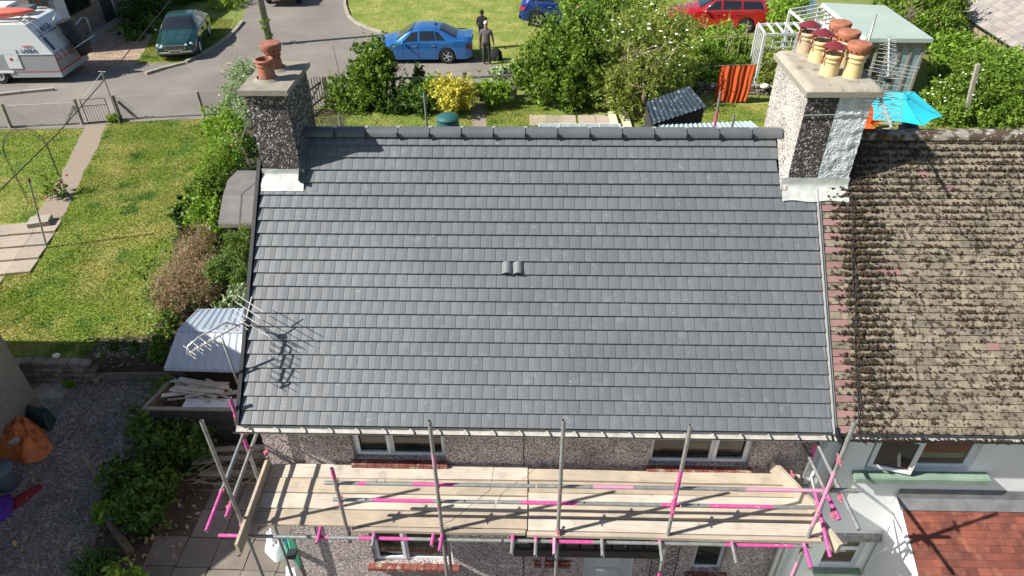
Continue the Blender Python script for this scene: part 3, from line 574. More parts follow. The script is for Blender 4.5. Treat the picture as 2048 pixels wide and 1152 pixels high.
m = MB(); bx0, bx1, by0, by1 = 7.31, 8.12, 2.42, 3.78
m.mi = 0; m.box(bx0, 7.705, by0, by1, 6.3, 8.03); m.m[-4] = 0
lf = [i for i, f in enumerate(m.f)]; m.m = [0]*6; m.m[5] = 1; m.build('pebbledash_stack', ['pebble_soot', 'pebble_white'], RC)
def rough_box(x0, x1, y0, y1, z0, z1, amp, n=26):
    m = MB(); 
    def sheet(f, nx, nz):
        V = [f(i/nx, j/nz) for j in range(nz+1) for i in range(nx+1)]; m.add(V, [(j*(nx+1)+i, j*(nx+1)+i+1, (j+1)*(nx+1)+i+1, (j+1)*(nx+1)+i) for j in range(nz) for i in range(nx)])
    def dn(x, y, z): return (mnoise.fractal(Vector((x*11, y*11, z*11)), .8, 2.1, 4))*amp
    sheet(lambda a, b: (x0+(x1-x0)*a, y0-max(-.01, dn(x0+(x1-x0)*a, y0, z0+(z1-z0)*b)), z0+(z1-z0)*b), 22, 66)
    sheet(lambda a, b: (x1+dn(x1, y0+(y1-y0)*a, z0+(z1-z0)*b), y0+(y1-y0)*a, z0+(z1-z0)*b), 30, 50); m.box(x0+.005, x1-.012, y0+.012, y1, z0, z1); return m
rough_box(7.707, 8.125, by0-.012, by1, 6.3, 8.03, .013).build('rendered_stack', 'rough_white', RC, True)
MB().bar((7.25, 2.40, 7.77), (8.12, 2.39, 7.80), .01, .006).build('stay_wire', 'alu', RC)
def mound(x0, x1, y0, y1, z, h, parent):     # flaunched mortar top
    NX, NY = 24, 30; V = []
    for j in range(NY+1):
        for i in range(NX+1):
            a, b = i/NX, j/NY; e = min(a, 1-a)*(x1-x0), min(b, 1-b)*(y1-y0); d_ = min(1, min(e)/.07); x = x0+(x1-x0)*a; y = y0+(y1-y0)*b
            V.append((x, y, z+h*math.sin(d_*math.pi/2)+mnoise.fractal(Vector((x*6, y*6, 1)), 1, 2, 4)*.012*d_))
    m = MB(); m.add(V, [(j*(NX+1)+i, j*(NX+1)+i+1, (j+1)*(NX+1)+i+1, (j+1)*(NX+1)+i) for j in range(NY) for i in range(NX)]); return m.build('mortar_top', 'concrete_pale', parent, True)
m = MB(); m.box(bx0-.06, 8.21, by0-.08, by1+.06, 8.03, 8.10); m.build('chimney_cap', 'concrete', RC); mound(bx0-.06, 8.21, by0-.08, by1+.06, 8.1005, .06, RC)
zt = 8.15
for k, (u, v, hh) in enumerate([(1656, 150, .31), (1633, 122, .31), (1608, 104, .31)]):
    c = P(u, v, z=zt); p_ = pot(RC, c.x, c.y, zt-.03, hh, .118, 'buff_clay' if k < 2 else 'buff_dirty')
    m = MB(); r_ = .15; zz = zt+hh+.055; m.lathe((c.x, c.y, zz), [(r_, 0), (r_*.8, .02), (r_*.4, .05), (0, .07)], 24); m.lathe((c.x, c.y, zz-.004), [(r_, 0), (0, .0)], 24)
    for t in (.3, 1.9, 3.5, 5.1): m.bar((c.x+math.cos(t)*.15, c.y+math.sin(t)*.15, zz+.01), (c.x+math.cos(t)*.145, c.y+math.sin(t)*.145, zz-.2), .022, .006)
    m.build('rain_cowl', 'cowl_maroon', RC, 30)
for k, (u, v, hh) in enumerate([(1702, 154, .34), (1682, 126, .33), (1666, 106, .33)]):
    c = P(u, v, z=zt); p_ = pot(RC, c.x, c.y, zt-.03, hh, .118, 'buff_clay' if k < 2 else 'terracotta'); terracotta_cap(RC, c.x, c.y, zt+hh-.05, .148)
s2 = by0/cp; flash_sheet('lead_apron', bx0-.07, 8.14, s2-.22, s2-.0, .12, by0-.02, RC, seed=5)
m = MB()
for k in range(5):
    s = s2+.05+k*.17; m.poly([roofp(bx0-.09, s-.12, .05), roofp(bx0-.003, s-.12, .05), roofp(bx0-.003, s+.05, .05), roofp(bx0-.09, s+.05, .05)], .004)
m.build('mortar_fillet', 'pebble_white', RC)
# ---------------- the mossy neighbour ----------------
NH = thing('neighbouring_house', 'white rendered house with mossy brown tiled roof', 'house', (11.6, 3, 0))
NX1 = 15.4; NO = [(8.5, 9.95, 3.45, 4.22), (8.50, 9.08, .98, 1.72)]
m = MB(); wall_holes(m, 7.745, NX1, 1.86, 4.5, .25, NO[:1]); wall_holes(m, 7.745, NX1, 0, 1.86, .29, NO[1:]); 
m.add([(NX1, .25, 0), (NX1, 5.75, 0), (NX1, 5.75, 4.5), (NX1, RY, RZ-.15), (NX1, .25, 4.6)], [(0, 1, 2, 3, 4)]); m.add([(NX1, 5.75, 0), (7.745, 5.75, 0), (7.745, 5.75, 4.6), (NX1, 5.75, 4.6)], [(0, 1, 2, 3)]); m.build('wall', 'render_white', NH)
m = MB(); m.add([(7.95, .25, 1.96), (9.2, .25, 1.96), (9.2, .17, 1.85), (7.95, .17, 1.85), (7.95, .29, 1.84), (9.2, .29, 1.84)], [(0, 3, 2, 1), (3, 4, 5, 2)]); m.build('drip_course', 'dirty_edge', NH)
wf = window(NH, 8.5, 9.95, 3.45, 4.22, .33, (.42,), 'glass_warm')
# open casement, hinged at its outer jamb
cs = MB(); cs.box(0, .56, -.03, .02, 0, .06); cs.box(0, .56, -.03, .02, .61, .67); cs.box(0, .06, -.029, .019, .06, .61); cs.box(.50, .56, -.029, .019, .06, .61)
mw = Matrix.Translation((8.55, .30, 3.50)) @ Matrix.Rotation(R(-15), 4, 'Z'); me = mesh('casement', cs, 'white_upvc'); c_ = place('casement', me, wf, mw)
place('pane', mesh('pane', MB().box(.06, .5, -.006, .004, .06, .61), 'glass_dark'), NH, mw)
m = MB(); m.box(8.36, 10.2, .12, .34, 3.37, 3.44); m.box(8.36, 10.2, .105, .125, 3.33, 3.43); m.build('window_sill', 'sill_green', NH)
window(NH, 8.50, 9.08, 1.42, 1.72, .35, (), 'glass_warm', .04); window(NH, 8.50, 9.08, .98, 1.415, .35, (), 'glass_warm', .045); m = MB(); m.box(8.42, 9.16, .17, .36, .9, .975); m.build('window_sill', 'sill_green', NH)
MB().tube([(8.06, .18, 4.35), (8.08, .17, 0)], .036, 10).build('downpipe', 'black_plastic', NH, True)
MB().tube([(7.80, .18, 4.35), (7.80, .17, 0)], .033, 10).build('downpipe', 'white_upvc', NH, True)
MB().box(7.75, NX1, .02, .06, 4.28, 4.46).build('fascia', 'black_plastic', NH)
m = MB(); m.v = []; prof2 = [(-.04+.055*math.cos(t), 4.44+.055*math.sin(t)) for t in A_]
for x in (7.76, NX1): m.v += [(x, y, z) for y, z in prof2]
m.f = [(k, k+1, n+k+1, n+k) for k in range(n-1)]; m.m = [0]*(n-1); ng = m.build('gutter', 'gutter_white', NH, True); MB().tube([(7.76, -.098, 4.44), (NX1, -.098, 4.44)], .011, 6).build('gutter_lip', 'black_plastic', ng)
C_m = np.c_[rng.uniform(7.8, 11.5, 260), rng.uniform(-.09, -.03, 260), rng.uniform(4.40, 4.43, 260)]; tag(lumps('gutter_debris', C_m, rng.uniform(.008, .028, 260), 'moss', ng), kind='stuff')
m = MB(); m.poly([roofp(W+.07, -.02, -.06), roofp(NX1, -.02, -.06), roofp(NX1, L, -.06), roofp(W+.07, L, -.06)], .03); m.poly([(W, RY, RZ-.03), (NX1, RY, RZ-.03), (NX1, 2*RY+.05, EZ-.03), (W, 2*RY+.05, EZ-.03)], -.03); NRF = m.build('roof', 'dark_roof', NH)
ga = .0985; NRW = 41; tw2 = .168; rest = {'moss_tile': MB(), 'pink_tile': MB()}; cnt = 0; tm = {}
def ptile(w_, ln=.14, th=.013): return MB().box(0.004, w_-.004, 0, ln, -th, 0)
for r_ in range(NRW):
    x = W+.075; col = 0; s = r_*ga-.02
    while x < NX1-.05:
        first = col == 0; wd = (.235 if r_ % 2 == 0 else .125) if first else tw2
        if first and r_ % 2: wd = .15
        a, b = x, min(x+wd, NX1); x += wd; col += 1; mt = 'moss_tile'
        if first and (r_ % 2 == 0 or r_ in (9,)): mt = 'pink_tile'
        if random.random() < .008: mt = 'pink_tile'
        if (a+b)/2 < 8.14 and (s+.06)*cp > 2.40 and a > 7.2: continue
        key = (round(b-a, 3), mt)
        mw = roofm(a, s, .034+random.uniform(-.003, .004), -math.atan2(.019, .1)+random.uniform(-.02, .02)) @ Matrix.Rotation(random.gauss(0, .012), 4, 'Z')
        if cnt < 300 and a < 10.6:
            if key not in tm: tm[key] = mesh('roof_tile', ptile(b-a), mt)
            place('roof_tile', tm[key], NRF, mw); cnt += 1
        else: rest[mt].add([tuple(mw @ Vector(p)) for p in ptile(b-a).v], MB().box(0, 1, 0, 1, 0, 1).f)
for mt, m in rest.items(): tag(m.build('roof_tile', mt, NRF), kind='stuff')
# moss: cushions along the tile edges, thickest beside the cable and near the top
N_ = 19000; sx = rng.uniform(7.85, 11.6, N_); row = rng.integers(0, 41, N_); ss = row*ga+np.abs(rng.normal(size=N_))*.02-.02
wgt = np.array([.13+1.1*max(0, 1-abs(x-8.22)/.42)+.5*max(0, min(1, (s-2.3)/1.4))+1.1*max(-.1, mnoise.noise((x*2.3, s*2.3, 3)))+.5*mnoise.noise((x*7, s*7, 5)) for x, s in zip(sx, ss)]); kp = (rng.random(N_) < wgt) & ~((sx < 8.2) & (ss*cp > 2.42)) & (ss < L-.05) & ((sx > 8.0) | (rng.random(N_) < .35)) & ((ss > .5) | (rng.random(N_) < .4)); sx, ss = sx[kp], ss[kp]
Cn = np.array([roofp(x, s, .042)[:] for x, s in zip(sx, ss)]); dens = np.clip(1-np.abs(sx-8.2)/.5, 0, 1); sz = rng.uniform(.006, .017, len(sx))*(1+.9*dens); print('moss', len(sx)); tag(lumps('moss', Cn, sz, 'moss', NRF, flat=.8), kind='stuff')
mr_ = mesh('ridge_tile', ridge_mb(.44, .12), 'moss_tile', 50)
mat('ridge_moss', (.26, .24, .21), .95, (.075, .05, .03), vs=7, bump=.006, bs=50, sharp=(.42, .5), det=7, stain=((.5, .5, .45), 15, .62, .68), streak=((.26, .13, .03), (3, 3, 3), .6, .7))
mr_.materials[0] = M['ridge_moss']
for k in range(17): place('ridge_tile', mr_, NRF, Matrix.Translation((8.14+k*.445, RY, RZ-.03+random.uniform(-.006, .006))))
cb = MB(); cb.tube([roofp(8.17+.01*math.sin(s*5)-.035*s*0-.15*(1-s/3.2), s, .052+.006*math.sin(s*9)) for s in [3.2-k*.2 for k in range(16)]]+[roofp(8.03, .06, .04), (8.10, -.13, 4.5), (8.25, -.1, 4.40)], .007, 6); tag(cb.build('roof_cable', 'cable_black'), 'black cable lying down the mossy roof beside the pink tiles', 'cable')
tag(MB().tube([roofp(8.19+.012*math.sin(s*7)-.14*(1-s/3.2), s, .056) for s in [3.2-k*.2 for k in range(16)]], .005, 6).build('roof_cable', 'cable_black'), 'thin second cable running beside the thicker one on the mossy roof', 'cable')
# porch with red tiles
PX0, PX1, PY1 = 9.16, 13.2, -1.75; pz = lambda y: 2.86+(y-.19)*.436; pa = math.atan(.436)
m = MB(); m.add([(PX0+.06, .25, 0), (PX0+.06, PY1+.1, 0), (PX0+.06, PY1+.1, pz(PY1+.1)-.06), (PX0+.06, .25, pz(.25)-.06)], [(0, 3, 2, 1)]); m.add([(PX0+.06, PY1+.1, 0), (PX1, PY1+.1, 0), (PX1, PY1+.1, pz(PY1+.1)-.06), (PX0+.06, PY1+.1, pz(PY1+.1)-.06)], [(0, 1, 2, 3)]); m.build('porch_wall', 'render_white', NH)
m = MB(); m.poly([(PX0, PY1, pz(PY1)-.05), (PX1, PY1, pz(PY1)-.05), (PX1, .22, pz(.22)-.05), (PX0, .22, pz(.22)-.05)], .02); PR = m.build('porch_roof', 'felt_under', NH)
m = MB(); m.bar((PX0-.015, PY1, pz(PY1)-.03), (PX0-.015, .22, pz(.22)-.03), .03, .07, up=(0, -math.sin(pa), math.cos(pa))); m.build('verge_trim', 'render_white', PR)
m = MB(); m.add([(PX0-.03, .235, pz(.24)+.16), (PX1, .235, pz(.24)+.16), (PX1, .20, pz(.2)+.03), (PX0-.03, .2, pz(.2)+.03), (PX1, .05, pz(.05)+.02), (PX0-.03, .05, pz(.05)+.02)], [(0, 3, 2, 1), (3, 5, 4, 2)]); m.build('lead_flashing', 'lead_dark', PR)
tm = {}
for r_ in range(17):
    y_ = .10-(r_+1)*.1*math.cos(pa); x = PX0+.01; 
    if r_ % 2: x -= .0825
    while x < 11.2:
        a = max(x, PX0+.01); b = x+.165; x += .165
        key = round(b-a, 2)
        if key not in tm: tm[key] = mesh('roof_tile', MB().box(.001, b-a-.001, 0, .13, -.011, 0), 'red_tile')
        place('roof_tile', tm[key], PR, frame_m((a, y_, pz(y_)+.0), (1, 0, 0), (0, math.cos(pa), math.sin(pa))) @ Matrix.Rotation(-.11+random.uniform(-.01, .01), 4, 'X'))
# building casting its shade over the yard
SB = thing('side_building', 'grey rendered corner of the building beside the gravel yard', 'building', (-11, 1.5, 0))
m = MB(); x1b = -7.14; ya, yb = -.95, 4.55; m.add([(x1b, ya, 0), (x1b, yb, 0), (x1b, yb, 4.65), (x1b, (ya+yb)/2, 7.2), (x1b, ya, 4.65)], [(0, 1, 2, 3, 4)]); m.add([(x1b, yb, 0), (-16, yb, 0), (-16, yb, 4.6), (x1b, yb, 4.6)], [(0, 1, 2, 3)]); m.add([(-16, ya, 0), (x1b, ya, 0), (x1b, ya, 4.6), (-16, ya, 4.6)], [(0, 1, 2, 3)]); m.build('wall', 'concrete', SB)
m = MB(); ym = (ya+yb)/2; m.poly([(-16, ya-.25, 4.42), (x1b+.1, ya-.25, 4.42), (x1b+.1, ym, 7.22), (-16, ym, 7.22)], .05); m.poly([(-16, ym, 7.22), (x1b+.1, ym, 7.22), (x1b+.1, yb+.25, 4.42), (-16, yb+.25, 4.42)], .05); m.add([(-16, ya, 0), (-16, ya, 4.65), (-16, ym, 7.2), (-16, yb, 4.65), (-16, yb, 0)], [(0, 1, 2, 3, 4)]); m.build('roof', 'tile_slate', SB)
# ---------------- scaffold ----------------
SC = thing('scaffold', 'tube scaffold with pink banded poles and timber deck along the front wall', 'scaffold', (3.8, -.4, 0))
SR = .0242
def stube(name, p, q, segs=(), r=SR, parent=SC, base='galv'):
    # segs: (from, to, material) fractions of painted bands; every band is a length of the same pipe
    p = Vector(p); q = Vector(q); cuts = sorted({0., 1., *[s[0] for s in segs], *[s[1] for s in segs]}); ms = [base]+[k for k in dict.fromkeys(s[2] for s in segs)]; m = MB()
    for a, b in zip(cuts, cuts[1:]):
        mt = base
        for s in segs:
            if s[0] <= a and b <= s[1]: mt = s[2]
        m.mi = ms.index(mt); m.tube([p.lerp(q, a), p.lerp(q, b)], r, 12, caps=False)
    n = 12; m.mi = 0                                     # open ends: annulus and dark bore
    d_ = (q-p).normalized()
    for e, s in ((p, 1), (q, -1)): m.mi = 0; m.tube([e, e+d_*s*.10], r*.80, 12, caps=False)
    k = len(m.v)
    for e, base_i in ((p, k-48), (q, k-24)): pass
    a = d_.cross(Vector((0, 0, 1))) if abs(d_.z) < .9 else d_.cross(Vector((0, 1, 0))); a.normalize(); b_ = a.cross(d_)
    for e in (p, q):
        o_ = [e+a*math.cos(2*math.pi*j/n)*r+b_*math.sin(2*math.pi*j/n)*r for j in range(n)]; i_ = [e+(x-e)*.8 for x in o_]
        m.add(o_+i_, [(j, (j+1) % n, n+(j+1) % n, n+j) for j in range(n)])
    return m.build(name, ms, parent, 50)
def coupler(p, ax1=(0, 0, 1), mt='clamp'):
    m = MB(); p = Vector(p); a = Vector(ax1)
    m.tube([p-a*.024, p+a*.024], .031, 10); o = Vector((.0, -.0, 0)); s = a.cross(Vector((1, 0, 0))) if abs(a.x) < .9 else a.cross(Vector((0, 1, 0))); s.normalize()
    m.bar(p-s*.045, p+s*.045, .026, .03); m.tube([p+s*.03+a*.02, p+s*.085+a*.025], .009, 6); m.tube([p-s*.03-a*.02, p-s*.075-a*.02], .009, 6); m.bar(p+s*.05+a*.02, p+s*.064+a*.022, .026, .026)
    return m.build('coupler', mt, SC, 40)
PK, PF = 'pink_paint', 'pink_faded'
FY = -.85
for x, zt_, segs in ((.10, 5.46, ()), (1.46, 4.67, ((.88, 1, PK),)), (2.70, 5.52, ((.86, .9, PF),)), (4.20, 5.56, ()), (5.61, 5.51, ((.36, .48, PK), (.70, .86, PK))), (7.39, 5.60, ((.3, .52, PF), (.66, .85, PF)))):
    z0 = 0 if x != 1.46 else 3.15
    stube('standard', (x, FY, z0+.01), (x, FY, zt_), segs)
for x, zt_, segs in ((-.05, 4.88, ((.8, 1, PK),)), (7.62, 4.60, ((.84, 1, PK),)), (2.62, 3.3, ()), (4.05, 3.3, ((.5, .8, PF),)), (5.66, 3.3, ((.55, .9, PF),))):
    stube('standard', (x, .08 if x < 0 or x > 7 else -.1, .01), (x, .08 if x < 0 or x > 7 else -.1, zt_), segs)
# ledgers and guard rails, each in two or three lengths
yl = FY+.05
for z, runs in ((3.335, [(-.24, 3.47, ((.0, .10, PK), (.35, .39, PK), (.5, .68, PK))), (3.50, 6.25, ((.22, .42, PK),)), (6.20, 7.45, ((.12, .82, PK),))]),
                (4.33, [(1.30, 3.9, ((.16, .2, PK), (.42, .62, PK))), (3.92, 6.35, ((.28, .48, PF),)), (6.3, 7.80, ((.10, .72, PF),))]),
                (4.00, [(1.36, 3.4, ((.24, .62, PK),)), (3.42, 5.7, ((.13, .44, PK), (.9, 1., PK))), (5.72, 7.42, ((.2, .66, PK),))])):
    LY = FY-.05 if z < 3.5 else FY+.05
    for i, (a, b, sg) in enumerate(runs): stube('ledger', (a, LY, z+(.004 if i % 2 else 0)), (b, LY, z+(.004 if i % 2 else 0)), sg)
stube('ledger', (.0, .05, 3.335), (7.7, .05, 3.335)); 
for x in (1.46, 2.70, 4.20, 5.61, 7.39):
    for z in (3.335, 4.33, 4.0):
        if z == 3.335 or x >= 1.4: coupler((x, FY+.02, z-.0), mt=('clamp_pink' if random.random() < .6 else 'clamp'))
# transoms under the deck, ends poking out on both sides
tz = 3.384
for x, y0_, y1_, sg in ((.15, -1.22, .20, ((0, .3, PK),)), (1.10, -1.02, .16, ((0, .3, PK),)), (1.82, -1.06, .20, ((.12, .2, PK),)), (2.58, -1.03, .22, ((0, .25, PK),)), (2.69, -1.1, .18, ((0, .3, PK),)), (3.61, -1.13, .16, ((.14, .24, PK),)), (3.91, -1.14, .21, ((.14, .2, PK),)), (4.15, -1.12, .2, ((0, .2, PF),)), (4.76, -1.13, .2, ()), (5.50, -1.20, .21, ((.2, .26, PK),)), (6.42, -1.20, .2, ((.2, .26, PK),)), (7.33, -1.24, .15, ((0, .25, PK),))):
    stube('transom', (x, y0_, tz), (x+(-.06 if x < 2 else .05), y1_, tz+.006), sg)
for x in (1.48, 2.72, 5.3, 5.48, 6.6): stube('transom', (x, -.3, tz), (x, .23, tz), ())
# end rails running front to back
for x, z, ya, yb, sg in ((-.02, 4.20, -1.42, .05, ((0, .38, PK),)), (-.02, 3.87, -1.0, .40, ((0, .22, PK),)), (7.55, 4.28, -1.30, .28, ()), (7.55, 3.93, -.92, .24, ((.0, .28, PK),))):
    stube('end_rail', (x+(.05 if x < 1 else .09), ya, z), (x, yb, z+.02), sg); coupler((x+.03, FY, z), mt='clamp_pink'); coupler((x+.02, .08, z), mt='clamp')
stube('end_rail', (7.36, -.80, 4.36), (7.86, -.80, 4.345)); coupler((7.45, -.8, 4.36), (1, 0, 0), 'clamp')
stube('brace', (7.60, -1.1, 3.42), (7.48, -.3, 3.98), ((.0, .8, PK),))
for p in ((-.05, .08, 4.55), (7.62, .08, 4.2), (7.42, -.85, 3.42), (4.2, -.85, 3.5), (7.39, -.85, 4.95)): coupler(p, mt='clamp_pink')
# scaffold boards: two bays, five boards deep, one board each
dz_ = tz+SR+.002
def sboard(x0, x1, y0, y1, z, mt='board', dz1=0, dy=0, th=.038, name='scaffold_board'):
    m = MB(); n = 8; c = .012
    for i in range(n+1):
        x = x0+(x1-x0)*i/n; zz = z+dz1*i/n+.004*math.sin(i*1.3+y0*9); m.v += [(x, y0+dy*i/n, zz), (x, y1+dy*i/n, zz), (x, y1+dy*i/n, zz+th), (x, y0+dy*i/n, zz+th)]
    for i in range(n): a = i*4; m.f += [(a+k, a+(k+1) % 4, a+4+(k+1) % 4, a+4+k)[::-1] for k in range(4)]
    m.f += [(0, 1, 2, 3), (n*4+3, n*4+2, n*4+1, n*4)]; m.m = [0]*len(m.f); return m.build(name, mt, SC)
by = -.80
for k in range(4): sboard(.20-.01*k, 3.80, by+k*.252+.006, by+k*.252+.241, dz_+.007*(k*7%3), mt=('board_tan', 'board_pale', 'board', 'board_pale')[k], dy=-.0+(.02 if k == 3 else 0))
for k in range(5): sboard(3.815+.01*(k % 2), 7.58+.03*k*0, by-.02+k*.198+.006, by-.02+k*.198+.188, dz_+.004+.007*(k*5%3), mt=('board_pale', 'board', 'board_pale', 'board_tan', 'board')[k], dy=-.02)
sboard(1.52, 3.78, by-.06, by-.006, dz_-.02, th=.05, name='scaffold_board', mt='board_grey')
sboard(3.80, 7.55, by-.085, by-.03, dz_-.012, dy=-.02, th=.05, mt='board_grey')
# toe boards and the loose tied timber
m = MB(); m.bar((.17, -1.22, dz_+.11), (.14, .18, dz_+.11), .038, .22); m.build('toe_board', 'board', SC)
MB().bar((7.20, .20, dz_+.16), (7.58, -.52, dz_+.13), .05, .21).build('toe_board', 'board', SC)
MB().bar((7.56, -.58, dz_+.07), (7.72, -1.02, dz_+.06), .06, .2).build('toe_board', 'board', SC)
for p in ((.12, .2, 3.68), (.1, -.86, 3.52), (7.4, -.02, 3.62)): coupler(p, mt='clamp_pink')
m = MB(); 
for k in range(4): m.tube([(1.95+.011*k*0+(.11*(k % 2)), -.80, 4.35), (1.95+(.11*(k % 2)), -.80, 4.41)], .004, 5)
m.build('bolt', 'iron', SC)
tag(MB().tube([P(1245/3.47+640, 820+160/3.47, y=.2), P(980, 980, z=3.6), P(905, 1040, y=-.9), P(735, 1110, y=.2)], .0035, 5).build('hanging_wire', 'cable_black'), 'thin slack wire hanging from the gutter across the scaffold deck', 'wire')
# ---------------- television aerials ----------------
def aerial(name, label, root, mast, boom0, boom1, nel, el, refl, rdir, elw=.005, double=True, mt='alu'):
    t = thing(name, label, 'aerial', root)
    m = MB(); m.tube(mast, .016, 8); m.build('mast', 'galv', t, True)
    b0, b1 = Vector(boom0), Vector(boom1); d_ = (b1-b0).normalized(); side = Vector(rdir).normalized(); side = (side-d_*side.dot(d_)).normalized(); up = side.cross(d_)
    MB().bar(b0, b1, .022, .022).build('boom', mt, t)
    if double: MB().tube([b0+d_*.12, b0+d_*.25-up*.13, b1-d_*.2-up*.14, b1-d_*.04-up*.10, b1], .012, 6).build('lower_boom', mt, t, True)
    for k in range(nel):
        c = b0.lerp(b1, (k+.6)/nel); a = MB()
        l_ = el*(1-.25*k/nel); a.tube([c-side*l_-up*.035, c+side*l_-up*.035], elw, 5); a.tube([c-side*l_*.7+up*.05, c+side*l_*.7+up*.05], elw, 5); a.tube([c-up*.035, c+up*.05], elw*1.3, 5); a.build('director', mt, t)
    for s in (-1, 1):
        for k in range(refl): c = b0-d_*.02+up*s*(.06+.075*k)-d_*.05*k; MB().tube([c-side*.28, c+side*.28], elw, 5).build('reflector_rod', mt, t)
        MB().bar(b0-d_*.02+up*s*.03, b0-d_*.02+up*s*(.06+.075*refl)-d_*.05*refl, .012, .012).build('reflector_frame', mt, t)
    MB().box(b0.x-.03, b0.x+.05, b0.y-.03, b0.y+.03, b0.z-.06, b0.z+.0).build('junction_box', 'black_plastic', t); return t
aerial('tv_aerial', 'long television aerial on a leaning mast at the gable beside the metal shed roof', (-.07, .45, 4.7), [P(476, 768, x=-.07), Vector((-.08, .42, 5.1)), Vector((-.11, .45, 5.56))], (.13, .71, 5.66), (-.37, .05, 5.66), 8, .18, 3, (.79, -.6, 0), double=True)
a2 = aerial('tv_aerial', 'small television aerial clamped behind the big shared chimney, pointing upwards', (8.2, 3.6, 7.9), [(8.22, 3.3, 7.6), (8.30, 3.35, 8.2), (8.32, 3.4, 8.75)], P(1776, 155, y=3.1), P(1778, 75, y=4.2), 9, .14, 4, (1, .05, 0), double=False)
a3 = aerial('tv_aerial', 'lattice television aerial sticking out low beside the cyan parasol', (8.2, 2.9, 7.5), [(8.13, 2.9, 7.35), (8.3, 2.9, 7.42), (8.33, 2.9, 7.8)], P(1755, 180, y=2.7), P(1783, 255, y=1.9), 8, .15, 3, (1, 0, 0), double=False)
m = MB(); 
for k in range(6): y = 2.2+.0*k; m.tube([P(1725, 188+k*9, y=2.4), P(1805, 190+k*9, y=2.4)], .004, 5)
for u in (1722, 1765, 1803): m.tube([P(u, 185, y=2.4), P(u, 238, y=2.4)], .005, 5)
m.build('grid_reflector', 'alu', a3)
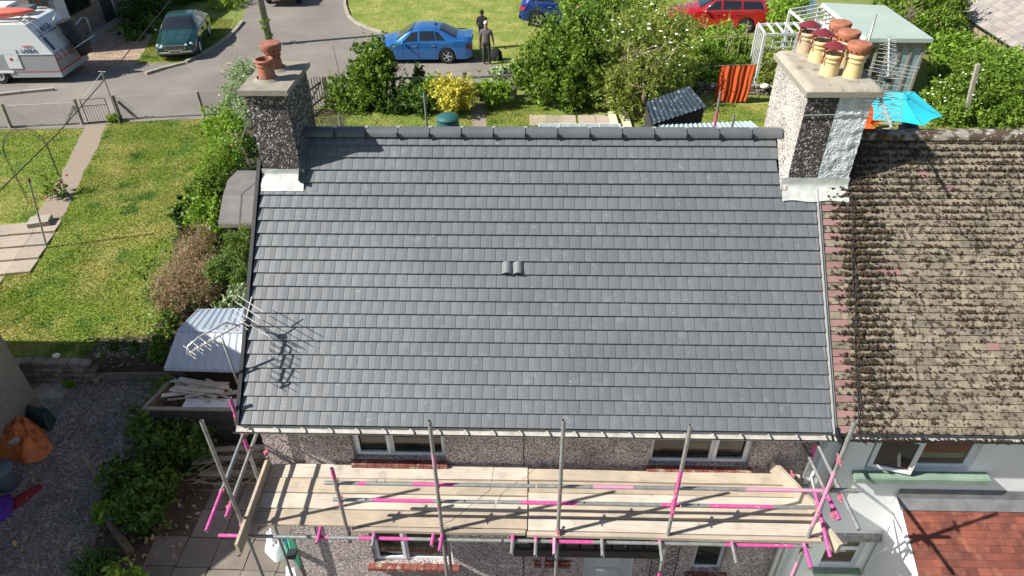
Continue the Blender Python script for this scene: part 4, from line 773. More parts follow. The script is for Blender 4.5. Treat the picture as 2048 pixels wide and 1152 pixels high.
# ---------------- cars ----------------
def lerpk(ks, x):
    if x <= ks[0][0]: return ks[0][1]
    for (a, u), (b, v) in zip(ks, ks[1:]):
        if x <= b: t = (x-a)/(b-a); t = t*t*(3-2*t)*.35+t*.65; return u+(v-u)*t
    return ks[-1][1]
def car(name, label, loc, rz, mt, Ln, Wd, top, belt, roofw, wheels, rimmt='rim', wr=.32, glass_x=None, wind=None, rear=None, sidesplit=(), chrome=False, rimspokes=5, cat='car', rearfront=None, group=None, sill=.2):
    # local x: front at 0, tail at Ln; y across; top and belt are height profiles along the length
    t = thing(name, label, cat, loc, rz, group); hw = Wd/2
    def pw(x): e = min(x, Ln-x)/Ln; return hw*(1-.16*max(0, 1-e/.07)**2-.03*max(0, 1-e/.3))
    def sillz(x):
        z = sill
        for wx in wheels:
            d_ = abs(x-wx); ra = wr+.045
            if d_ < ra: z = max(z, wr+math.sqrt(ra*ra-d_*d_))
        return z+.09*max(0, 1-min(x, Ln-x)/.25)
    def sec(x, v):
        zt_, zb_, w_ = lerpk(top, x), lerpk(belt, x), pw(x); zb_ = min(zb_, zt_-.05); zs = min(sillz(x), zb_-.1); rw = lerpk(roofw, x)*w_/hw; cab = zt_-zb_
        pts = [(w_*.965, zs), (w_*.99, zs+(zb_-zs)*.35), (w_, zs+(zb_-zs)*.62), (w_*.965, zb_), (rw, zt_-.045-.0*cab), (rw*.93, zt_-.012), (rw*.6, zt_+.006), (0, zt_+.012)]
        k = v*(len(pts)-1); i = min(int(k), len(pts)-2); f = k-i; a, b = pts[i], pts[i+1]; return a[0]+(b[0]-a[0])*f, a[1]+(b[1]-a[1])*f
    NX, NV = 84, 28; m = MB(); xs = [Ln*i/NX for i in range(NX+1)]
    V = [[(x,)+sec(x, j/NV) for j in range(NV+1)] for x in xs]; cols = 2*NV+1
    for row in V: m.v += [(x, y, z) for x, y, z in row]+[(x, -y, z) for x, y, z in reversed(row[:-1])]
    m.f = [(i*cols+j, i*cols+j+1, (i+1)*cols+j+1, (i+1)*cols+j) for i in range(NX) for j in range(cols-1)]; m.f += [tuple(range(cols)), tuple(reversed(range(NX*cols, NX*cols+cols)))]; m.m = [0]*len(m.f)
    body = m.build('body', mt, t, 38, local=True)
    MB().box(.25, Ln-.25, -hw*.8, hw*.8, sill-.03, .55).build('underside', 'rubber', t, local=True)
    def surf(x, v, side, off=.008):
        y, z = sec(x, v); e = .004; y2, z2 = sec(x, v+.01) if v < .98 else sec(x, v-.01); x2 = x+.02; ya, za = sec(x2, v)
        a = Vector((.02, ya-y, za-z)); b = Vector((0, y2-y, z2-z)) * (1 if v < .98 else -1); n = b.cross(a)
        if n.length < 1e-9: n = Vector((0, 0, 1))
        n.normalize(); 
        if n.y < 0 and v < .6: n = -n
        if n.z < 0 and v >= .6: n = -n
        p = Vector((x, y, z))+n*off; return Vector((p.x, p.y*side, p.z))
    v1, v2 = 3.12/7, 3.86/7
    def patch(nm, x0a, x0b, x1a, x1b, va, vb, side, mt2, off=.008, par=t, n1=14, n2=6, vb2=None):
        m = MB(); vb2 = vb if vb2 is None else vb2
        for i in range(n1+1):
            for j in range(n2+1):
                fa, fb = i/n1, j/n2; x = (x0a+(x1a-x0a)*fa)*(1-fb)+(x0b+(x1b-x0b)*fa)*fb; m.v.append(tuple(surf(x, va+((vb+(vb2-vb)*fa)-va)*fb, side, off)))
        m.f = [(i*(n2+1)+j, (i+1)*(n2+1)+j, (i+1)*(n2+1)+j+1, i*(n2+1)+j+1)[::side] for i in range(n1) for j in range(n2)]; m.m = [0]*len(m.f); return m.build(nm, mt2, par, True, local=True)
    def across(nm, x0, x1, mt2, off=.008, vlim=4.25/7, par=t):
        m = MB(); n1, n2 = 8, 12
        for i in range(n1+1):
            x = x0+(x1-x0)*i/n1
            for j in range(-n2, n2+1): v = 1-(1-vlim)*abs(j)/n2; m.v.append(tuple(surf(x, min(v, 1), 1 if j >= 0 else -1, off)))
        w_ = 2*n2+1; m.f = [(i*w_+j, i*w_+j+1, (i+1)*w_+j+1, (i+1)*w_+j) for i in range(n1) for j in range(2*n2)]; m.m = [0]*len(m.f); return m.build(nm, mt2, par, True, local=True)
    across('windscreen', wind[0]+.05, wind[1]-.04, 'car_glass'); 
    if rear: across('rear_window', rear[0]+.05, rear[1]-.04, 'car_glass')
    for side in (1, -1):
        for a, b, c, d_ in sidesplit: patch('side_window', a, b, c, d_, v1, v2, side, 'car_glass', .007)
        if chrome:
            a, b, c, d_ = sidesplit[0][0], sidesplit[0][1], sidesplit[-1][2], sidesplit[-1][3]
            m = MB(); m.tube([surf(a-.04+(c-a+.06)*k/12, v1-.012, side, .012) for k in range(13)]+[surf(d_+.02-(d_-b)*k/12, v2+.012, side, .012) for k in range(13)]+[surf(a-.04, v1-.012, side, .012)], .009, 5); m.build('window_trim', 'chrome', t, True, local=True)
        y = hw*.99; xm = sidesplit[0][0]+.12
        m = MB(); m.lathe((0, 0, 0), [(0, -.07), (.05, -.06), (.075, 0), (.05, .06), (0, .07)], 10, sx=.75, sy=1.3); mw = WM[t.name] @ Matrix.Translation((xm, side*(hw+.09), lerpk(belt, xm)+.05)); place('wing_mirror', mesh('wing_mirror', m, mt, 60), t, mw)
        for sx_ in (sidesplit[0][2]-.14, sidesplit[1][2]-.10 if len(sidesplit) > 1 else sidesplit[0][2]): p_ = surf(sx_, 2.5/7, side, .012); MB().box(p_.x-.09, p_.x+.09, min(p_.y, p_.y+side*.02), max(p_.y, p_.y+side*.02), p_.z-.014, p_.z+.014).build('door_handle', 'chrome', t, local=True)
        for xg in (sidesplit[0][0]+.1, sidesplit[0][2]+.02, (sidesplit[1][2] if len(sidesplit) > 1 else sidesplit[0][2])+.02):
            m = MB(); m.tube([surf(xg, v/7, side, .001) for v in (.25, .8, 1.4, 2, 2.6, 3.0)], .005, 4); m.build('door_gap', 'ink', body, local=True)
    tm_ = MB(); tm_.lathe((0, 0, 0), [(wr*.62, -.1), (wr*.96, -.1), (wr, -.07), (wr, .07), (wr*.96, .1), (wr*.64, .1), (wr*.6, .06)], 28); wme = mesh('tyre', tm_, 'rubber', 40)
    rm = MB(); rm.lathe((0, 0, 0), [(wr*.66, .06), (wr*.66, .095), (wr*.6, .1), (wr*.58, .03)], 28); rm.lathe((0, 0, 0), [(0, .075), (wr*.14, .08), (wr*.16, .05)], 12)
    for k in range(rimspokes): a = 2*math.pi*k/rimspokes; c, s = math.cos(a), math.sin(a); rm.bar((c*wr*.1, s*wr*.1, .07), (c*wr*.6, s*wr*.6, .08), wr*.17, .02)
    rme = mesh('rim', rm, rimmt, 40); dme = mesh('brake', MB().lathe((0, 0, 0), [(wr*.62, .02), (0, .02)], 20), 'rubber')
    for wx in wheels:
        for side in (1, -1):
            mw = WM[t.name] @ Matrix.Translation((wx, side*(hw-.11), wr)) @ Matrix.Rotation(-side*math.pi/2, 4, 'X')
            wb = place('wheel', wme, t, mw); place('rim', rme, wb, mw); place('brake_disc', dme, wb, mw)
    return t, surf, sec, patch, across, pw
def toward(a, b): d = Vector(b)-Vector(a); return math.atan2(d.y, d.x)
# blue saloon
pb = Vector((-3.42, 24.95, 1.012)); 
t, surf, sec, patch, across, pw = car('parked_car', 'bright blue saloon car parked on the road beside the two people', pb, R(1.0), 'car_blue', 4.62, 1.74,
    [(0, .62), (.12, .74), (.5, .86), (1.15, .97), (1.3, 1.0), (2.02, 1.40), (2.35, 1.455), (2.9, 1.455), (3.3, 1.38), (4.0, 1.07), (4.2, 1.05), (4.52, 1.03), (4.62, .88)],
    [(0, .55), (.5, .72), (1.2, .86), (2, .90), (3.5, .95), (4.2, .96), (4.62, .8)], [(0, .60), (1.2, .70), (1.35, .70), (2.1, .60), (3.2, .58), (3.9, .66), (4.62, .62)], (.86, 3.53), wind=(1.3, 2.12), rear=(3.18, 3.98), sidesplit=((1.52, 2.02, 2.28, 2.28), (2.36, 2.36, 3.05, 2.98), (3.09, 3.02, 3.5, 3.18)), wr=.325)
for s in (1, -1):
    m = MB(); m.add([surf(4.50, 1.9/7, s, .02), surf(4.60, 1.7/7, s, .02), surf(4.60, 2.7/7, s, .02), surf(4.36, 2.9/7, s, .015), surf(4.40, 2.3/7, s, .02)], [(0, 1, 2, 3, 4)]); m.build('tail_light', 'taillight', t, local=True)
    m = MB(); m.add([surf(.05, 1.8/7, s, .02), surf(.35, 2.2/7, s, .015), surf(.4, 2.9/7, s, .015), surf(.06, 2.8/7, s, .02)], [(0, 1, 2, 3)]); m.build('headlight', 'headlight', t, local=True)
m = MB(); m.lathe((0, 0, 0), [(.05, 0), (.035, .04), (0, .07)], 8, sx=1.6); place('roof_antenna', mesh('roof_antenna', m, 'black_plastic'), t, WM[t.name] @ Matrix.Translation((3.02, 0, 1.455)))
MB().box(4.30, 4.60, -.55, .55, 1.03, 1.065).build('boot_spoiler', 'car_blue', t, local=True)
# dark green saloon facing the camera
fw, rw_ = Vector((-11.3, 25.45, 1)), Vector((-12.05, 28.8, 1)); a = toward(fw, rw_)
fwd = Vector((math.cos(a), math.sin(a), 0)); lat = Vector((-math.sin(a), math.cos(a), 0)); org = fw-fwd*.80+lat*.86
t, surf, sec, patch, across, pw = car('parked_car', 'dark green saloon car with four round headlights parked on the grass', (org.x, org.y, 1.02), a, 'car_green', 4.67, 1.79,
    [(0, .66), (.1, .76), (.45, .84), (1.2, .95), (1.38, .99), (2.08, 1.36), (2.4, 1.41), (3.0, 1.40), (3.4, 1.31), (3.95, 1.04), (4.55, .97), (4.67, .8)],
    [(0, .58), (.5, .70), (1.3, .85), (3.5, .93), (4.67, .8)], [(0, .62), (1.3, .72), (2.1, .60), (3.2, .58), (3.9, .66), (4.67, .6)], (.86, 3.55), rimmt='rim_white', wind=(1.38, 2.14), rear=(3.3, 3.92), sidesplit=((1.6, 2.08, 2.36, 2.36), (2.44, 2.44, 3.2, 3.05)), chrome=True, rimspokes=9, wr=.33)
m = MB(); m.bar((-.012, -.42, .60), (-.012, .42, .60), .03, .20); m.build('grille_frame', 'chrome', t, local=True); m = MB(); m.bar((-.02, -.40, .60), (-.02, .40, .60), .03, .16); m.build('grille', 'ink', t, local=True)
for k in range(-7, 8): MB().box(-.04, -.034, k*.05-.004, k*.05+.004, .53, .67).build('grille_bar', 'chrome', t, local=True)
for s in (1, -1):
    for yy, rr_ in ((.70, .085), (.50, .065)):
        p_ = Vector((.06+.13*(yy > .6), s*yy, .665)); me = mesh('headlight', MB().lathe((0, 0, 0), [(rr_, 0), (rr_*1.05, .03), (rr_*.8, .05), (0, .06)], 16), 'headlight', 50); place('headlight', me, t, WM[t.name] @ Matrix.Translation(p_) @ Matrix.Rotation(-math.pi/2, 4, 'Y'))
m = MB(); m.bar((-.05, -.7, .42), (-.05, .7, .42), .03, .06); m.build('bumper_trim', 'chrome', t, local=True)
pl = MB().box(-.075, -.065, -.26, .26, .37, .48).build('number_plate', 'plate_white', t, local=True)
text('GX55 MLR', .095, 'ink', pl, WM[t.name] @ frame_m((-.077, 0, .425), (0, -1, 0), (0, 0, 1)))
for s in (-.35, .0, .35): m = MB(); m.tube([surf(x, (7-abs(s)*3.0)/7 if s else 1, 1 if s >= 0 else -1, .0) for x in (.15, .5, .9, 1.3)], .012, 5); m.build('bonnet_crease', 'car_green', t, True, local=True)
m = MB(); m.tube([(1.42, -.6, 1.005), (1.40, 0, 1.0), (1.43, .55, 1.01)], .012, 5); m.build('wiper', 'ink', t, local=True)
# dark blue off-roader (tail towards us on its side)
t, surf, sec, patch, across, pw = car('parked_car', 'dark blue off roader parked on the far lawn behind the trees', (7.95, 30.2, 1.0), R(180-4), 'car_darkblue', 4.75, 1.93,
    [(0, .86), (.12, 1.0), (.6, 1.08), (1.2, 1.18), (1.4, 1.24), (2.05, 1.66), (2.4, 1.72), (3.8, 1.71), (4.15, 1.64), (4.55, 1.25), (4.68, 1.1), (4.75, .9)],
    [(0, .75), (.6, .98), (1.4, 1.1), (4.3, 1.18), (4.75, .95)], [(0, .66), (1.3, .76), (2.1, .68), (4.0, .66), (4.75, .74)], (.95, 3.84), wind=(1.4, 2.1), rear=(4.12, 4.6), sidesplit=((1.62, 2.1, 2.4, 2.4), (2.48, 2.48, 3.35, 3.3), (3.43, 3.4, 4.15, 3.95)), chrome=True, wr=.38, sill=.3)
for s in (1, -1):
    m = MB(); m.add([surf(4.5, 2.2/7, s, .02), surf(4.72, 2.1/7, s, .03), surf(4.68, 3.0/7, s, .02), surf(4.35, 2.9/7, s, .012)], [(0, 1, 2, 3)]); m.build('tail_light', 'taillight', t, local=True)
MB().box(4.70, 4.78, -.85, .85, .42, .55).build('rear_bumper', 'dark_plastic', t, local=True)
# red estate
org = Vector((10.5, 29.9, 1.0))
t, surf, sec, patch, across, pw = car('parked_car', 'red estate car parked behind the garden pergola', org, R(-6), 'car_red', 4.85, 1.88,
    [(0, .68), (.12, .80), (.5, .9), (1.25, 1.02), (1.4, 1.06), (2.15, 1.46), (2.5, 1.52), (4.2, 1.49), (4.5, 1.40), (4.75, 1.05), (4.85, .85)],
    [(0, .6), (.6, .8), (1.4, .95), (4.3, 1.06), (4.85, .9)], [(0, .62), (1.3, .74), (2.2, .62), (4.2, .60), (4.85, .70)], (.92, 3.72), wind=(1.4, 2.22), rear=(4.42, 4.72), sidesplit=((1.62, 2.18, 2.42, 2.42), (2.50, 2.50, 3.35, 3.35), (3.43, 3.43, 4.42, 4.3)), chrome=True, wr=.34)
for s in (1, -1):
    m = MB(); m.tube([(2.6, s*.62, 1.50), (2.75, s*.62, 1.55), (4.0, s*.61, 1.53), (4.15, s*.61, 1.48)], .014, 5); m.build('roof_rail', 'ink', t, True, local=True)
    m = MB(); m.add([surf(4.72, 2.2/7, s, .02), surf(4.82, 2.2/7, s, .03), surf(4.72, 3.6/7, s, .02), surf(4.60, 3.6/7, s, .012)], [(0, 1, 2, 3)]); m.build('tail_light', 'taillight', t, local=True)
# pickup at the top edge, tail towards the camera
t = thing('parked_van', 'silver flatbed van with yellow plate parked at the end of the road', 'van', (-10.0, 33.3, 1.0), 0)
m = MB(); m.box(-1.0, 1.0, 0, 4.6, .55, .95); m.box(-.98, .98, 3.0, 4.6, .95, 2.0); m.box(-1.0, 1.0, 0, .06, .95, 1.3); m.build('body', 'van_white', t, local=True)
m = MB(); m.box(-.9, .9, -.06, 0, .38, .56); m.build('rear_bumper', 'rubber', t, local=True); pl = MB().box(-.26, .26, -.075, -.06, .42, .54).build('number_plate', 'plate_yellow', t, local=True)
text('SJ54 EVL', .09, 'ink', pl, WM[t.name] @ frame_m((0, -.077, .48), (1, 0, 0), (0, 0, 1)))
for s in (-1, 1):
    MB().box(s*.78-.14, s*.78+.14, -.03, -.002, .58, .68).build('tail_light', 'taillight', t, local=True)
    for wy in (.9, 3.9): place('wheel', mesh('wheel', MB().lathe((0, 0, 0), [(0, -.1), (.3, -.1), (.33, -.07), (.33, .07), (.3, .1), (0, .1)], 20), 'rubber', 40), t, WM[t.name] @ Matrix.Translation((s*.85, wy, .33)) @ Matrix.Rotation(math.pi/2, 4, 'Y'))
# ---------------- motorhome ----------------
c0 = Vector((-15.6, 21.75, 1.01)); az = toward((-14.35, 21.75), (-15.6, 24.3)); fdir = R(180)   # rear right corner, forward runs to -x
t = thing('motorhome', 'white and grey motorhome with covered bikes on its back and kayak on the roof', 'motorhome', c0, R(2))
LV, WV, HV = 6.2, 2.25, 2.4
prof = [(0, .35), (-LV, .35), (-LV, HV-.1), (-.82, HV), (-.70, HV-.04), (-.58, HV-.2), (0, 1.15)]   # side outline, rear slopes in towards the roof
m = MB(); n = len(prof)
m.v = [(x, 0, z) for x, z in prof]+[(x, WV, z) for x, z in prof]; m.f = [tuple(range(n)), tuple(reversed(range(n, 2*n)))]+[((i+1) % n, i, n+i, n+(i+1) % n) for i in range(n)]; m.m = [0]*len(m.f); bdy = m.build('body', 'van_white', t, local=True)
m = MB(); m.add([(-.005, -.008, .5), (-LV, -.008, .5), (-LV, -.008, 1.22), (-.005, -.008, 1.22)], [(3, 2, 1, 0)]); m.box(-LV, -.0, -.007, -.001, .5, 1.22); m.box(-.0, .006, .0, WV, .5, 1.24); m.build('lower_panel', 'van_grey', t, local=True)
m = MB(); m.box(-2.05, .01, -.02, WV+.01, .27, .5); m.box(-LV, -3.15, -.02, WV+.01, .27, .5); m.build('skirt', 'van_skirt', t, local=True)
m = MB(); m.box(-LV, .0, -.026, -.02, .49, .52); m.box(.006, .012, 0, WV, .49, .55); m.box(.006, .012, 0, .05, .5, 1.2); m.box(.006, .012, 0, WV, .92, .97); m.build('red_stripe', 'van_red', t, local=True)
m = MB(); m.box(-2.0, .0, -.03, -.02, 1.21, 1.235); m.box(-3.3, -1.9, -.05, 0, .47, .55); m.build('trim', 'van_white', t, local=True)
tyre = mesh('wheel', MB().lathe((0, 0, 0), [(.0, -.12), (.33, -.12), (.35, -.08), (.35, .08), (.33, .12), (.2, .12), (.19, .06), (0, .06)], 24), 'rubber', 40); hub = mesh('hub_cap', MB().lathe((0, 0, 0), [(.22, .08), (.21, .13), (.08, .12), (.06, .15), (0, .15)], 20), 'rim', 40)
for wx in (-2.6, -5.4):
    mw = WM[t.name] @ Matrix.Translation((wx, .12, .35)) @ Matrix.Rotation(math.pi/2, 4, 'X'); wo = place('wheel', tyre, t, mw); place('hub_cap', hub, wo, mw)
MB().box(-3.1, -2.1, -.005, .4, .28, .62).build('wheel_arch', 'rubber', t, local=True)
lt = WM[t.name]
text('LAIKA', .24, 'van_blue', bdy, lt @ frame_m((-.95, -.016, 1.34), (1, 0, 0), (.0, 0, 1)), .003)
m = MB()
for k in range(4): m.bar((-1.18+.1*k, -.016, 1.56+.02*(k % 2)), (-.98+.08*k, -.016, 1.50+.03*k*.5), .02, .012)
m.build('emblem', 'van_red', bdy, local=True)
RPT = 1
def rp_(y, z, off=.02): x = -.58*(z-1.15)/1.15; return (x+off*.9, y, z+off*.4)
text('LAIKA', .34, 'van_blue', bdy, lt @ frame_m((rp_(0, 2.05, .03)[0], .72, 2.05), (0, 1, 0), (-.58, 0, 1.15)), .004)
nrm = Vector((1.3, 0, .62)).normalized()
def rp_(y, z, off=.02): x = -.58*(z-1.15)/1.15; return (x+off*.9, y, z+off*.4)
m = MB(); m.add([rp_(.05, 1.86, .012), rp_(WV-.05, 1.86, .012), rp_(WV-.05, 1.89, .012), rp_(.05, 1.89, .012)], [(0, 1, 2, 3)]); m.add([rp_(.2, 1.3, .01), rp_(.45, 1.3, .01), rp_(.45, 1.8, .01), rp_(.2, 1.8, .01)], [(0, 1, 2, 3)]); m.build('rear_stripe', 'van_blue', t, local=True)
# gas locker door on the side
m = MB(); m.box(-2.05, -1.45, -.022, -.006, .62, 1.42); gd = m.build('gas_locker', 'van_skirt', t, local=True)
m = MB(); m.box(-2.02, -1.48, -.03, -.022, .65, 1.39); m.build('locker_door', 'van_white', gd, local=True); m = MB(); m.bar((-1.85, -.034, 1.0), (-1.73, -.034, 1.06), .005, .10); m.build('warning_label', 'van_red', gd, local=True); m = MB(); m.box(-1.66, -1.56, -.036, -.031, .98, 1.08); m.build('round_label', 'plate_white', gd, local=True)
m = MB(); m.box(-3.9, -3.1, -.02, -.006, 1.35, 1.75); wn = m.build('side_window', 'car_glass', t, local=True)
me = mesh('water_filler', MB().lathe((0, 0, 0), [(.09, 0), (.09, .02), (.05, .02), (.05, .0)], 16), 'chrome'); place('water_filler', me, t, lt @ Matrix.Translation((-2.75, -.01, 1.36)) @ Matrix.Rotation(math.pi/2, 4, 'X'))
# ladder, roof rails, bike rack with cover
m = MB(); 
for y in (.28, .62): m.tube([rp_(y, .95, .1), rp_(y, 1.6, .1), rp_(y, 2.3, .1), (-.8, y, HV+.12), (-1.0, y, HV+.02)], .018, 6)
for k in range(6): z = 1.1+.26*k; m.tube([rp_(.28, z, .1), rp_(.62, z, .1)], .014, 6)
m.build('ladder', 'alu', t, True, local=True)
m = MB()
for y in (.12, WV-.12): m.tube([(-LV+.2, y, HV+.08), (-.95, y, HV+.1), (-.7, y, HV+.02)], .02, 6)
for x in (-5.5, -4, -2.5, -1.2): m.tube([(x, .12, HV+.08), (x, WV-.12, HV+.08)], .016, 6)
m.build('roof_rack', 'alu', t, True, local=True)
for q__ in ([rp_(1.0, 1.05, .7), rp_(2.15, 1.05, .7)], [rp_(1.0, 2.1, .35), rp_(1.35, 2.25, .5), rp_(1.6, 1.95, .55)], [rp_(1.0, 1.0, .05), rp_(1.0, 1.05, .69)]): MB().tube(q__, .018, 6).build('rack_tube', 'alu', t, True, local=True)
NX, NY = 18, 14; m = MB()                     # the black cover over the bikes: a sagging envelope
def cov(a, b):
    th = a*2*math.pi; z = .75+1.35*b; w_ = .62*(1-.25*b)*(1-.3*(1-b)**3); dd = .30*(1-.35*b)*(1-.5*(1-b)**2); y = 1.55+math.cos(th)*w_*(1+.05*math.sin(5*th+3*b)); x = -.58*(z-1.15)/1.15*(z > 1.15)+.40+math.sin(th)*dd*(1+.12*math.sin(3*th+4*b)); return (x, y, z)
for j in range(NY+1):
    for i in range(NX): m.v.append(cov(i/NX, j/NY))
m.f = [(j*NX+i, j*NX+(i+1) % NX, (j+1)*NX+(i+1) % NX, (j+1)*NX+i) for j in range(NY) for i in range(NX)]+[tuple(reversed(range(NX))), tuple(range(NY*NX, NY*NX+NX))]; m.m = [0]*len(m.f)
tv = m.build('bike_cover', 'cover_black', None, 50, local=True); tv.matrix_world = lt; tag(tv, 'black fabric cover over bicycles hanging on the back of the motorhome', 'bike cover')
m = MB(); NXk = 26                              # kayak
for i in range(NXk+1):
    f = i/NXk; w_ = .36*math.sin(math.pi*min(max(f, .004), .996))**.6; h_ = .20*math.sin(math.pi*min(max(f, .004), .996))**.5
    for k in range(12): a = 2*math.pi*k/12; m.v.append((-3.75+3.3*f, .55+w_*math.cos(a), HV+.30+h_*math.sin(a)+.10*(2*f-1)**2))
m.f = [(i*12+k, i*12+(k+1) % 12, (i+1)*12+(k+1) % 12, (i+1)*12+k) for i in range(NXk) for k in range(12)]; m.m = [0]*len(m.f)
ky = m.build('kayak', 'kayak_red', None, True, local=True); ky.matrix_world = lt; tag(ky, 'faded red kayak strapped upside down on the motorhome roof', 'kayak')
m = MB(); m.box(-4.6, -1.9, 1.15, 2.05, HV+.12, HV+.40); bx = m.build('roof_box', 'van_white', None, False, local=True); bx.matrix_world = lt; tag(bx, 'long white luggage box on the motorhome roof behind the kayak', 'roof box')
bv = bx.modifiers.new('bevel', 'BEVEL'); bv.width = .09; bv.segments = 3
m = MB(); m.box(-1.85, -1.15, 1.2, 1.9, HV+.10, HV+.28); hb = m.build('roof_vent', 'bin_grey', t, False, local=True)
# ---------------- plants ----------------
def B(u, v, y, ru, rv=None, ry=None):        # an ellipsoid of leaves around a spot at distance y
    p = P(u, v, y=y); s = FPX/((p-C_).dot(F_)); rv = ru if rv is None else rv; a, b = ru/s, rv/s*1.05; return (p.x, p.y, p.z, a, (ry or (a+b)/2), b)
def flowers(t, blobs, n, size, mt, name='flower_head', top=True):
    C = clumps(blobs, n*3, .02, 3, .95)[:n*3]; b0 = blobs[0]
    C = C[(C[:, 2] > b0[2]-b0[5]*.4)]; C = C[rng.permutation(len(C))[:n]]
    return tag(lumps(name, C, rng.uniform(.6, 1.2, len(C))*size, mt, t, flat=.35), kind='stuff')
# left boundary
t = shrub('flowering_shrub', 'silvery pale green shrub beside the small terracotta chimney pots', 'shrub', [B(478, 180, 18.6, 26, 34), B(470, 215, 17.8, 26, 30), B(492, 145, 19.5, 26, 22), B(500, 230, 17.5, 24, 30)], 9000, .035, 'leaf_silver', cl=.2)
shrub('green_shrub', 'bright green shrub at the lawn edge below the silvery one', 'shrub', [B(445, 250, 15.8, 34, 28), B(468, 275, 15.2, 28, 30), B(425, 268, 15.8, 18, 18)], 8000, .04, 'leaf_bright')
t = shrub('green_shrub', 'bright green feathery shrub with pink spikes beside the chimney', 'shrub', [B(440, 320, 13.4, 34, 34), B(468, 310, 13.6, 24, 34), B(415, 345, 13.0, 22, 24)], 9000, .035, 'leaf_bright', asp=.3); flowers(t, [B(462, 285, 13.4, 14, 22)], 26, .03, 'petal_pink')
shrub('green_shrub', 'mid green shrub beside the thin post above the felt roofed shed', 'shrub', [B(418, 378, 11.9, 34, 26), B(400, 395, 11.7, 22, 20)], 6000, .04, 'leaf')
shrub('broadleaf_shrub', 'dark glossy broad leaved shrub at the lawn edge left of the felt roof', 'shrub', [B(378, 430, 10.6, 26, 26), B(372, 450, 10.3, 16, 18)], 2200, .07, 'leaf_dark', asp=.6)
shrub('green_shrub', 'bright green spreading shrub touching the felt roofed shed', 'shrub', [B(415, 432, 10.4, 34, 34), B(425, 470, 9.8, 22, 26)], 8000, .038, 'leaf_bright')
for lb, bl in (('brown dried out conifer standing below the green spreading shrub', [B(400, 490, 9.0, 34, 40, .4), B(385, 520, 8.6, 32, 34, .4)]), ('brown dried out bush nearest the lawn edge above the metal shed', [B(355, 560, 7.6, 40, 40, .5), B(345, 600, 7.0, 34, 30, .4)]), ('brown bare bush squeezed between two green conifers', [B(410, 580, 7.4, 30, 36, .4), B(420, 545, 8.0, 26, 26, .4)])):
    shrub('dead_shrub', lb, 'shrub', bl, 9000, .028, 'leaf_dead', asp=.18, up=1., stems=26, stemr=.012, barkm='twig_pale', cl=.2)
for lb, bl in (('green conifer with upright sprays against the dark verge of the new roof', [B(478, 500, 8.6, 26, 34), B(465, 535, 8.0, 30, 26), B(495, 480, 8.8, 14, 28)]), ('low green conifer sprays under the brown bush by the roof edge', [B(440, 545, 7.6, 26, 24), B(480, 560, 7.4, 18, 20)])):
    shrub('conifer', lb, 'conifer', bl, 8000, .035, 'leaf_conifer', asp=.22, up=1.5, cl=.17)
shrub('ivy_bush', 'pale variegated bush beside the roof edge above the metal shed', 'shrub', [B(482, 590, 6.8, 22, 20), B(455, 612, 6.4, 26, 12)], 3000, .045, 'leaf_silver')
shrub('bramble', 'thin bramble growing against the end of the metal shed', 'bramble', [B(335, 650, 6.3, 16, 30), B(320, 700, 5.5, 20, 26)], 1800, .04, 'leaf')
C_ = C_
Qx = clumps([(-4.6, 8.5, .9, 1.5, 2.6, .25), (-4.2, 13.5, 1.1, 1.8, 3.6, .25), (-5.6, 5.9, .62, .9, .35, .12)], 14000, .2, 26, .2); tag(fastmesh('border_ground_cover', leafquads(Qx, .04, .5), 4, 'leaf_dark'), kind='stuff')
Qd = np.c_[rng.uniform(-6.4, -2.4, 3500), rng.uniform(-.6, 5.6, 3500), rng.uniform(.01, .06, 3500)]; tag(fastmesh('leaf_litter', leafquads(Qd[:1500], .04, .5, 2), 4, 'leaf_dead'), kind='stuff')
# shaded planting by the yard
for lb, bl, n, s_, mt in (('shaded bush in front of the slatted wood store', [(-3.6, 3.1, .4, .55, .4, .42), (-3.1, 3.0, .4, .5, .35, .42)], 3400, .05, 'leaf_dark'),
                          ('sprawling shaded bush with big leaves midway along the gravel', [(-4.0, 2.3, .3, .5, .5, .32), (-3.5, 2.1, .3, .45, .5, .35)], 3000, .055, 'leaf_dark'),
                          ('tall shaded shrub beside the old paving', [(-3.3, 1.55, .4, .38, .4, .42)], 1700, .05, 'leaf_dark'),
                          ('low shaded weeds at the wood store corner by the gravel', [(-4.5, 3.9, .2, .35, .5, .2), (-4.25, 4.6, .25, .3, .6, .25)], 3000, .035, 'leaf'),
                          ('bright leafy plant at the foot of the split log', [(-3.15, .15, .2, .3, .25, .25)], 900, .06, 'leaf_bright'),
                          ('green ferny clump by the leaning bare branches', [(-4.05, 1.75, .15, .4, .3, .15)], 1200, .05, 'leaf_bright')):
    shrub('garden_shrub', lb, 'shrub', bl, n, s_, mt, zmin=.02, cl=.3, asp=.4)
t = thing('strap_leaved_plant', 'dark strap leaved clump beside the split log', 'plant', (-3.9, .55, 0)); C0 = np.repeat(np.array([[-3.85, .55, .02]]), 160, 0)+rng.normal(size=(160, 3))*(.12, .12, 0)
V = []
for c in C0: th = random.uniform(0, 6.28); d_ = np.array([math.cos(th), math.sin(th), 0]); s_ = np.array([-d_[1], d_[0], 0])*.012; l_ = random.uniform(.25, .45); V.append([c-s_, c+s_, c+d_*l_*.5+s_+np.array([0, 0, l_*.6]), c+d_*l_*.5-s_+np.array([0, 0, l_*.6])]); V.append([c+d_*l_*.5-s_+np.array([0, 0, l_*.6]), c+d_*l_*.5+s_+np.array([0, 0, l_*.6]), c+d_*l_+s_*.2+np.array([0, 0, l_*.3]), c+d_*l_-s_*.2+np.array([0, 0, l_*.3])])
fastmesh('foliage', np.array(V).reshape(-1, 3), 4, 'leaf_dark', t)
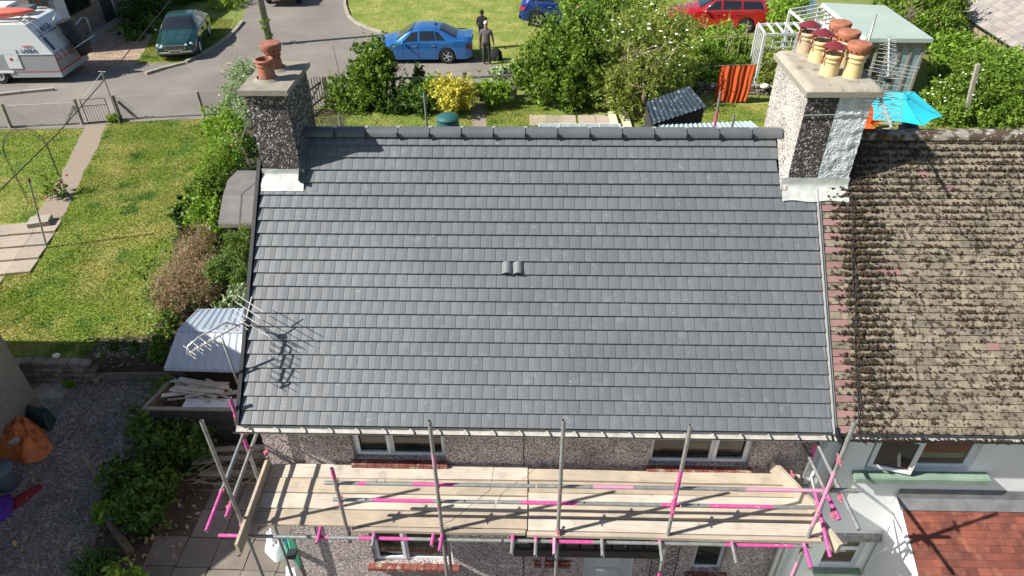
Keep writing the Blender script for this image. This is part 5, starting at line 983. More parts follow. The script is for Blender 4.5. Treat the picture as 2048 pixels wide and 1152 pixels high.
lg = MB(); a, b = PG(217, 1042), PG(265, 1112); lg.tube([a+Vector((0, 0, .25)), a.lerp(b, .5)+Vector((0, 0, .17)), b+Vector((0, 0, .09))], [.055, .075, .08], 10); tag(lg.build('log', 'bark', None, 50), 'broken mossy log leaning in the weeds beside the gravel', 'log')
m = MB(); base = PG(215, 985); branches(m, base, [base+Vector((random.uniform(-.7, .5), random.uniform(-.3, .5), random.uniform(.3, 1.0))) for _ in range(16)], .012, .06); tag(m.build('bare_bush', 'twig_pale'), 'leafless pale bush with splayed twigs over the gravel', 'bush')
m = MB()
for k in range(90): p = Vector((random.uniform(-2.9, -1.6), random.uniform(2.2, 3.1), random.uniform(.05, .4))); a_ = random.uniform(-.4, .7); l_ = random.uniform(.3, .8); m.tube([p, p+Vector((math.cos(a_)*l_*.5, math.sin(a_)*l_*.5, .05)), p+Vector((math.cos(a_)*l_, math.sin(a_)*l_*1.1, random.uniform(-.05, .1)))], .006, 4)
tag(m.build('hedge_cuttings', 'twig_pale'), kind='stuff')
for k, (a_, b_) in enumerate((((-2.9, 2.75, .30), (-1.5, 2.95, .34)), ((-2.7, 2.55, .2), (-1.6, 2.6, .22)), ((-2.5, 3.0, .4), (-1.2, 3.1, .42)))):
    tag(MB().bar(a_, b_, .12, .03).build('loose_plank', 'grey_timber'), ['long grey plank lying on the cuttings, middle of the pile', 'short grey plank lowest on the hedge cuttings', 'grey plank topmost and nearest the house corner'][k], 'plank', 'old planks lying on the cuttings')
def rag(name, label, cat, pts, z0, h, mt, seed=0, n=26, sub=1., kind=None):
    # crumpled cloth: a jittered sheet over an outline given in world xy, domed in the middle
    A = np.array([(p.x, p.y) for p in pts]); c = A.mean(0); m = MB(); K = 12
    for j in range(K+1):
        for i in range(n):
            f = i/n*len(A); a = A[int(f) % len(A)]; b = A[(int(f)+1) % len(A)]; q = a+(b-a)*(f-int(f)); r_ = j/K; p = c+(q-c)*r_; z = z0+h*(1-r_**2.2)+mnoise.fractal(Vector((p[0]*5+seed, p[1]*5, seed)), .9, 2.2, 4)*h*.75*(1-r_**6)+abs(mnoise.noise(Vector((p[0]*11, p[1]*11, seed))))*h*.55*(1-r_**4); m.v.append((p[0], p[1], max(z, z0)))
    m.f = [(j*n+i, (j+1)*n+i, (j+1)*n+(i+1) % n, j*n+(i+1) % n) for j in range(K) for i in range(n)]; m.m = [0]*len(m.f); o = m.build(name, mt, None, True); return tag(o, label, cat)
tp = lambda L_, z=.05: [P(u, v, z=z) for u, v in L_]
rag('tarpaulin', 'crumpled orange tarpaulin heaped on the shaded gravel', 'tarpaulin', tp([(-40, 905), (-20, 860), (20, 835), (62, 832), (88, 862), (106, 892), (90, 915), (52, 928), (20, 915)]), .012, .34, 'tarp_orange', 3, 44)
rag('tarpaulin', 'dark green tarpaulin bundled behind the orange one', 'tarpaulin', tp([(45, 838), (60, 815), (95, 816), (112, 838), (100, 862), (75, 850)]), .012, .26, 'tarp_green', 6)
MBo = MB().box(-.09, .09, -.06, .06, 0, .07); p_ = P(30, 885, z=.36); o = MBo.build('block', 'concrete_pale'); o.location = p_; o.rotation_euler = (.1, .05, 1.2); tag(o, 'small grey block weighing down the orange tarpaulin', 'block')
rag('red_cloth', 'dark red fabric lying below the grey bin', 'cloth', tp([(20, 1000), (40, 985), (86, 962), (84, 975), (50, 1005), (25, 1022)], .03), .012, .07, 'cloth_red', 9)
rag('purple_cloth', 'purple fabric at the edge of the gravel beside the red one', 'cloth', tp([(-30, 1000), (20, 985), (32, 1000), (20, 1030), (-20, 1060)], .03), .012, .09, 'cloth_purple', 12)
b_ = P(28, 972, z=0); t = thing('bin', 'round grey lidded bin beside the orange tarpaulin', 'bin', (b_.x-.08, b_.y+.0, .012)); l = (b_.x-.08, b_.y, .012)
MB().lathe(l, [(.17, 0), (.18, .02), (.205, .45), (.215, .45), (.215, .47)], 28).build('barrel', 'bin_grey', t, 40); m = MB(); m.lathe((l[0], l[1], l[2]+.47), [(.225, -.03), (.228, 0), (.2, .03), (.05, .05), (0, .05)], 28); m.bar((l[0]-.06, l[1], l[2]+.535), (l[0]+.06, l[1], l[2]+.535), .03, .03); m.build('lid', 'bin_grey', t, 40)
rag('rubbish_bag', 'clear plastic bag of rubbish with blue inside at the house corner', 'bag', tp([(528, 1100), (535, 1080), (560, 1070), (580, 1085), (578, 1110), (550, 1122)], .1), .03, .38, 'bag', 15)
tag(lumps('blue_wrapper', np.array([[-.52, 1.02, .36], [-.46, 1.0, .34]]), [.05, .04], 'bag_blue'), 'blue wrapper showing on top of the rubbish bag', 'wrapper')
rag('green_net', 'mint green netting stuffed beside the rubbish bag', 'net', tp([(578, 1082), (590, 1080), (600, 1125), (590, 1140), (582, 1110)], .15), .03, .5, 'net_green', 18)
rag('sack', 'white sack of straw against the wall below the netting', 'sack', tp([(570, 1130), (590, 1120), (605, 1145), (600, 1175), (570, 1170)], .1), .03, .3, 'bag', 21)
# retaining wall of rubble, white stone on top, timber edging
def stones(t, n_rows, x0, x1, y0, dy, z0, h, sz=.22, dep=.22, seed=0, slope=0):
    for r_ in range(n_rows):
        x = x0+(r_ % 2)*sz*.4
        while x < x1:
            w_ = sz*random.uniform(.7, 1.5); hh = h*random.uniform(.75, 1.1); bm = bmesh.new(); bmesh.ops.create_cube(bm, size=1); bmesh.ops.bevel(bm, geom=bm.edges[:], offset=.16, segments=1, affect='EDGES')
            for v in bm.verts: v.co += Vector([random.uniform(-.07, .07) for _ in range(3)]); v.co = Vector((v.co.x*w_*.98+x+w_/2, v.co.y*dep*random.uniform(.9, 1.1)+y0+dy*r_+slope*(x-x0), v.co.z*hh+z0+h*(r_+.5)))
            me = bpy.data.meshes.new('stone'); bm.to_mesh(me); bm.free(); me.materials.append(M['stone']); Mi = wmat(t).inverted(); me.transform(Mi); link('stone', me, t); x += w_
t = thing('retaining_wall', 'low rubble stone wall holding up the lawn above the gravel', 'wall', (-7.4, 5.35, 0)); MB().box(-12, -6.35, 5.38, 5.6, 0, .50).build('wall_core', 'soil', t); stones(t, 4, -9.0, -6.3, 5.32, .02, .0, .145)
o = lumps('white_stone', np.array([[0, 0, 0]]), [.09], 'stone_white', flat=.5, jit=.08); o.location = (-7.02, 5.45, .66); tag(o, 'smooth white stone resting on the end of the rubble wall', 'stone')
t = thing('timber_edging', 'long timber edging board between the gravel and the bank', 'edging', (-5.2, 5.4, 0)); MB().bar((-6.3, 5.36, .10), (-4.15, 5.42, .12), .05, .2).build('edging_board', 'grey_timber', t)
m = MB(); NXb, NYb = 26, 5
for j in range(NYb+1):
    for i in range(NXb+1): x = -6.4+3.4*i/NXb; f = j/NYb; yy_ = 5.39+(f*.3 if f <= .4 else .12+(f-.4)*1.1); m.v.append((x, yy_, (.1+.45*f/.4 if f <= .4 else g(yy_)+.035)+mnoise.noise(Vector((x*4, f*3, 2)))*.03))
m.f = [(j*(NXb+1)+i, j*(NXb+1)+i+1, (j+1)*(NXb+1)+i+1, (j+1)*(NXb+1)+i) for j in range(NYb) for i in range(NXb)]; m.m = [0]*len(m.f); tag(m.build('bank', 'soil', None, True), kind='structure')
Qb = np.c_[rng.uniform(-6.3, -3.6, 1400), rng.uniform(5.45, 6.3, 1400), np.zeros(1400)]; Qb[:, 2] = .16+.40*np.clip((Qb[:, 1]-5.39)/.14, 0, 1); tag(fastmesh('bank_weeds', leafquads(Qb, .03, .5), 4, 'leaf'), kind='stuff'); tag(lumps('bank_rubble', Qb[:500], rng.uniform(.01, .05, 500), 'stone'), kind='stuff')
shrub('weed', 'small bright weed at the foot of the rubble wall', 'weed', [(-6.75, 5.1, .1, .09, .07, .08)], 260, .035, 'leaf_bright', stems=2)
# ---------------- sheds on the left ----------------
t = thing('garden_shed', 'low shed with grey felt roof tucked among the shrubs', 'shed', (-3.4, 10, .7))
xe = -2.7; zr, ze = 2.28, 2.02
fe = [P(437, 447, z=ze), P(447, 390, z=zr), P(456, 362, z=zr-.0)]
A1 = fe[0]; A2 = fe[1]; A3 = P(456, 362, z=2.2); A4 = P(475, 343, z=2.0); ya_, yb_ = A1.y, A2.y
m = MB(); m.poly([(A1.x, A1.y, ze), (xe, A1.y, ze), (xe, A2.y, zr), (A2.x, A2.y, zr)], .03); m.build('felt_roof', 'felt_grey', t)
m = MB(); m.poly([(A2.x, A2.y, zr), (xe, A2.y, zr), (xe, A3.y, A3.z), (A3.x, A3.y, A3.z)], .03); m.build('felt_roof', 'felt_grey', t)
m = MB(); m.poly([(A3.x, A3.y, A3.z), (xe, A3.y, A3.z), (xe, A4.y, A4.z), (A4.x, A4.y, A4.z)], .03); m.build('felt_roof', 'felt_grey', t)
MB().bar((A2.x, A2.y, zr+.02), (xe, A2.y, zr+.02), .07, .012).build('roof_lap', 'felt_grey', t); MB().bar((A1.x, A1.y-.01, ze-.05), (xe, A1.y-.01, ze-.05), .03, .12).build('bargeboard', 'grey_timber', t)
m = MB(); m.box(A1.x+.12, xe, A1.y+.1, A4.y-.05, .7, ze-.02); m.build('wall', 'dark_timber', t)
for k in range(9): MB().lathe((A1.x+.03+.018*k, A1.y+.06+k*.13, ze+.035+.028*k), [(.012, 0), (0, .006)], 6).build('roof_nail', 'alu', t)
t = thing('wood_store', 'open wooden bunker under a folded metal sheet roof full of old planks', 'wood store', (-3, 4.2, 0))
r1, r2 = P(356, 660, z=1.92), P(488, 664, z=1.92); e1, e2 = P(328, 737, z=1.52), P(482, 741, z=1.52); b1, b2 = P(396, 618, z=1.62), P(500, 616, z=1.62)
def sheet(a, b, c, d_, name):                # ribbed sheets between lower edge a-b and upper edge d_-c, each sheet one part
    NS = 3
    for s in range(NS):
        m = MB(); K = 16; V = []
        for i in range(K+1):
            f = (s+i/K)/NS; up = .014 if (i % 5 in (0, 1)) else 0; lo = a.lerp(b, f); hi = d_.lerp(c, f); V += [lo+Vector((0, 0, up)), hi+Vector((0, 0, up))]
        m.add(V, [(2*i, 2*i+2, 2*i+3, 2*i+1) for i in range(K)]); m.build(name, 'metal_roof', t)
sheet(e1, e2, r2, r1, 'roof_sheet'); sheet(r1, r2, b2, b1, 'roof_sheet'); MB().bar(r1, r2, .09, .02).build('ridge_flashing', 'metal_roof', t); MB().bar(e1+Vector((0, -.01, -.02)), e2+Vector((0, -.01, -.02)), .02, .05).build('front_flashing', 'metal_roof', t)
for k in range(14): q_ = e1.lerp(e2, (k+.5)/14)+Vector((0, .04, .03)); MB().lathe(q_, [(.01, 0), (0, .008)], 6).build('screw', 'ink', t)
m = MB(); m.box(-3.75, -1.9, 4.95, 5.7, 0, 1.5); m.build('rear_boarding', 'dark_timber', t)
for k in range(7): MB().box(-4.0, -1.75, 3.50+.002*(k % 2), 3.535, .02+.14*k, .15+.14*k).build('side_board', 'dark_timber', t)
MB().box(-4.02, -1.75, 3.48, 3.56, 1.0, 1.03).build('top_rail', 'grey_timber', t)
for k in range(7): MB().bar((-3.98, 3.56, .08+.14*k), (-3.80, 4.25, .08+.14*k), .03, .13).build('side_board', 'old_timber', t)
MB().bar((-4.0, 3.52, 1.03), (-3.80, 4.25, 1.03), .05, .04).build('top_rail', 'grey_timber', t)
for x in (-3.9, -2.9, -2.0): MB().box(x-.03, x+.03, 3.54, 3.60, 0, 1.0).build('post', 'old_timber', t)
tag(MB().box(-3.3, -2.15, 3.60, 3.9, .3, .93).build('storage_box', 'white_upvc'), 'white box among the planks in the wood store', 'box')
PL = []
for k in range(18):
    x, y, z = random.uniform(-3.4, -2.6), random.uniform(3.9, 4.35), .84+.013*k; a_ = random.gauss(-.12, .3); l_ = random.uniform(.35, .65)
    o = MB().bar((x-l_*math.cos(a_), y-l_*math.sin(a_), z), (x+l_*math.cos(a_), y+l_*math.sin(a_), z+random.uniform(-.04, .06)), random.uniform(.04, .12), .018).build('plank', 'pale_plank'); tag(o, 'weathered offcut plank, %s, lying %s in the wood store' % (['longest', 'narrow', 'broad', 'short'][k % 4], ['at the bottom of the heap', 'low in the heap', 'midway up the heap', 'near the top of the heap', 'on top of the heap'][k//4]), 'plank', 'offcut planks heaped in the wood store')
# ---------------- chain link fence, gate, posts, arch ----------------
t = thing('chain_link_fence', 'chain link fence on leaning timber posts along the road', 'fence', tuple(PG(165, 249)))
pts_ = [(-110, 262, -135, 210), (22, 256, 2, 208), (165, 249, 147, 198)], [(243, 240, 225, 190), (408, 232, 393, 183), (500, 222, 492, 172)]
for run in pts_:
    tops = []
    for u, v, u2, v2 in run:
        b_ = PG(u, v); tp_ = P(u2, v2, y=b_.y-.02); tops.append((b_, tp_)); MB().bar(b_, tp_, .10, .10).build('post', 'grey_timber', t)
    for (b0_, t0_), (b1_, t1_) in zip(tops, tops[1:]):
        m = MB(); H_ = (t0_-b0_).length-.08; Ld = (b1_-b0_).length; n = int(Ld/.075); ex = (b1_-b0_)/Ld; up = Vector((0, 0, 1))
        for k in range(-int(H_/.075), n):
            for sg in (0, 1):
                a0 = k*.075; s0 = max(0, -a0); s1 = min(H_, Ld-a0)
                if s1-s0 < .05: continue
                p0, p1 = (a0+s0, s0), (a0+s1, s1)
                if sg: p0, p1 = (a0+s0, H_-s0), (a0+s1, H_-s1)
                m.tube([b0_+ex*p0[0]+up*p0[1], b0_+ex*p1[0]+up*p1[1]], .0035, 3, caps=False)
        tag(m.build('wire_mesh', 'wire', t), kind='stuff')
        for hz_ in (.05, H_): MB().tube([b0_+up*hz_, b1_+up*hz_], .004, 4).build('strand_wire', 'wire', t)
for a_, b_ in (((131, 250), (148, 212)), ((276, 238), (236, 203))): pa_ = PG(*a_); MB().bar(pa_, P(*b_, y=pa_.y), .07, .07).build('brace', 'grey_timber', t)
t = thing('garden_gate', 'small rusty metal bar gate in the chain link fence', 'gate', tuple(PG(200, 246)))
a_, b_ = PG(178, 248), PG(226, 244); h_ = Vector((0, 0, .92)); lean = Vector((-.03, 0, 0))
for p0, p1 in ((a_, a_+h_), (b_, b_+h_)): MB().tube([p0, p1], .018, 6).build('stile', 'rust', t)
for z in (.06, .68, .92): MB().tube([a_+Vector((0, 0, z)), b_+Vector((0, 0, z))], .014, 6).build('rail', 'rust', t)
for k in range(1, 9): p_ = a_.lerp(b_, k/9); MB().tube([p_+Vector((0, 0, .06)), p_+Vector((0, 0, .68))], .008, 5).build('bar', 'rust', t)
def pole(name, label, cat, base, top, r, mt, parts=()):
    b_ = PG(*base); tp_ = P(*top, y=b_.y); o = MB().tube([b_, tp_], r, 8).build(name, mt, None, 50); return tag(o, label, cat), b_, tp_
o, b_, tp_ = pole('washing_line_post', 'thin metal washing line post beside the rusty gate', 'post', (241, 250), (203, 142), .022, 'galv'); MB().tube([tp_+Vector((-.12, 0, -.02)), tp_+Vector((.14, 0, -.03))], .012, 5).build('hook', 'galv', o)
o2, b2_, tp2 = pole('washing_line_post', 'thin metal washing line post at the corner of the slab patio', 'post', (94, 496), (57, 357), .024, 'galv'); MB().tube([tp2-Vector((0, 0, .10)), tp2+Vector((0, 0, .01))], .03, 8).build('cap', 'rust', o2)
tag(MB().tube([tp_-Vector((0, 0, .05)), tp_+Vector((-.9, -.2, -.9))], .006, 4).build('stay_wire', 'wire'), 'stay wire slanting down from the post by the gate', 'wire')
o3, b3, tp3 = pole('garden_stake', 'dark thin stake leaning in the shrubs beside the felt shed', 'stake', (430, 402), (418, 352), .015, 'rust')
tag(MB().tube([P(285, 358, y=11), P(418, 356, y=tp3.y)], .004, 4).build('washing_line', 'wire'), 'washing line stretching over the lawn to the dark stake', 'washing line')
for k, (a_, b_) in enumerate((((462, 335), (498, 238)), ((500, 330), (470, 262)))): pa_ = P(*a_, z=1.0); tag(MB().bar(pa_, P(*b_, y=pa_.y), .05, .05).build('trellis_pole', 'grey_timber'), ['timber pole leaning towards the chimney among the shrubs', 'timber pole crossing the other one by the pebbledashed chimney'][k], 'pole')
t = thing('garden_arch', 'thin wire rose arch over the garden path', 'arch', tuple(PG(90, 400)))
A_0, A_1 = PG(57, 408), PG(133, 390); ax = (A_1-A_0); per = Vector((-ax.y, ax.x, 0)).normalized()
for dd in (0, .2, .38):
    pts = []
    for k in range(25):
        f = k/24; 
        if f < .34: q_ = A_0+Vector((0, 0, 1.55*f/.34))-ax*.03*(f/.34)
        elif f > .66: q_ = A_1+Vector((0, 0, 1.55*(1-f)/.34))+ax*.03*(1-f)/.34
        else: th = math.pi*(f-.34)/.32; q_ = (A_0+A_1)/2+Vector((0, 0, 1.55+.62*math.sin(th)))-ax*.53*math.cos(th)
        pts.append(q_+per*dd)
    MB().tube(pts, .007, 5).build('hoop', 'ink', t, True)
    if dd == 0: P0 = pts
for k in range(1, 24): MB().tube([P0[k], P0[k]+per*.38], .004, 4).build('rung', 'ink', t)
c_ = PG(122, 392); t = shrub('rose_bush', 'straggly rose with dark red blooms climbing the wire arch', 'rose', [(c_.x, c_.y-.1, c_.z+.45, .3, .3, .4), (c_.x-.1, c_.y, c_.z+.12, .35, .3, .12)], 700, .035, 'leaf', stems=9, stemr=.008)
for u, v in ((110, 380), (98, 383), (95, 393), (98, 405), (120, 365), (107, 400), (133, 350)): lumps('rose_bloom', np.array([P(u, v, y=c_.y-.2)[:]]), [.045], 'petal_red', t, flat=.7, jit=.15)
tag(MB().tube([P(-80, 446, z=4.6), P(0, 381, z=4.7), P(120, 262, z=4.9), P(250, 112, z=5.3), P(340, 2, z=5.8), P(380, -50, z=6.1)], .011, 6).build('overhead_cable', 'cable_black'), 'black overhead cable crossing above the rose arch and the road', 'cable')
shrub('weed', 'bright weed growing at the foot of the gate post', 'weed', [(PG(232, 244).x, PG(232, 244).y, 1.12, .22, .2, .16)], 700, .05, 'leaf_bright', stems=2)
# ---------------- utility pole and top left ----------------
ub = PG(541, 90); t = thing('utility_pole', 'weathered timber utility pole standing behind the small chimney', 'utility pole', tuple(ub)); MB().tube([ub, ub+Vector((-.05, 0, 4)), ub+Vector((-.1, 0, 8.2))], .16, 14, r2=.12).build('pole', 'pole_wood', t, True); foliage('ivy', [(ub.x, ub.y-.05, ub.z+.7, .2, .2, .7)], 500, .05, 'leaf_bright', t)
tag(MB().tube([P(529, -3, y=26), P(575, 118, y=20), P(637, 262, y=6.5)], .008, 5).build('telephone_wire', 'wire'), 'thin telephone wire running from the utility pole down to the new roof', 'wire')
hb = thing('brick_house', 'brown brick house behind the motorhome with a dark door', 'house', (-19.5, 30, 1)); xw = -18.15
m = MB(); m.box(-30, xw-.06, 25.2, 40, 1, 6.2); m.build('wall', 'mortar', hb)
bk = mesh('brick', MB().box(0, .05, .004, .211, .004, .061), 'brick'); nb = 0; m = MB()
for r_ in range(36):
    z = 1+.075*r_*1.0; y = 25.3+(r_ % 2)*.11
    while y < 34:
        dr = 30.3 < y < 31.5 and z < 3.0
        wn_ = 27.2 < y < 29.5 and 2.1 < z < 3.3
        if not dr and not wn_:
            if nb < 300 and 26.5 < y < 33 and z > 1.3: place('brick', bk, hb, Matrix.Translation((xw-.05, y, z+random.uniform(-.002, .002)))); nb += 1
            else: m.box(xw-.05, xw-.002, y+.004, y+.211, z+.004, z+.061)
        y += .215
tag(m.build('brick', 'brick', hb), kind='stuff')
MB().box(xw-.04, xw+.02, 30.35, 31.4, 1, 3.0).build('door', 'dark_timber', hb); MB().box(xw-.05, xw+.03, 31.4, 31.5, 1, 3.05).build('door_frame', 'white_upvc', hb)
w_ = MB().box(xw-.05, xw+.03, 27.2, 29.5, 2.1, 3.3).build('window', 'black_plastic', hb); MB().box(xw+.03, xw+.036, 27.3, 29.4, 2.2, 3.25).build('pane', 'glass_dark', w_)
MB().box(xw, xw+.25, 26.4, 27.2, 2.0, 3.1).build('meter_box', 'white_upvc', hb); MB().tube([(xw+.06, 27.3, 1.6), (xw+.06, 28.3, 1.85), (xw+.30, 28.3, 1.85), (xw+.3, 28.3, 1.02)], .04, 8).build('waste_pipe', 'white_upvc', hb, True)
t = shrub('flowering_shrub', 'dark shrub with small white flowers beside the brick house', 'shrub', [B(275, 28, 31, 34, 26), B(310, 20, 31.5, 30, 24), B(265, 62, 28.6, 22, 18)], 8000, .06, 'leaf_dark'); flowers(t, [B(275, 28, 31, 30, 22)], 70, .04, 'petal_white')
shrub('hedge', 'dark hedge behind the green saloon car', 'hedge', [B(330, -5, 34, 50, 26), B(380, -12, 35, 40, 24)], 6000, .07, 'leaf_dark'); shrub('hedge', 'sunny tall grassy hedge beside the road end', 'hedge', [B(445, 8, 33, 30, 20), B(470, 2, 34, 24, 22), B(430, -12, 35, 34, 20)], 8000, .06, 'leaf_bright', asp=.2, up=1.5)
shrub('hedge', 'dark hedge closing the far end of the road behind the van', 'hedge', [B(600, -25, 40, 90, 26), B(680, -28, 40, 60, 26)], 6000, .08, 'leaf_dark')
# ---------------- rear gardens ----------------
t = thing('picket_gate', 'weathered picket gate with arched pales standing half open', 'gate', tuple(PG(612, 228)))
g0, g1 = PG(612, 236), PG(648, 206)
for k in range(8):
    f = k/7; p_ = g0.lerp(g1, f); hh = 1.05+.18*math.sin(math.pi*f); MB().bar(p_+Vector((0, 0, .05)), p_+Vector((0, 0, hh)), .075, .02, up=(1, 0, 0)).build('pale', 'grey_timber', t)
for z in (.25, .85): MB().bar(g0+Vector((.02, -.02, z)), g1+Vector((.02, -.02, z)), .03, .07).build('rail', 'old_timber', t)
MB().bar(g0+Vector((.02, -.02, .25)), g1+Vector((.02, -.02, .85)), .03, .06).build('brace', 'old_timber', t)
t = thing('post_and_rail_fence', 'grey two rail timber fence along the road behind the shrubs', 'fence', tuple(PG(700, 205)))
fp = [PG(*p) for p in ((656, 205), (672, 205), (790, 198), (900, 196), (932, 196), (1030, 192))]
for p_ in fp: MB().box(p_.x-.07, p_.x+.07, p_.y-.07, p_.y+.07, 1, 2.0+random.uniform(-.03, .05)).build('post', 'old_timber', t)
for a_, b_ in zip(fp[1:], fp[2:]):
    for z in (1.45, 1.85): MB().bar((a_.x, a_.y-.08, z+random.uniform(-.03, .03)), (b_.x, b_.y-.08, z+random.uniform(-.03, .03)), .035, .09).build('rail', 'grey_timber', t)
shrub('laurel_shrub', 'tall glossy green shrub in front of the blue saloon', 'shrub', [B(750, 125, 20.0, 36, 34), B(745, 165, 19.6, 42, 34), B(735, 200, 19.2, 40, 22), B(760, 95, 20.2, 18, 18), B(712, 150, 19.8, 20, 20)], 15000, .052, 'leaf', cl=.15, asp=.6)
shrub('climbing_shrub', 'leggy climber with yellowish sprigs beside the picket gate', 'shrub', [B(685, 195, 19.4, 28, 34), B(672, 180, 19.7, 12, 24), B(700, 222, 18.9, 36, 14)], 5000, .045, 'leaf', cl=.2, stems=9)
shrub('green_shrub', 'dark leafy shrub between the tall laurel and the golden bush', 'shrub', [B(800, 205, 19.0, 36, 26), B(840, 208, 18.8, 34, 24), B(825, 180, 19.5, 20, 22)], 8000, .05, 'leaf_dark')
shrub('ivy_post', 'ivy smothering a post of the two rail fence', 'ivy', [B(838, 150, 20.4, 10, 16), B(845, 165, 20.3, 14, 14)], 1800, .05, 'leaf_dark')
t = shrub('green_shrub', 'fresh green sprig topped shrub left of the golden bush', 'shrub', [B(845, 195, 18.9, 22, 20), B(862, 170, 19.4, 12, 18)], 2600, .045, 'leaf_bright'); flowers(t, [B(845, 190, 18.9, 20, 16)], 18, .025, 'petal_white')
shrub('golden_shrub', 'rounded golden yellow leaved shrub in the back garden', 'shrub', [B(905, 195, 18.7, 42, 28), B(890, 180, 18.9, 26, 20), B(925, 188, 18.9, 26, 22)], 9000, .045, 'leaf_yellow', cl=.14)
shrub('green_shrub', 'low leafy green shrub right of the garden path', 'shrub', [B(985, 188, 19.3, 30, 18), B(1000, 180, 19.6, 24, 16), B(965, 178, 19.7, 22, 16)], 6000, .045, 'leaf_bright')
m = MB(); p_ = PG(1024, 196); m.box(p_.x-.15, p_.x+.13, p_.y-.1, p_.y+.1, 1, 1.62); tag(m.build('stone_pillar', 'concrete_pale'), 'short pale stone pillar among the shrubs by the two rail fence', 'pillar')
t = shrub('rose_bush', 'flowering bush with grey foliage at the fence end by the two people', 'shrub', [B(1000, 150, 21.2, 24, 14), B(1020, 140, 21.5, 18, 12)], 2500, .045, 'leaf_silver'); flowers(t, [B(1002, 146, 21.2, 22, 12)], 26, .04, 'petal_white')
def tree(name, label, blobs, n, size, mt, base, barkm='bark', r=.12, asp=.55, cl=.14, per=26, shell=.5):
    b_ = PG(*base); t = thing(name, label, 'tree', tuple(b_)); foliage('crown', blobs, n, size, mt, t, asp, cl, per, .6, shell)
    m = MB(); fork = b_+Vector((.05, .05, 1.1)); m.tube([b_-Vector((0, 0, .1)), b_+Vector((.04, 0, .6)), fork], r, 10, r2=r*.75)
    for b in blobs: m2 = Vector(b[:3])+Vector((random.uniform(-.3, .3), random.uniform(-.3, .3), b[5]*.4)); m.tube([fork, fork.lerp(m2, .5)+Vector((random.uniform(-.15, .15), 0, .1)), m2], r*.5, 6, r2=.015)
    m.build('trunk', barkm, t, True); return t
tree('fruit_tree', 'dense broadleaf tree with fresh green crown behind the new roof', [B(1150, 70, 20.6, 62, 46), B(1110, 110, 20.2, 62, 48), B(1155, 135, 19.8, 60, 56), B(1090, 158, 19.6, 56, 34), B(1150, 190, 19.2, 48, 30), B(1060, 150, 20.0, 34, 26), B(1185, 95, 20.4, 40, 40)], 30000, .055, 'leaf', (1162, 214), asp=.55, cl=.13)
t = tree('elder_tree', 'wide elder tree dotted with flat white flower heads', [B(1290, 60, 21.4, 84, 44), B(1240, 100, 20.2, 60, 50), B(1320, 110, 20.4, 66, 54), B(1280, 150, 19.2, 76, 52), B(1240, 180, 18.6, 50, 40), B(1340, 60, 21.8, 60, 34), B(1270, 215, 18.2, 36, 30), B(1350, 150, 20.2, 44, 44)], 36000, .05, 'leaf_elder', (1280, 240), asp=.35, cl=.13)
for k, (u, v) in enumerate(((1290, 13), (1315, 20), (1240, 48), (1265, 33), (1299, 48), (1299, 57), (1208, 60), (1246, 64), (1218, 82), (1323, 62), (1238, 76), (1330, 74), (1354, 68), (1405, 80), (1298, 103), (1210, 128), (1294, 135), (1336, 128), (1330, 142), (1368, 112), (1240, 212), (1265, 60), (1342, 85), (1225, 40), (1352, 40), (1262, 88), (1282, 75), (1348, 100), (1312, 92), (1375, 60), (1228, 100), (1305, 8), (1330, 30), (1275, 112), (1200, 95), (1318, 118), (1360, 130), (1385, 95))):
    hd = lumps('flower_head', np.array([P(u, v, y=19.6+.35*random.random()-(.9 if v > 100 else 0)+(1.4 if v < 40 else 0))[:]]), [random.uniform(.05, .09)], 'petal_white', t, flat=.3, jit=.12)
m = MB(); tr_b = P(1300, 150, y=18.6)
for k in range(10): m.tube([P(1275+random.uniform(-30, 30), 170, y=18.8), P(1285+random.uniform(-50, 60), 120, y=18.7), P(1290+random.uniform(-60, 90), 85+random.uniform(-15, 20), y=18.9)], .012, 4)
m.build('branch', 'twig_pale', t)
t = shrub('rose_bush', 'tangled rose hedge behind the dense tree hiding the off roader', 'rose hedge', [B(1180, 20, 24, 50, 26), B(1225, 25, 24, 36, 26), B(1150, 5, 25, 34, 18), B(1270, 5, 25.5, 50, 18)], 12000, .055, 'leaf', cl=.2); flowers(t, [B(1190, 25, 23.4, 46, 20)], 22, .05, 'petal_pink')
shrub('green_shrub', 'bright bean and herb bed between the elder and the canes', 'shrub', [B(1405, 115, 23.4, 30, 30), B(1440, 95, 24.8, 36, 26), B(1395, 160, 21.4, 34, 24), B(1450, 70, 25.6, 36, 20)], 10000, .055, 'leaf_bright', cl=.17)
shrub('green_shrub', 'dark bean foliage behind the orange cloth', 'shrub', [B(1470, 135, 22.9, 40, 20), B(1430, 150, 22, 30, 20), B(1480, 105, 24.6, 22, 22)], 6000, .055, 'leaf')
shrub('green_shrub', 'sunny shrubbery at the tail of the red estate', 'shrub', [B(1565, 40, 27, 26, 36), B(1590, 15, 28.5, 26, 24), B(1560, 10, 29, 16, 18)], 6000, .06, 'leaf_bright', cl=.2)
shrub('green_shrub', 'plants growing along the foot of the white pergola', 'shrub', [B(1560, 120, 22.6, 40, 18), B(1530, 140, 21.8, 22, 20), B(1600, 100, 24, 26, 14)], 6000, .05, 'leaf_elder', cl=.2)
shrub('green_shrub', 'shaded border beside the white left face of the big chimney', 'shrub', [B(1545, 165, 20.9, 26, 18), B(1570, 190, 20, 22, 16)], 3500, .045, 'leaf_olive')
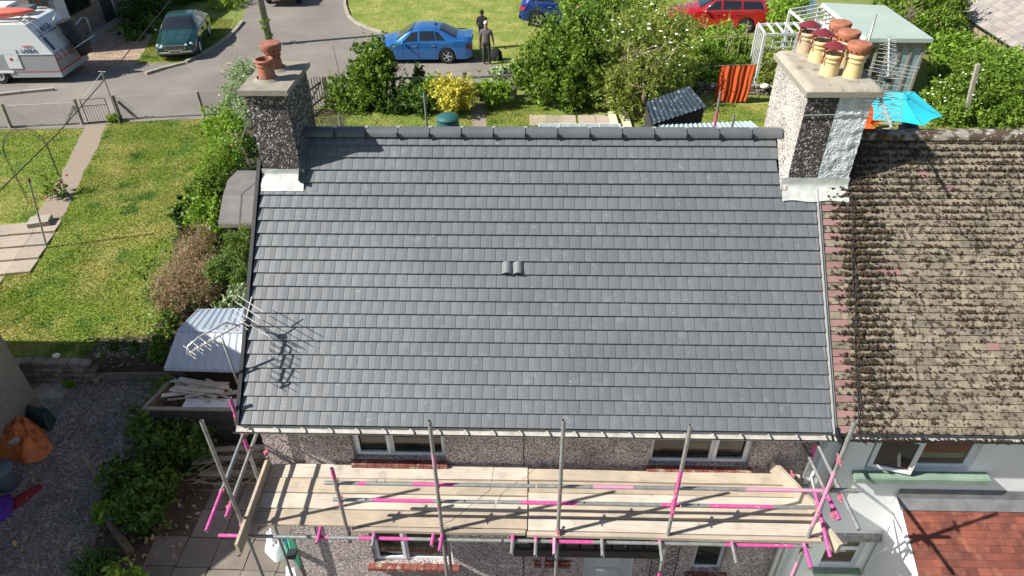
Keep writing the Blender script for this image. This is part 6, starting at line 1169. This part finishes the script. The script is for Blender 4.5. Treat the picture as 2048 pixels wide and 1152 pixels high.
# canes
t = thing('cane_frame', 'row of pale bamboo canes tied to a crossbar for beans', 'bean canes', tuple(PG(1450, 130)))
for k, u in enumerate((1405, 1424, 1440, 1452, 1468, 1480, 1462, 1497, 1506, 1430, 1455)):
    b_ = PG(u-3+k % 3*5, 138+(k % 4)*3); MB().tube([b_, P(u+8+(k % 3)*4, 42+9*(k % 5), y=b_.y+.35)], .012, 5).build('cane', 'twig_pale', t)
for v0, v1, dy_ in ((80, 70, 0), (74, 66, .35)): MB().tube([P(1418, v0, y=22.9+dy_), P(1508, v1, y=22.9+dy_)], .012, 5).build('crossbar', 'twig_pale', t)
# orange cloth on a line
A0, A1 = P(1441, 131, y=19.9), P(1515, 128, y=19.7); hh = 1.42; m = MB(); NX, NY = 44, 14
for j in range(NY+1):
    for i in range(NX+1):
        f = i/NX; q_ = A0.lerp(A1, f*(1-.10*(j/NY))+.0*(j/NY)); dd = .045*math.sin(f*44+.6*math.sin(j*.5))*(.4+.6*j/NY)+.03*math.sin(f*19); m.v.append((q_.x, q_.y+dd, q_.z-.03*math.sin(f*math.pi)-hh*j/NY*(1+.02*math.sin(f*60))))
m.f = [((j+1)*(NX+1)+i, (j+1)*(NX+1)+i+1, j*(NX+1)+i+1, j*(NX+1)+i) for j in range(NY) for i in range(NX)]; m.m = [0]*len(m.f); tag(m.build('hanging_cloth', 'orange_cloth', None, True), 'orange fringed cloth pegged on the washing line', 'cloth')
tag(MB().tube([P(1395, 137, y=20), A0, A1, P(1570, 122, y=19.6)], .006, 4).build('washing_line', 'wire'), 'washing line that carries the orange cloth', 'washing line')
# rubble walls
t = thing('garden_wall', 'low rubble wall of pale stones behind the orange cloth', 'wall', tuple(PG(1480, 195))); q0, q1 = PG(1395, 190), PG(1570, 196); stones(t, 3, q0.x, q1.x, q0.y+.3, 0, 1, .13, .26, .25, slope=(q1.y-q0.y)/(q1.x-q0.x))
p_ = P(1530, 172, z=1.45); o = lumps('white_stone', np.array([[0, 0, 0]]), [.2], 'stone_white', flat=.5, jit=.1); o.location = p_; tag(o, 'large pale boulder on the wall right of the orange cloth', 'boulder')
# corrugated sheds
def corr(name, label, q, mt, wallm, z0, ribs):
    t = thing(name, label, 'shed', (q[0].x, q[0].y, z0)); a, b, c, d_ = q; NS = 4
    for s in range(NS):
        m = MB(); K = max(4, ribs//NS*4); V = []
        for i in range(K+1): f = (s+i/K)/NS; up = .02*math.cos(i*math.pi/2); lo = a.lerp(b, f); hi = d_.lerp(c, f); V += [lo+Vector((0, 0, up)), hi+Vector((0, 0, up))]
        m.add(V, [(2*i, 2*i+2, 2*i+3, 2*i+1) for i in range(K)]); m.build('roof_sheet', mt, t)
    w_ = [Vector((p.x, p.y, z0)) for p in q]; qq = [p-Vector((0, 0, .05)) for p in q]; ctr = sum(q, Vector())/4; qq = [p+(Vector((ctr.x, ctr.y, p.z))-p)*.06 for p in qq]; w_ = [Vector((p.x, p.y, z0)) for p in qq]
    m = MB(); m.add(w_+qq, [(i, (i+1) % 4, 4+(i+1) % 4, 4+i) for i in range(4)]); m.build('wall', wallm, t)
    return t
corr('garden_shed', 'dark corrugated shed under the elder with patchy paint', [P(1303, 250, z=2.35), P(1412, 214, z=2.35), P(1378, 172, z=2.75), P(1290, 205, z=2.75)], 'corr_blue', 'dark_timber', 1, 12)
MB
m = MB(); corr('garden_shed', 'pale blue green corrugated roof just behind the ridge', [P(1310, 292, z=2.3), P(1560, 290, z=2.3), P(1500, 242, z=2.6), P(1318, 250, z=2.6)], 'corr_pale', 'dark_timber', 1, 22)
# cold frame, slabs, plank, composter
t = thing('cold_frame', 'long white framed glass cold frame behind the ridge', 'cold frame', tuple(PG(1160, 260))); f0, f1 = P(1078, 249, z=1.35), P(1240, 249, z=1.35); f2, f3 = P(1240, 285, z=1.2), P(1078, 285, z=1.2)
for a_, b_ in ((f0, f1), (f1, f2), (f3, f0)): MB().bar(a_, b_, .05, .05).build('frame', 'pergola', t)
for k in range(1, 4): MB().bar(f0.lerp(f1, k/4), f3.lerp(f2, k/4), .04, .04).build('glazing_bar', 'pergola', t)
for k in range(4): a_, b_, c_, d_ = f0.lerp(f1, (k+.04)/4), f0.lerp(f1, (k+.96)/4), f3.lerp(f2, (k+.96)/4), f3.lerp(f2, (k+.04)/4); MB().poly([a_, b_, c_, d_], .006).build('pane', 'curtain', t)
MB().poly([f0-Vector((0, 0, .3)), f1-Vector((0, 0, .3)), f1, f0], .02).build('side', 'grey_timber', t)
t = thing('rear_patio', 'row of buff slabs round the cold frame', 'paving', tuple(PG(1130, 255)))
for k, u in enumerate((1058, 1086, 1120, 1160, 1195)):
    a_ = PG(u, 262); b_ = PG(u, 236); slab(t, a_.x, PG(u, 244).y-.35, 1.04, .62, .9, 'slab')
for k, (u, w_) in enumerate(((1222, .45), (1246, .5))): a_ = PG(u, 230); b_ = PG(u+16, 285); tag(MB().bar(a_+Vector((0, 0, .12)), b_+Vector((0, 0, .12)), w_*.6, .04).build('board', 'cream'), ['pale board lying beside the cold frame', 'white board lying nearest the pale corrugated roof'][k], 'board')
c_ = P(897, 262, z=1.3); m = MB(); m.lathe((c_.x, c_.y, 1), [(.45, 0), (.36, .75), (.40, .76), (.40, .80), (.33, .86), (.25, .9), (0, .92)], 20); tag(m.build('compost_bin', 'compost', None, 40), 'dark teal compost bin peeping over the ridge', 'compost bin')
for k, (u, v, sg, lb) in enumerate(((848, 184, (), 'grey scaffold tube rising behind the ridge left of the golden bush'), (678, 230, (), 'short grey tube rising behind the ridge nearest the small chimney'), (1441, 184, ((.55, .8, 'pink_paint'),), 'pink banded scaffold tube rising in front of the orange cloth'), (1469, 228, (), 'grey scaffold tube standing in front of the pale corrugated roof'))):
    tp_ = P(u, v, y=6.9); t = thing('rear_scaffold_tube', lb, 'scaffold tube', (tp_.x, 6.9, 1)); stube('tube', (tp_.x, 6.9, 1.0), tp_, tuple((1-(1-a)*.35, 1-(1-b)*.35, m_) for a, b, m_ in sg), parent=t)
t = thing('green_tap_post', 'thin stake with a bright green connector beside the pale corrugated roof', 'stake', tuple(PG(1540, 262))); a_ = PG(1540, 262); MB().tube([a_, a_+Vector((0, 0, .75))], .02, 6).build('stake', 'galv', t)
# pergola
t = thing('pergola', 'white slatted pergola walkway beside the summerhouse', 'pergola', tuple(PG(1520, 145)))
c1, c2, c3, c4 = P(1516, 50, y=24.2), P(1530, 72, y=22.4), P(1640, 68, y=22.6), P(1626, 46, y=24.6); zt2 = 3.05
c1, c2, c3, c4 = [P(u, v, z=zt2) for u, v in ((1516, 50), (1530, 70), (1660, 66), (1640, 46))]
for a_, b_ in ((c1, c4), (c2, c3)): MB().bar(a_, b_, .07, .10).build('beam', 'pergola', t)
for k in range(8): MB().bar(c1.lerp(c4, k/7)+Vector((0, 0, .06)), c2.lerp(c3, k/7)+Vector((0, 0, .06)), .06, .07).build('rafter', 'pergola', t)
for a_ in (c1, c2, c2.lerp(c3, .5), c1.lerp(c4, .5)): MB().box(a_.x-.05, a_.x+.05, a_.y-.05, a_.y+.05, 1, zt2).build('post', 'pergola', t)
for k in range(1, 6): p_ = c1.lerp(c2, k/6); MB().tube([(p_.x, p_.y, 1), (p_.x, p_.y, zt2)], .02, 5).build('trellis_lath', 'pergola', t)
for k in range(8): p_ = c2.lerp(c3, k/7); MB().tube([(p_.x, p_.y, zt2-.5), (p_.x, p_.y, zt2)], .02, 5).build('trellis_lath', 'pergola', t)
for z in (zt2-.5, zt2-.28): MB().bar((c2.x, c2.y, z), (c3.x, c3.y, z), .03, .04).build('trellis_lath', 'pergola', t)
t = thing('pergola', 'second pergola run of white slats leading to the far end of the summerhouse', 'pergola', tuple(PG(1640, 60))); d1, d2, d3, d4 = [P(u, v, z=zt2) for u, v in ((1580, 22), (1640, 12), (1690, 60), (1640, 72))]
for a_, b_ in ((d1, d4), (d2, d3)): MB().bar(a_, b_, .07, .09).build('beam', 'pergola', t)
for k in range(8): MB().bar(d1.lerp(d4, k/7)+Vector((0, 0, .06)), d2.lerp(d3, k/7)+Vector((0, 0, .06)), .06, .06).build('rafter', 'pergola', t)
for a_ in (d1, d2, d4): MB().box(a_.x-.05, a_.x+.05, a_.y-.05, a_.y+.05, 1, zt2).build('post', 'pergola', t)
# summerhouse
t = thing('summerhouse', 'large glazed summerhouse with flat pale green roof behind the big chimney', 'summerhouse', tuple(PG(1800, 190))); zs = 3.3
s1, s2, s3, s4 = [P(u, v, z=zs) for u, v in ((1732, 79), (1866, 80), (1770, 14), (1645, 8))]
NS = 3
for k in range(NS): a_, b_, c_, d_ = s1.lerp(s2, k/NS), s1.lerp(s2, (k+1)/NS-.004), s4.lerp(s3, (k+1)/NS-.004), s4.lerp(s3, k/NS); MB().poly([a_, b_, c_, d_], .06).build('roof_panel', 'green_roof', t)
MB().bar(s1+Vector((0, -.02, -.02)), s2+Vector((0, -.02, -.02)), .04, .14).build('fascia', 'green_roof', t); MB().bar(s1+Vector((-.02, 0, -.02)), s4+Vector((-.02, 0, -.02)), .04, .14).build('fascia', 'pergola', t)
w1, w2 = s1+Vector((.15, .15, 0)), s2+Vector((-.15, .15, 0)); n = 5
MB().bar(w1+Vector((0, 0, -.2)), w2+Vector((0, 0, -.2)), .08, .22).build('lintel', 'grey_timber', t)
for k in range(n+1): p_ = w1.lerp(w2, k/n); MB().box(p_.x-.05, p_.x+.05, p_.y-.05, p_.y+.05, 1, zs-.3).build('post', 'grey_timber', t)
MB().bar(w1+Vector((0, 0, 1.12-zs)), w2+Vector((0, 0, 1.12-zs)), .08, .2).build('sill', 'grey_timber', t)
for k in range(n):
    a_, b_ = w1.lerp(w2, (k+.06)/n), w1.lerp(w2, (k+.94)/n); m = MB(); dd = Vector((0, .06, 0)); a2_, b2_ = Vector((a_.x, a_.y, 1.2)), Vector((b_.x, b_.y, 1.2)); a3, b3 = Vector((a_.x, a_.y, zs-.3)), Vector((b_.x, b_.y, zs-.3)); MB().poly([a2_, b2_, b3, a3], .01).build('pane', 'glass_dark' if k < 2 else 'curtain', t)
v1_, v2_ = w2, s3+Vector((-.15, -.15, 0)); MB().poly([(v1_.x, v1_.y, 1), (v2_.x, v2_.y, 1), (v2_.x, v2_.y, zs-.1), (v1_.x, v1_.y, zs-.1)], .02).build('side_wall', 'pergola', t)
u1_, u2_ = w1, s4+Vector((.15, -.15, 0)); MB().poly([(u2_.x, u2_.y, 1), (u1_.x, u1_.y, 1), (u1_.x, u1_.y, zs-.1), (u2_.x, u2_.y, zs-.1)], .02).build('side_wall', 'pergola', t)
# parasol
ap = P(1806, 186, z=3.25); t = thing('parasol', 'open cyan garden parasol behind the mossy ridge', 'parasol', (ap.x, ap.y, 1)); rim = [P(u, v, z=2.75) for u, v in ((1886, 232), (1848, 252), (1746, 240), (1742, 205), (1770, 184), (1828, 183))]
for k in range(6):
    a_, b_ = rim[k], rim[(k+1) % 6]; m = MB(); K = 6; V = []
    for i in range(K+1):
        for j in range(K+1): f = i/K; e = a_.lerp(b_, j/K); e = e+(ap-e)*.05*math.sin(math.pi*j/K); q_ = ap.lerp(e, f); q_.z -= .10*math.sin(math.pi*f); V.append(q_)
    m.add(V, [(i*(K+1)+j, (i+1)*(K+1)+j, (i+1)*(K+1)+j+1, i*(K+1)+j+1) for i in range(K) for j in range(K)]); m.build('canopy_panel', 'cyan', t, True)
for a_ in rim: MB().tube([ap-Vector((0, 0, .03)), a_.lerp(ap, .5)-Vector((0, 0, .13)), a_-Vector((0, 0, .01))], .012, 5).build('rib', 'dark_plastic', t)
MB().lathe((ap.x, ap.y, ap.z-.06), [(.22, -.06), (.12, .02), (0, .08)], 12).build('vent_cap', 'cyan', t); MB().tube([(ap.x, ap.y, 1), (ap.x, ap.y, ap.z)], .025, 8).build('pole', 'dark_plastic', t)
for k, (u, v, lb) in enumerate(((1733, 252, 'orange garden chair beneath the cyan parasol, nearest the chimney'), (1744, 240, 'second orange garden chair half hidden behind the first'))):
    c_ = P(u, v, z=1.5); t = thing('garden_chair', lb, 'chair', (c_.x, c_.y, 1)); x, y = c_.x, c_.y; MB().box(x-.25, x+.25, y-.25, y+.22, 1.42, 1.48).build('seat', 'orange_plastic', t); MB().bar((x, y+.24, 1.48), (x, y+.34, 1.98), .46, .04, up=(0, 1, 0)).build('backrest', 'orange_plastic', t)
    for sx in (-1, 1):
        for sy in (-1, 1): MB().tube([(x+sx*.22, y+sy*.2, 1.42), (x+sx*.25, y+sy*.24, 1)], .015, 5).build('leg', 'dark_plastic', t)
c_ = P(1815, 262, z=1.6); m = MB(); m.lathe((c_.x, c_.y, 1), [(.03, 0), (.05, .5), (.28, .62), (.32, .74), (.28, .8), (.15, .95), (0, .98)], 16); tag(m.build('barbecue', 'dark_plastic', None, 40), 'dark kettle barbecue peeping above the mossy ridge', 'barbecue')
# hedges at the right
shrub('hedge', 'broad sunny hedge along the right garden behind the mossy roof', 'hedge', [B(1960, 150, 21, 50, 40), B(1920, 200, 19.2, 52, 40), B(2000, 190, 19.6, 60, 50), B(1900, 235, 18, 40, 24), B(1980, 235, 18.2, 60, 30), B(2040, 170, 20.4, 40, 50), B(1900, 160, 21.2, 30, 36), B(2050, 225, 18.6, 50, 40), B(1860, 205, 19.6, 22, 22)], 42000, .055, 'leaf', cl=.14)
t = shrub('hedge', 'lighter leafy growth on top of the right hand hedge', 'hedge', [B(1950, 110, 22.6, 36, 26), B(1905, 110, 23, 34, 34), B(2010, 130, 21.6, 46, 26)], 12000, .055, 'leaf_bright'); flowers(t, [B(1900, 200, 18.6, 50, 46)], 60, .035, 'petal_white')
t = tree('garden_tree', 'leafy tree with pale bare twigs beside the summerhouse roof', [B(1830, 30, 27, 56, 34), B(1865, 20, 27, 46, 40), B(1880, 60, 25, 40, 34), B(1790, 6, 29, 40, 20), B(1900, 10, 27, 30, 34)], 16000, .06, 'leaf', (1880, 120)); m = MB(); b_ = P(1820, 62, y=25.2)
for k in range(12): m.tube([b_, P(1820+random.uniform(-14, 16), 30+random.uniform(-8, 10), y=25), P(1822+random.uniform(-26, 30), random.uniform(-4, 22), y=25)], .02, 4, r2=.008)
m.build('bare_twigs', 'twig_pale', t)
shrub('purple_shrub', 'dark purple leaved shrub above the summerhouse roof', 'shrub', [B(1700, 0, 36, 60, 12), B(1750, 2, 35, 30, 10), B(1640, -8, 36, 30, 12)], 7000, .06, 'leaf_purple')
tag(MB().bar(P(1932, 222, y=18.0), P(1956, 128, y=18.0), .12, .12).build('concrete_post', 'concrete_pale'), 'leaning pale concrete post sticking out of the right hedge', 'post')
m = MB(); 
for k in range(3): a_ = P(1590+k*16, -6, y=30); tag(MB().poly([a_, a_+Vector((.35, 0, 0)), a_+Vector((.3, .05, -.8)), a_+Vector((.05, .05, -.75))], .01).build('hanging_laundry', 'cyan_cloth'), ['blue laundry item at the pergola end, nearest the red estate', 'blue laundry item hanging in the middle of the far line', 'blue laundry item closest to the summerhouse roof'][k], 'laundry')
# big tiled roof top right: its rows run down to the right
t = thing('tiled_building', 'large grey tiled roof rising beyond the garden hedge', 'building', (26, 27, 1)); o_ = P(1925, 32, z=2.0); e_ = P(2048, 112, z=2.0); exv = (e_-o_).normalized(); nrm_ = Vector((-exv.y, exv.x, 0)); upv = (Vector((0, 0, 1))*math.sin(.55)+nrm_*math.cos(.55)).normalized()
if (P(2048, 0, z=2.0)-o_).dot(nrm_) < 0: nrm_ = -nrm_; upv = (Vector((0, 0, 1))*math.sin(.55)+nrm_*math.cos(.55)).normalized()
ln_ = 13; base_o = o_-exv*4
if exv.cross(upv).z < 0: base_o = base_o+exv*ln_; exv = -exv
MB().poly([base_o, base_o+exv*ln_, base_o+exv*ln_+upv*7, base_o+upv*7], -.05).build('roof', 'dark_roof', t)
tme = mesh('roof_tile', MB().box(.004, .326, 0, .40, 0, .03), 'slate_big'); q1_ = 0; m = MB()
for r_ in range(20):
    for c in range(39):
        pz_ = base_o+exv*(c*.33+(r_ % 2)*.165)+upv*(r_*.35); mw = frame_m(pz_, exv, upv) @ Matrix.Translation((0, 0, .04)) @ Matrix.Rotation(-.07, 4, 'X')
        uvp = pz_-C_; zz = uvp.dot(F_); uu = 1024+FPX*uvp.dot(R_)/zz
        if 1880 < uu < 2080 and q1_ < 300: place('roof_tile', tme, t, mw); q1_ += 1
        else: m.add([tuple(mw @ Vector(p)) for p in MB().box(.004, .326, 0, .40, 0, .03).v], MB().box(0, 1, 0, 1, 0, 1).f)
tag(m.build('roof_tile', 'slate_big', t), kind='stuff')
c_ = base_o+exv*ln_; MB().add([(base_o.x, base_o.y, 1), (c_.x, c_.y, 1), tuple(c_-Vector((0, 0, .1))), tuple(base_o-Vector((0, 0, .1)))], [(0, 1, 2, 3)]).build('wall', 'brick', t)
# ---------------- people ----------------
def body_mesh(name, J, E, Rd, mts, parent, zsplit):
    # skeleton: J joints, E edges, Rd radii, grown with the skin modifier, coloured by height bands
    me = bpy.data.meshes.new(name); me.from_pydata(J, E, []); o = link(name, me, parent); sk_ = o.modifiers.new('skin', 'SKIN'); sk_.use_smooth_shade = True; o.modifiers.new('sub', 'SUBSURF').levels = 2
    for i, r_ in enumerate(Rd): me.skin_vertices[0].data[i].radius = (r_, r_) if not isinstance(r_, tuple) else r_
    me.skin_vertices[0].data[0].use_root = True
    dg = bpy.context.evaluated_depsgraph_get(); m2 = bpy.data.meshes.new_from_object(o.evaluated_get(dg)); o.modifiers.clear(); o.data = m2; m2.materials.clear()
    for k in mts: m2.materials.append(M[k])
    for p in m2.polygons: p.material_index = zsplit(p.center)
    return o
def person(label, loc, rz, h, upper, lower, arms, legs, head_tilt=0, hat=None, hair=None, group=None):
    t = thing('person', label, 'person', loc, rz, group); k = h/1.78
    J = [(0, 0, .95), (0, .01, 1.08), (0, .01, 1.25), (0, 0, 1.42), (0, -.0, 1.50), (0, head_tilt*.4, 1.60), (0, head_tilt, 1.70)]; E = [(0, 1), (1, 2), (2, 3), (3, 4), (4, 5), (5, 6)]; Rd = [(.17, .14), (.165, .125), (.185, .135), (.16, .11), (.055, .06), (.078, .09), (.07, .085)]
    for s, (kn, an) in zip((-1, 1), legs):
        b_ = len(J); J += [(s*.095, 0, .88), (s*.11, kn, .50), (s*.12, an, .09), (s*.13, an-.13, .045)]; E += [(0, b_), (b_, b_+1), (b_+1, b_+2), (b_+2, b_+3)]; Rd += [.105, .082, .062, .048]
    for s, (el, wr_) in zip((-1, 1), arms):
        b_ = len(J); J += [(s*.19, 0, 1.40), el, wr_]; E += [(3, b_), (b_, b_+1), (b_+1, b_+2)]; Rd += [.07, .052, .032]
        w_ = Vector(wr_); d_ = (w_-Vector(el)).normalized(); palm = w_+d_*.07; J.append(tuple(palm)); E.append((b_+2, b_+3)); Rd.append(.033); pi_ = b_+3
        sd = d_.cross(Vector((1, 0, 0))).normalized()
        for f in range(5):
            o_ = sd*(.028*(f-1.8)) if f < 4 else sd*.05; l_ = (.075, .088, .092, .08, .05)[f]; q1 = palm+o_*.8+d_*(.02 if f < 4 else -.02); q2 = q1+(d_*.6+Vector((-s*.25, 0, 0))).normalized()*l_*.55+(o_*.4 if f == 4 else Vector()); q3 = q2+(d_*.5+Vector((-s*.6, 0, 0))).normalized()*l_*.45
            c = len(J); J += [tuple(q1), tuple(q2), tuple(q3)]; E += [(pi_, c), (c, c+1), (c+1, c+2)]; Rd += [.011, .009, .008]
    J = [tuple(Vector(j)*k) for j in J]
    def zs_(c):
        z = c.z/k; arm = abs(c.x)/k > .17 and z < 1.42
        wz = min(w[1][2] for w in arms)
        if z > 1.52: return 2
        if arm and z < wz+.02+0: return 2
        if z < .085: return 3
        if z < .95 and not arm: return 1
        return 0
    bd = body_mesh('body', J, E, Rd, [upper, lower, 'skin', 'shoe'], t, zs_)
    hx = (0, head_tilt, 1.70); me_ = None
    for s in (-1, 1): place('eye', mesh('eye', MB().lathe((0, 0, 0), [(0, -.009), (.011, 0), (0, .009)], 8), 'ink', 60), bd, WM[t.name] @ Matrix.Translation((s*.03*k, (head_tilt-.083)*k, 1.675*k))); place('ear', mesh('ear', MB().lathe((0, 0, 0), [(0, -.028), (.014, 0), (0, .028)], 8), 'skin', 60), bd, WM[t.name] @ Matrix.Translation((s*.078*k, head_tilt*k, 1.66*k)))
    place('nose', mesh('nose', MB().lathe((0, 0, 0), [(.016, 0), (.012, .02), (0, .035)], 6), 'skin', 60), bd, WM[t.name] @ Matrix.Translation((0, (head_tilt-.098)*k, 1.64*k)))
    if hair: m = MB(); m.lathe((0, (head_tilt+.015)*k, 1.66*k), [(.088, -.05), (.098, 0), (.094, .05), (.07, .095), (.03, .12), (0, .125)], 14, sy=1.1); m.build('hair', hair, t, True, local=True)
    if hat: m = MB(); m.lathe((0, head_tilt*k, 1.69*k), [(.094, 0), (.098, .03), (.085, .08), (.05, .115), (0, .125)], 16, sy=1.12); m.lathe((0, (head_tilt-.10)*k, 1.695*k), [(.07, 0), (.07, .008), (0, .012)], 12); m.build('cap', hat, t, True, local=True)
    return t
pb1 = PG(974, 129); person('man seen from behind in dark grey shirt, black trousers and pale cap', (pb1.x, pb1.y, 1.012), R(176), 1.82, 'shirt_grey', 'trousers', [((-.27, .03, 1.15), (-.30, -.03, .90)), ((.25, .05, 1.15), (.27, -.02, .90))], [(-.02, 0), (.03, .02)], .0, hat='cap_pale')
pb2 = PG(968, 98); person('person with black hair and dark hooded top facing the camera with hands together', (pb2.x-.05, pb2.y, 1.006), R(-14), 1.74, 'hoodie', 'trousers', [((-.23, -.05, 1.16), (-.08, -.26, 1.08)), ((.23, -.05, 1.16), (.06, -.27, 1.06))], [(-.02, 0), (.02, .03)], -.03, hair='hair_black')
a_ = PG(990, 122); t = thing('lawn_strimmer_bag', 'black equipment bag standing on the grass at the man\'s side', 'bag', tuple(a_)); m = MB(); m.lathe((a_.x+.05, a_.y+.1, 1.01), [(.20, 0), (.24, .15), (.2, .38), (.12, .48), (0, .5)], 12, sx=1.2); m.build('bag_body', 'hoodie', t, True); m = MB(); m.tube([(a_.x-.12, a_.y, 1.45), (a_.x+.05, a_.y, 1.68), (a_.x+.2, a_.y, 1.45)], .015, 6); m.build('handle', 'ink', t, True)
shrub('wildflower_patch', 'rough weeds spilling onto the gravel between the motorhome and green car', 'weeds', [B(272, 75, 27.6, 20, 10), B(300, 50, 29, 20, 14)], 2500, .05, 'leaf')
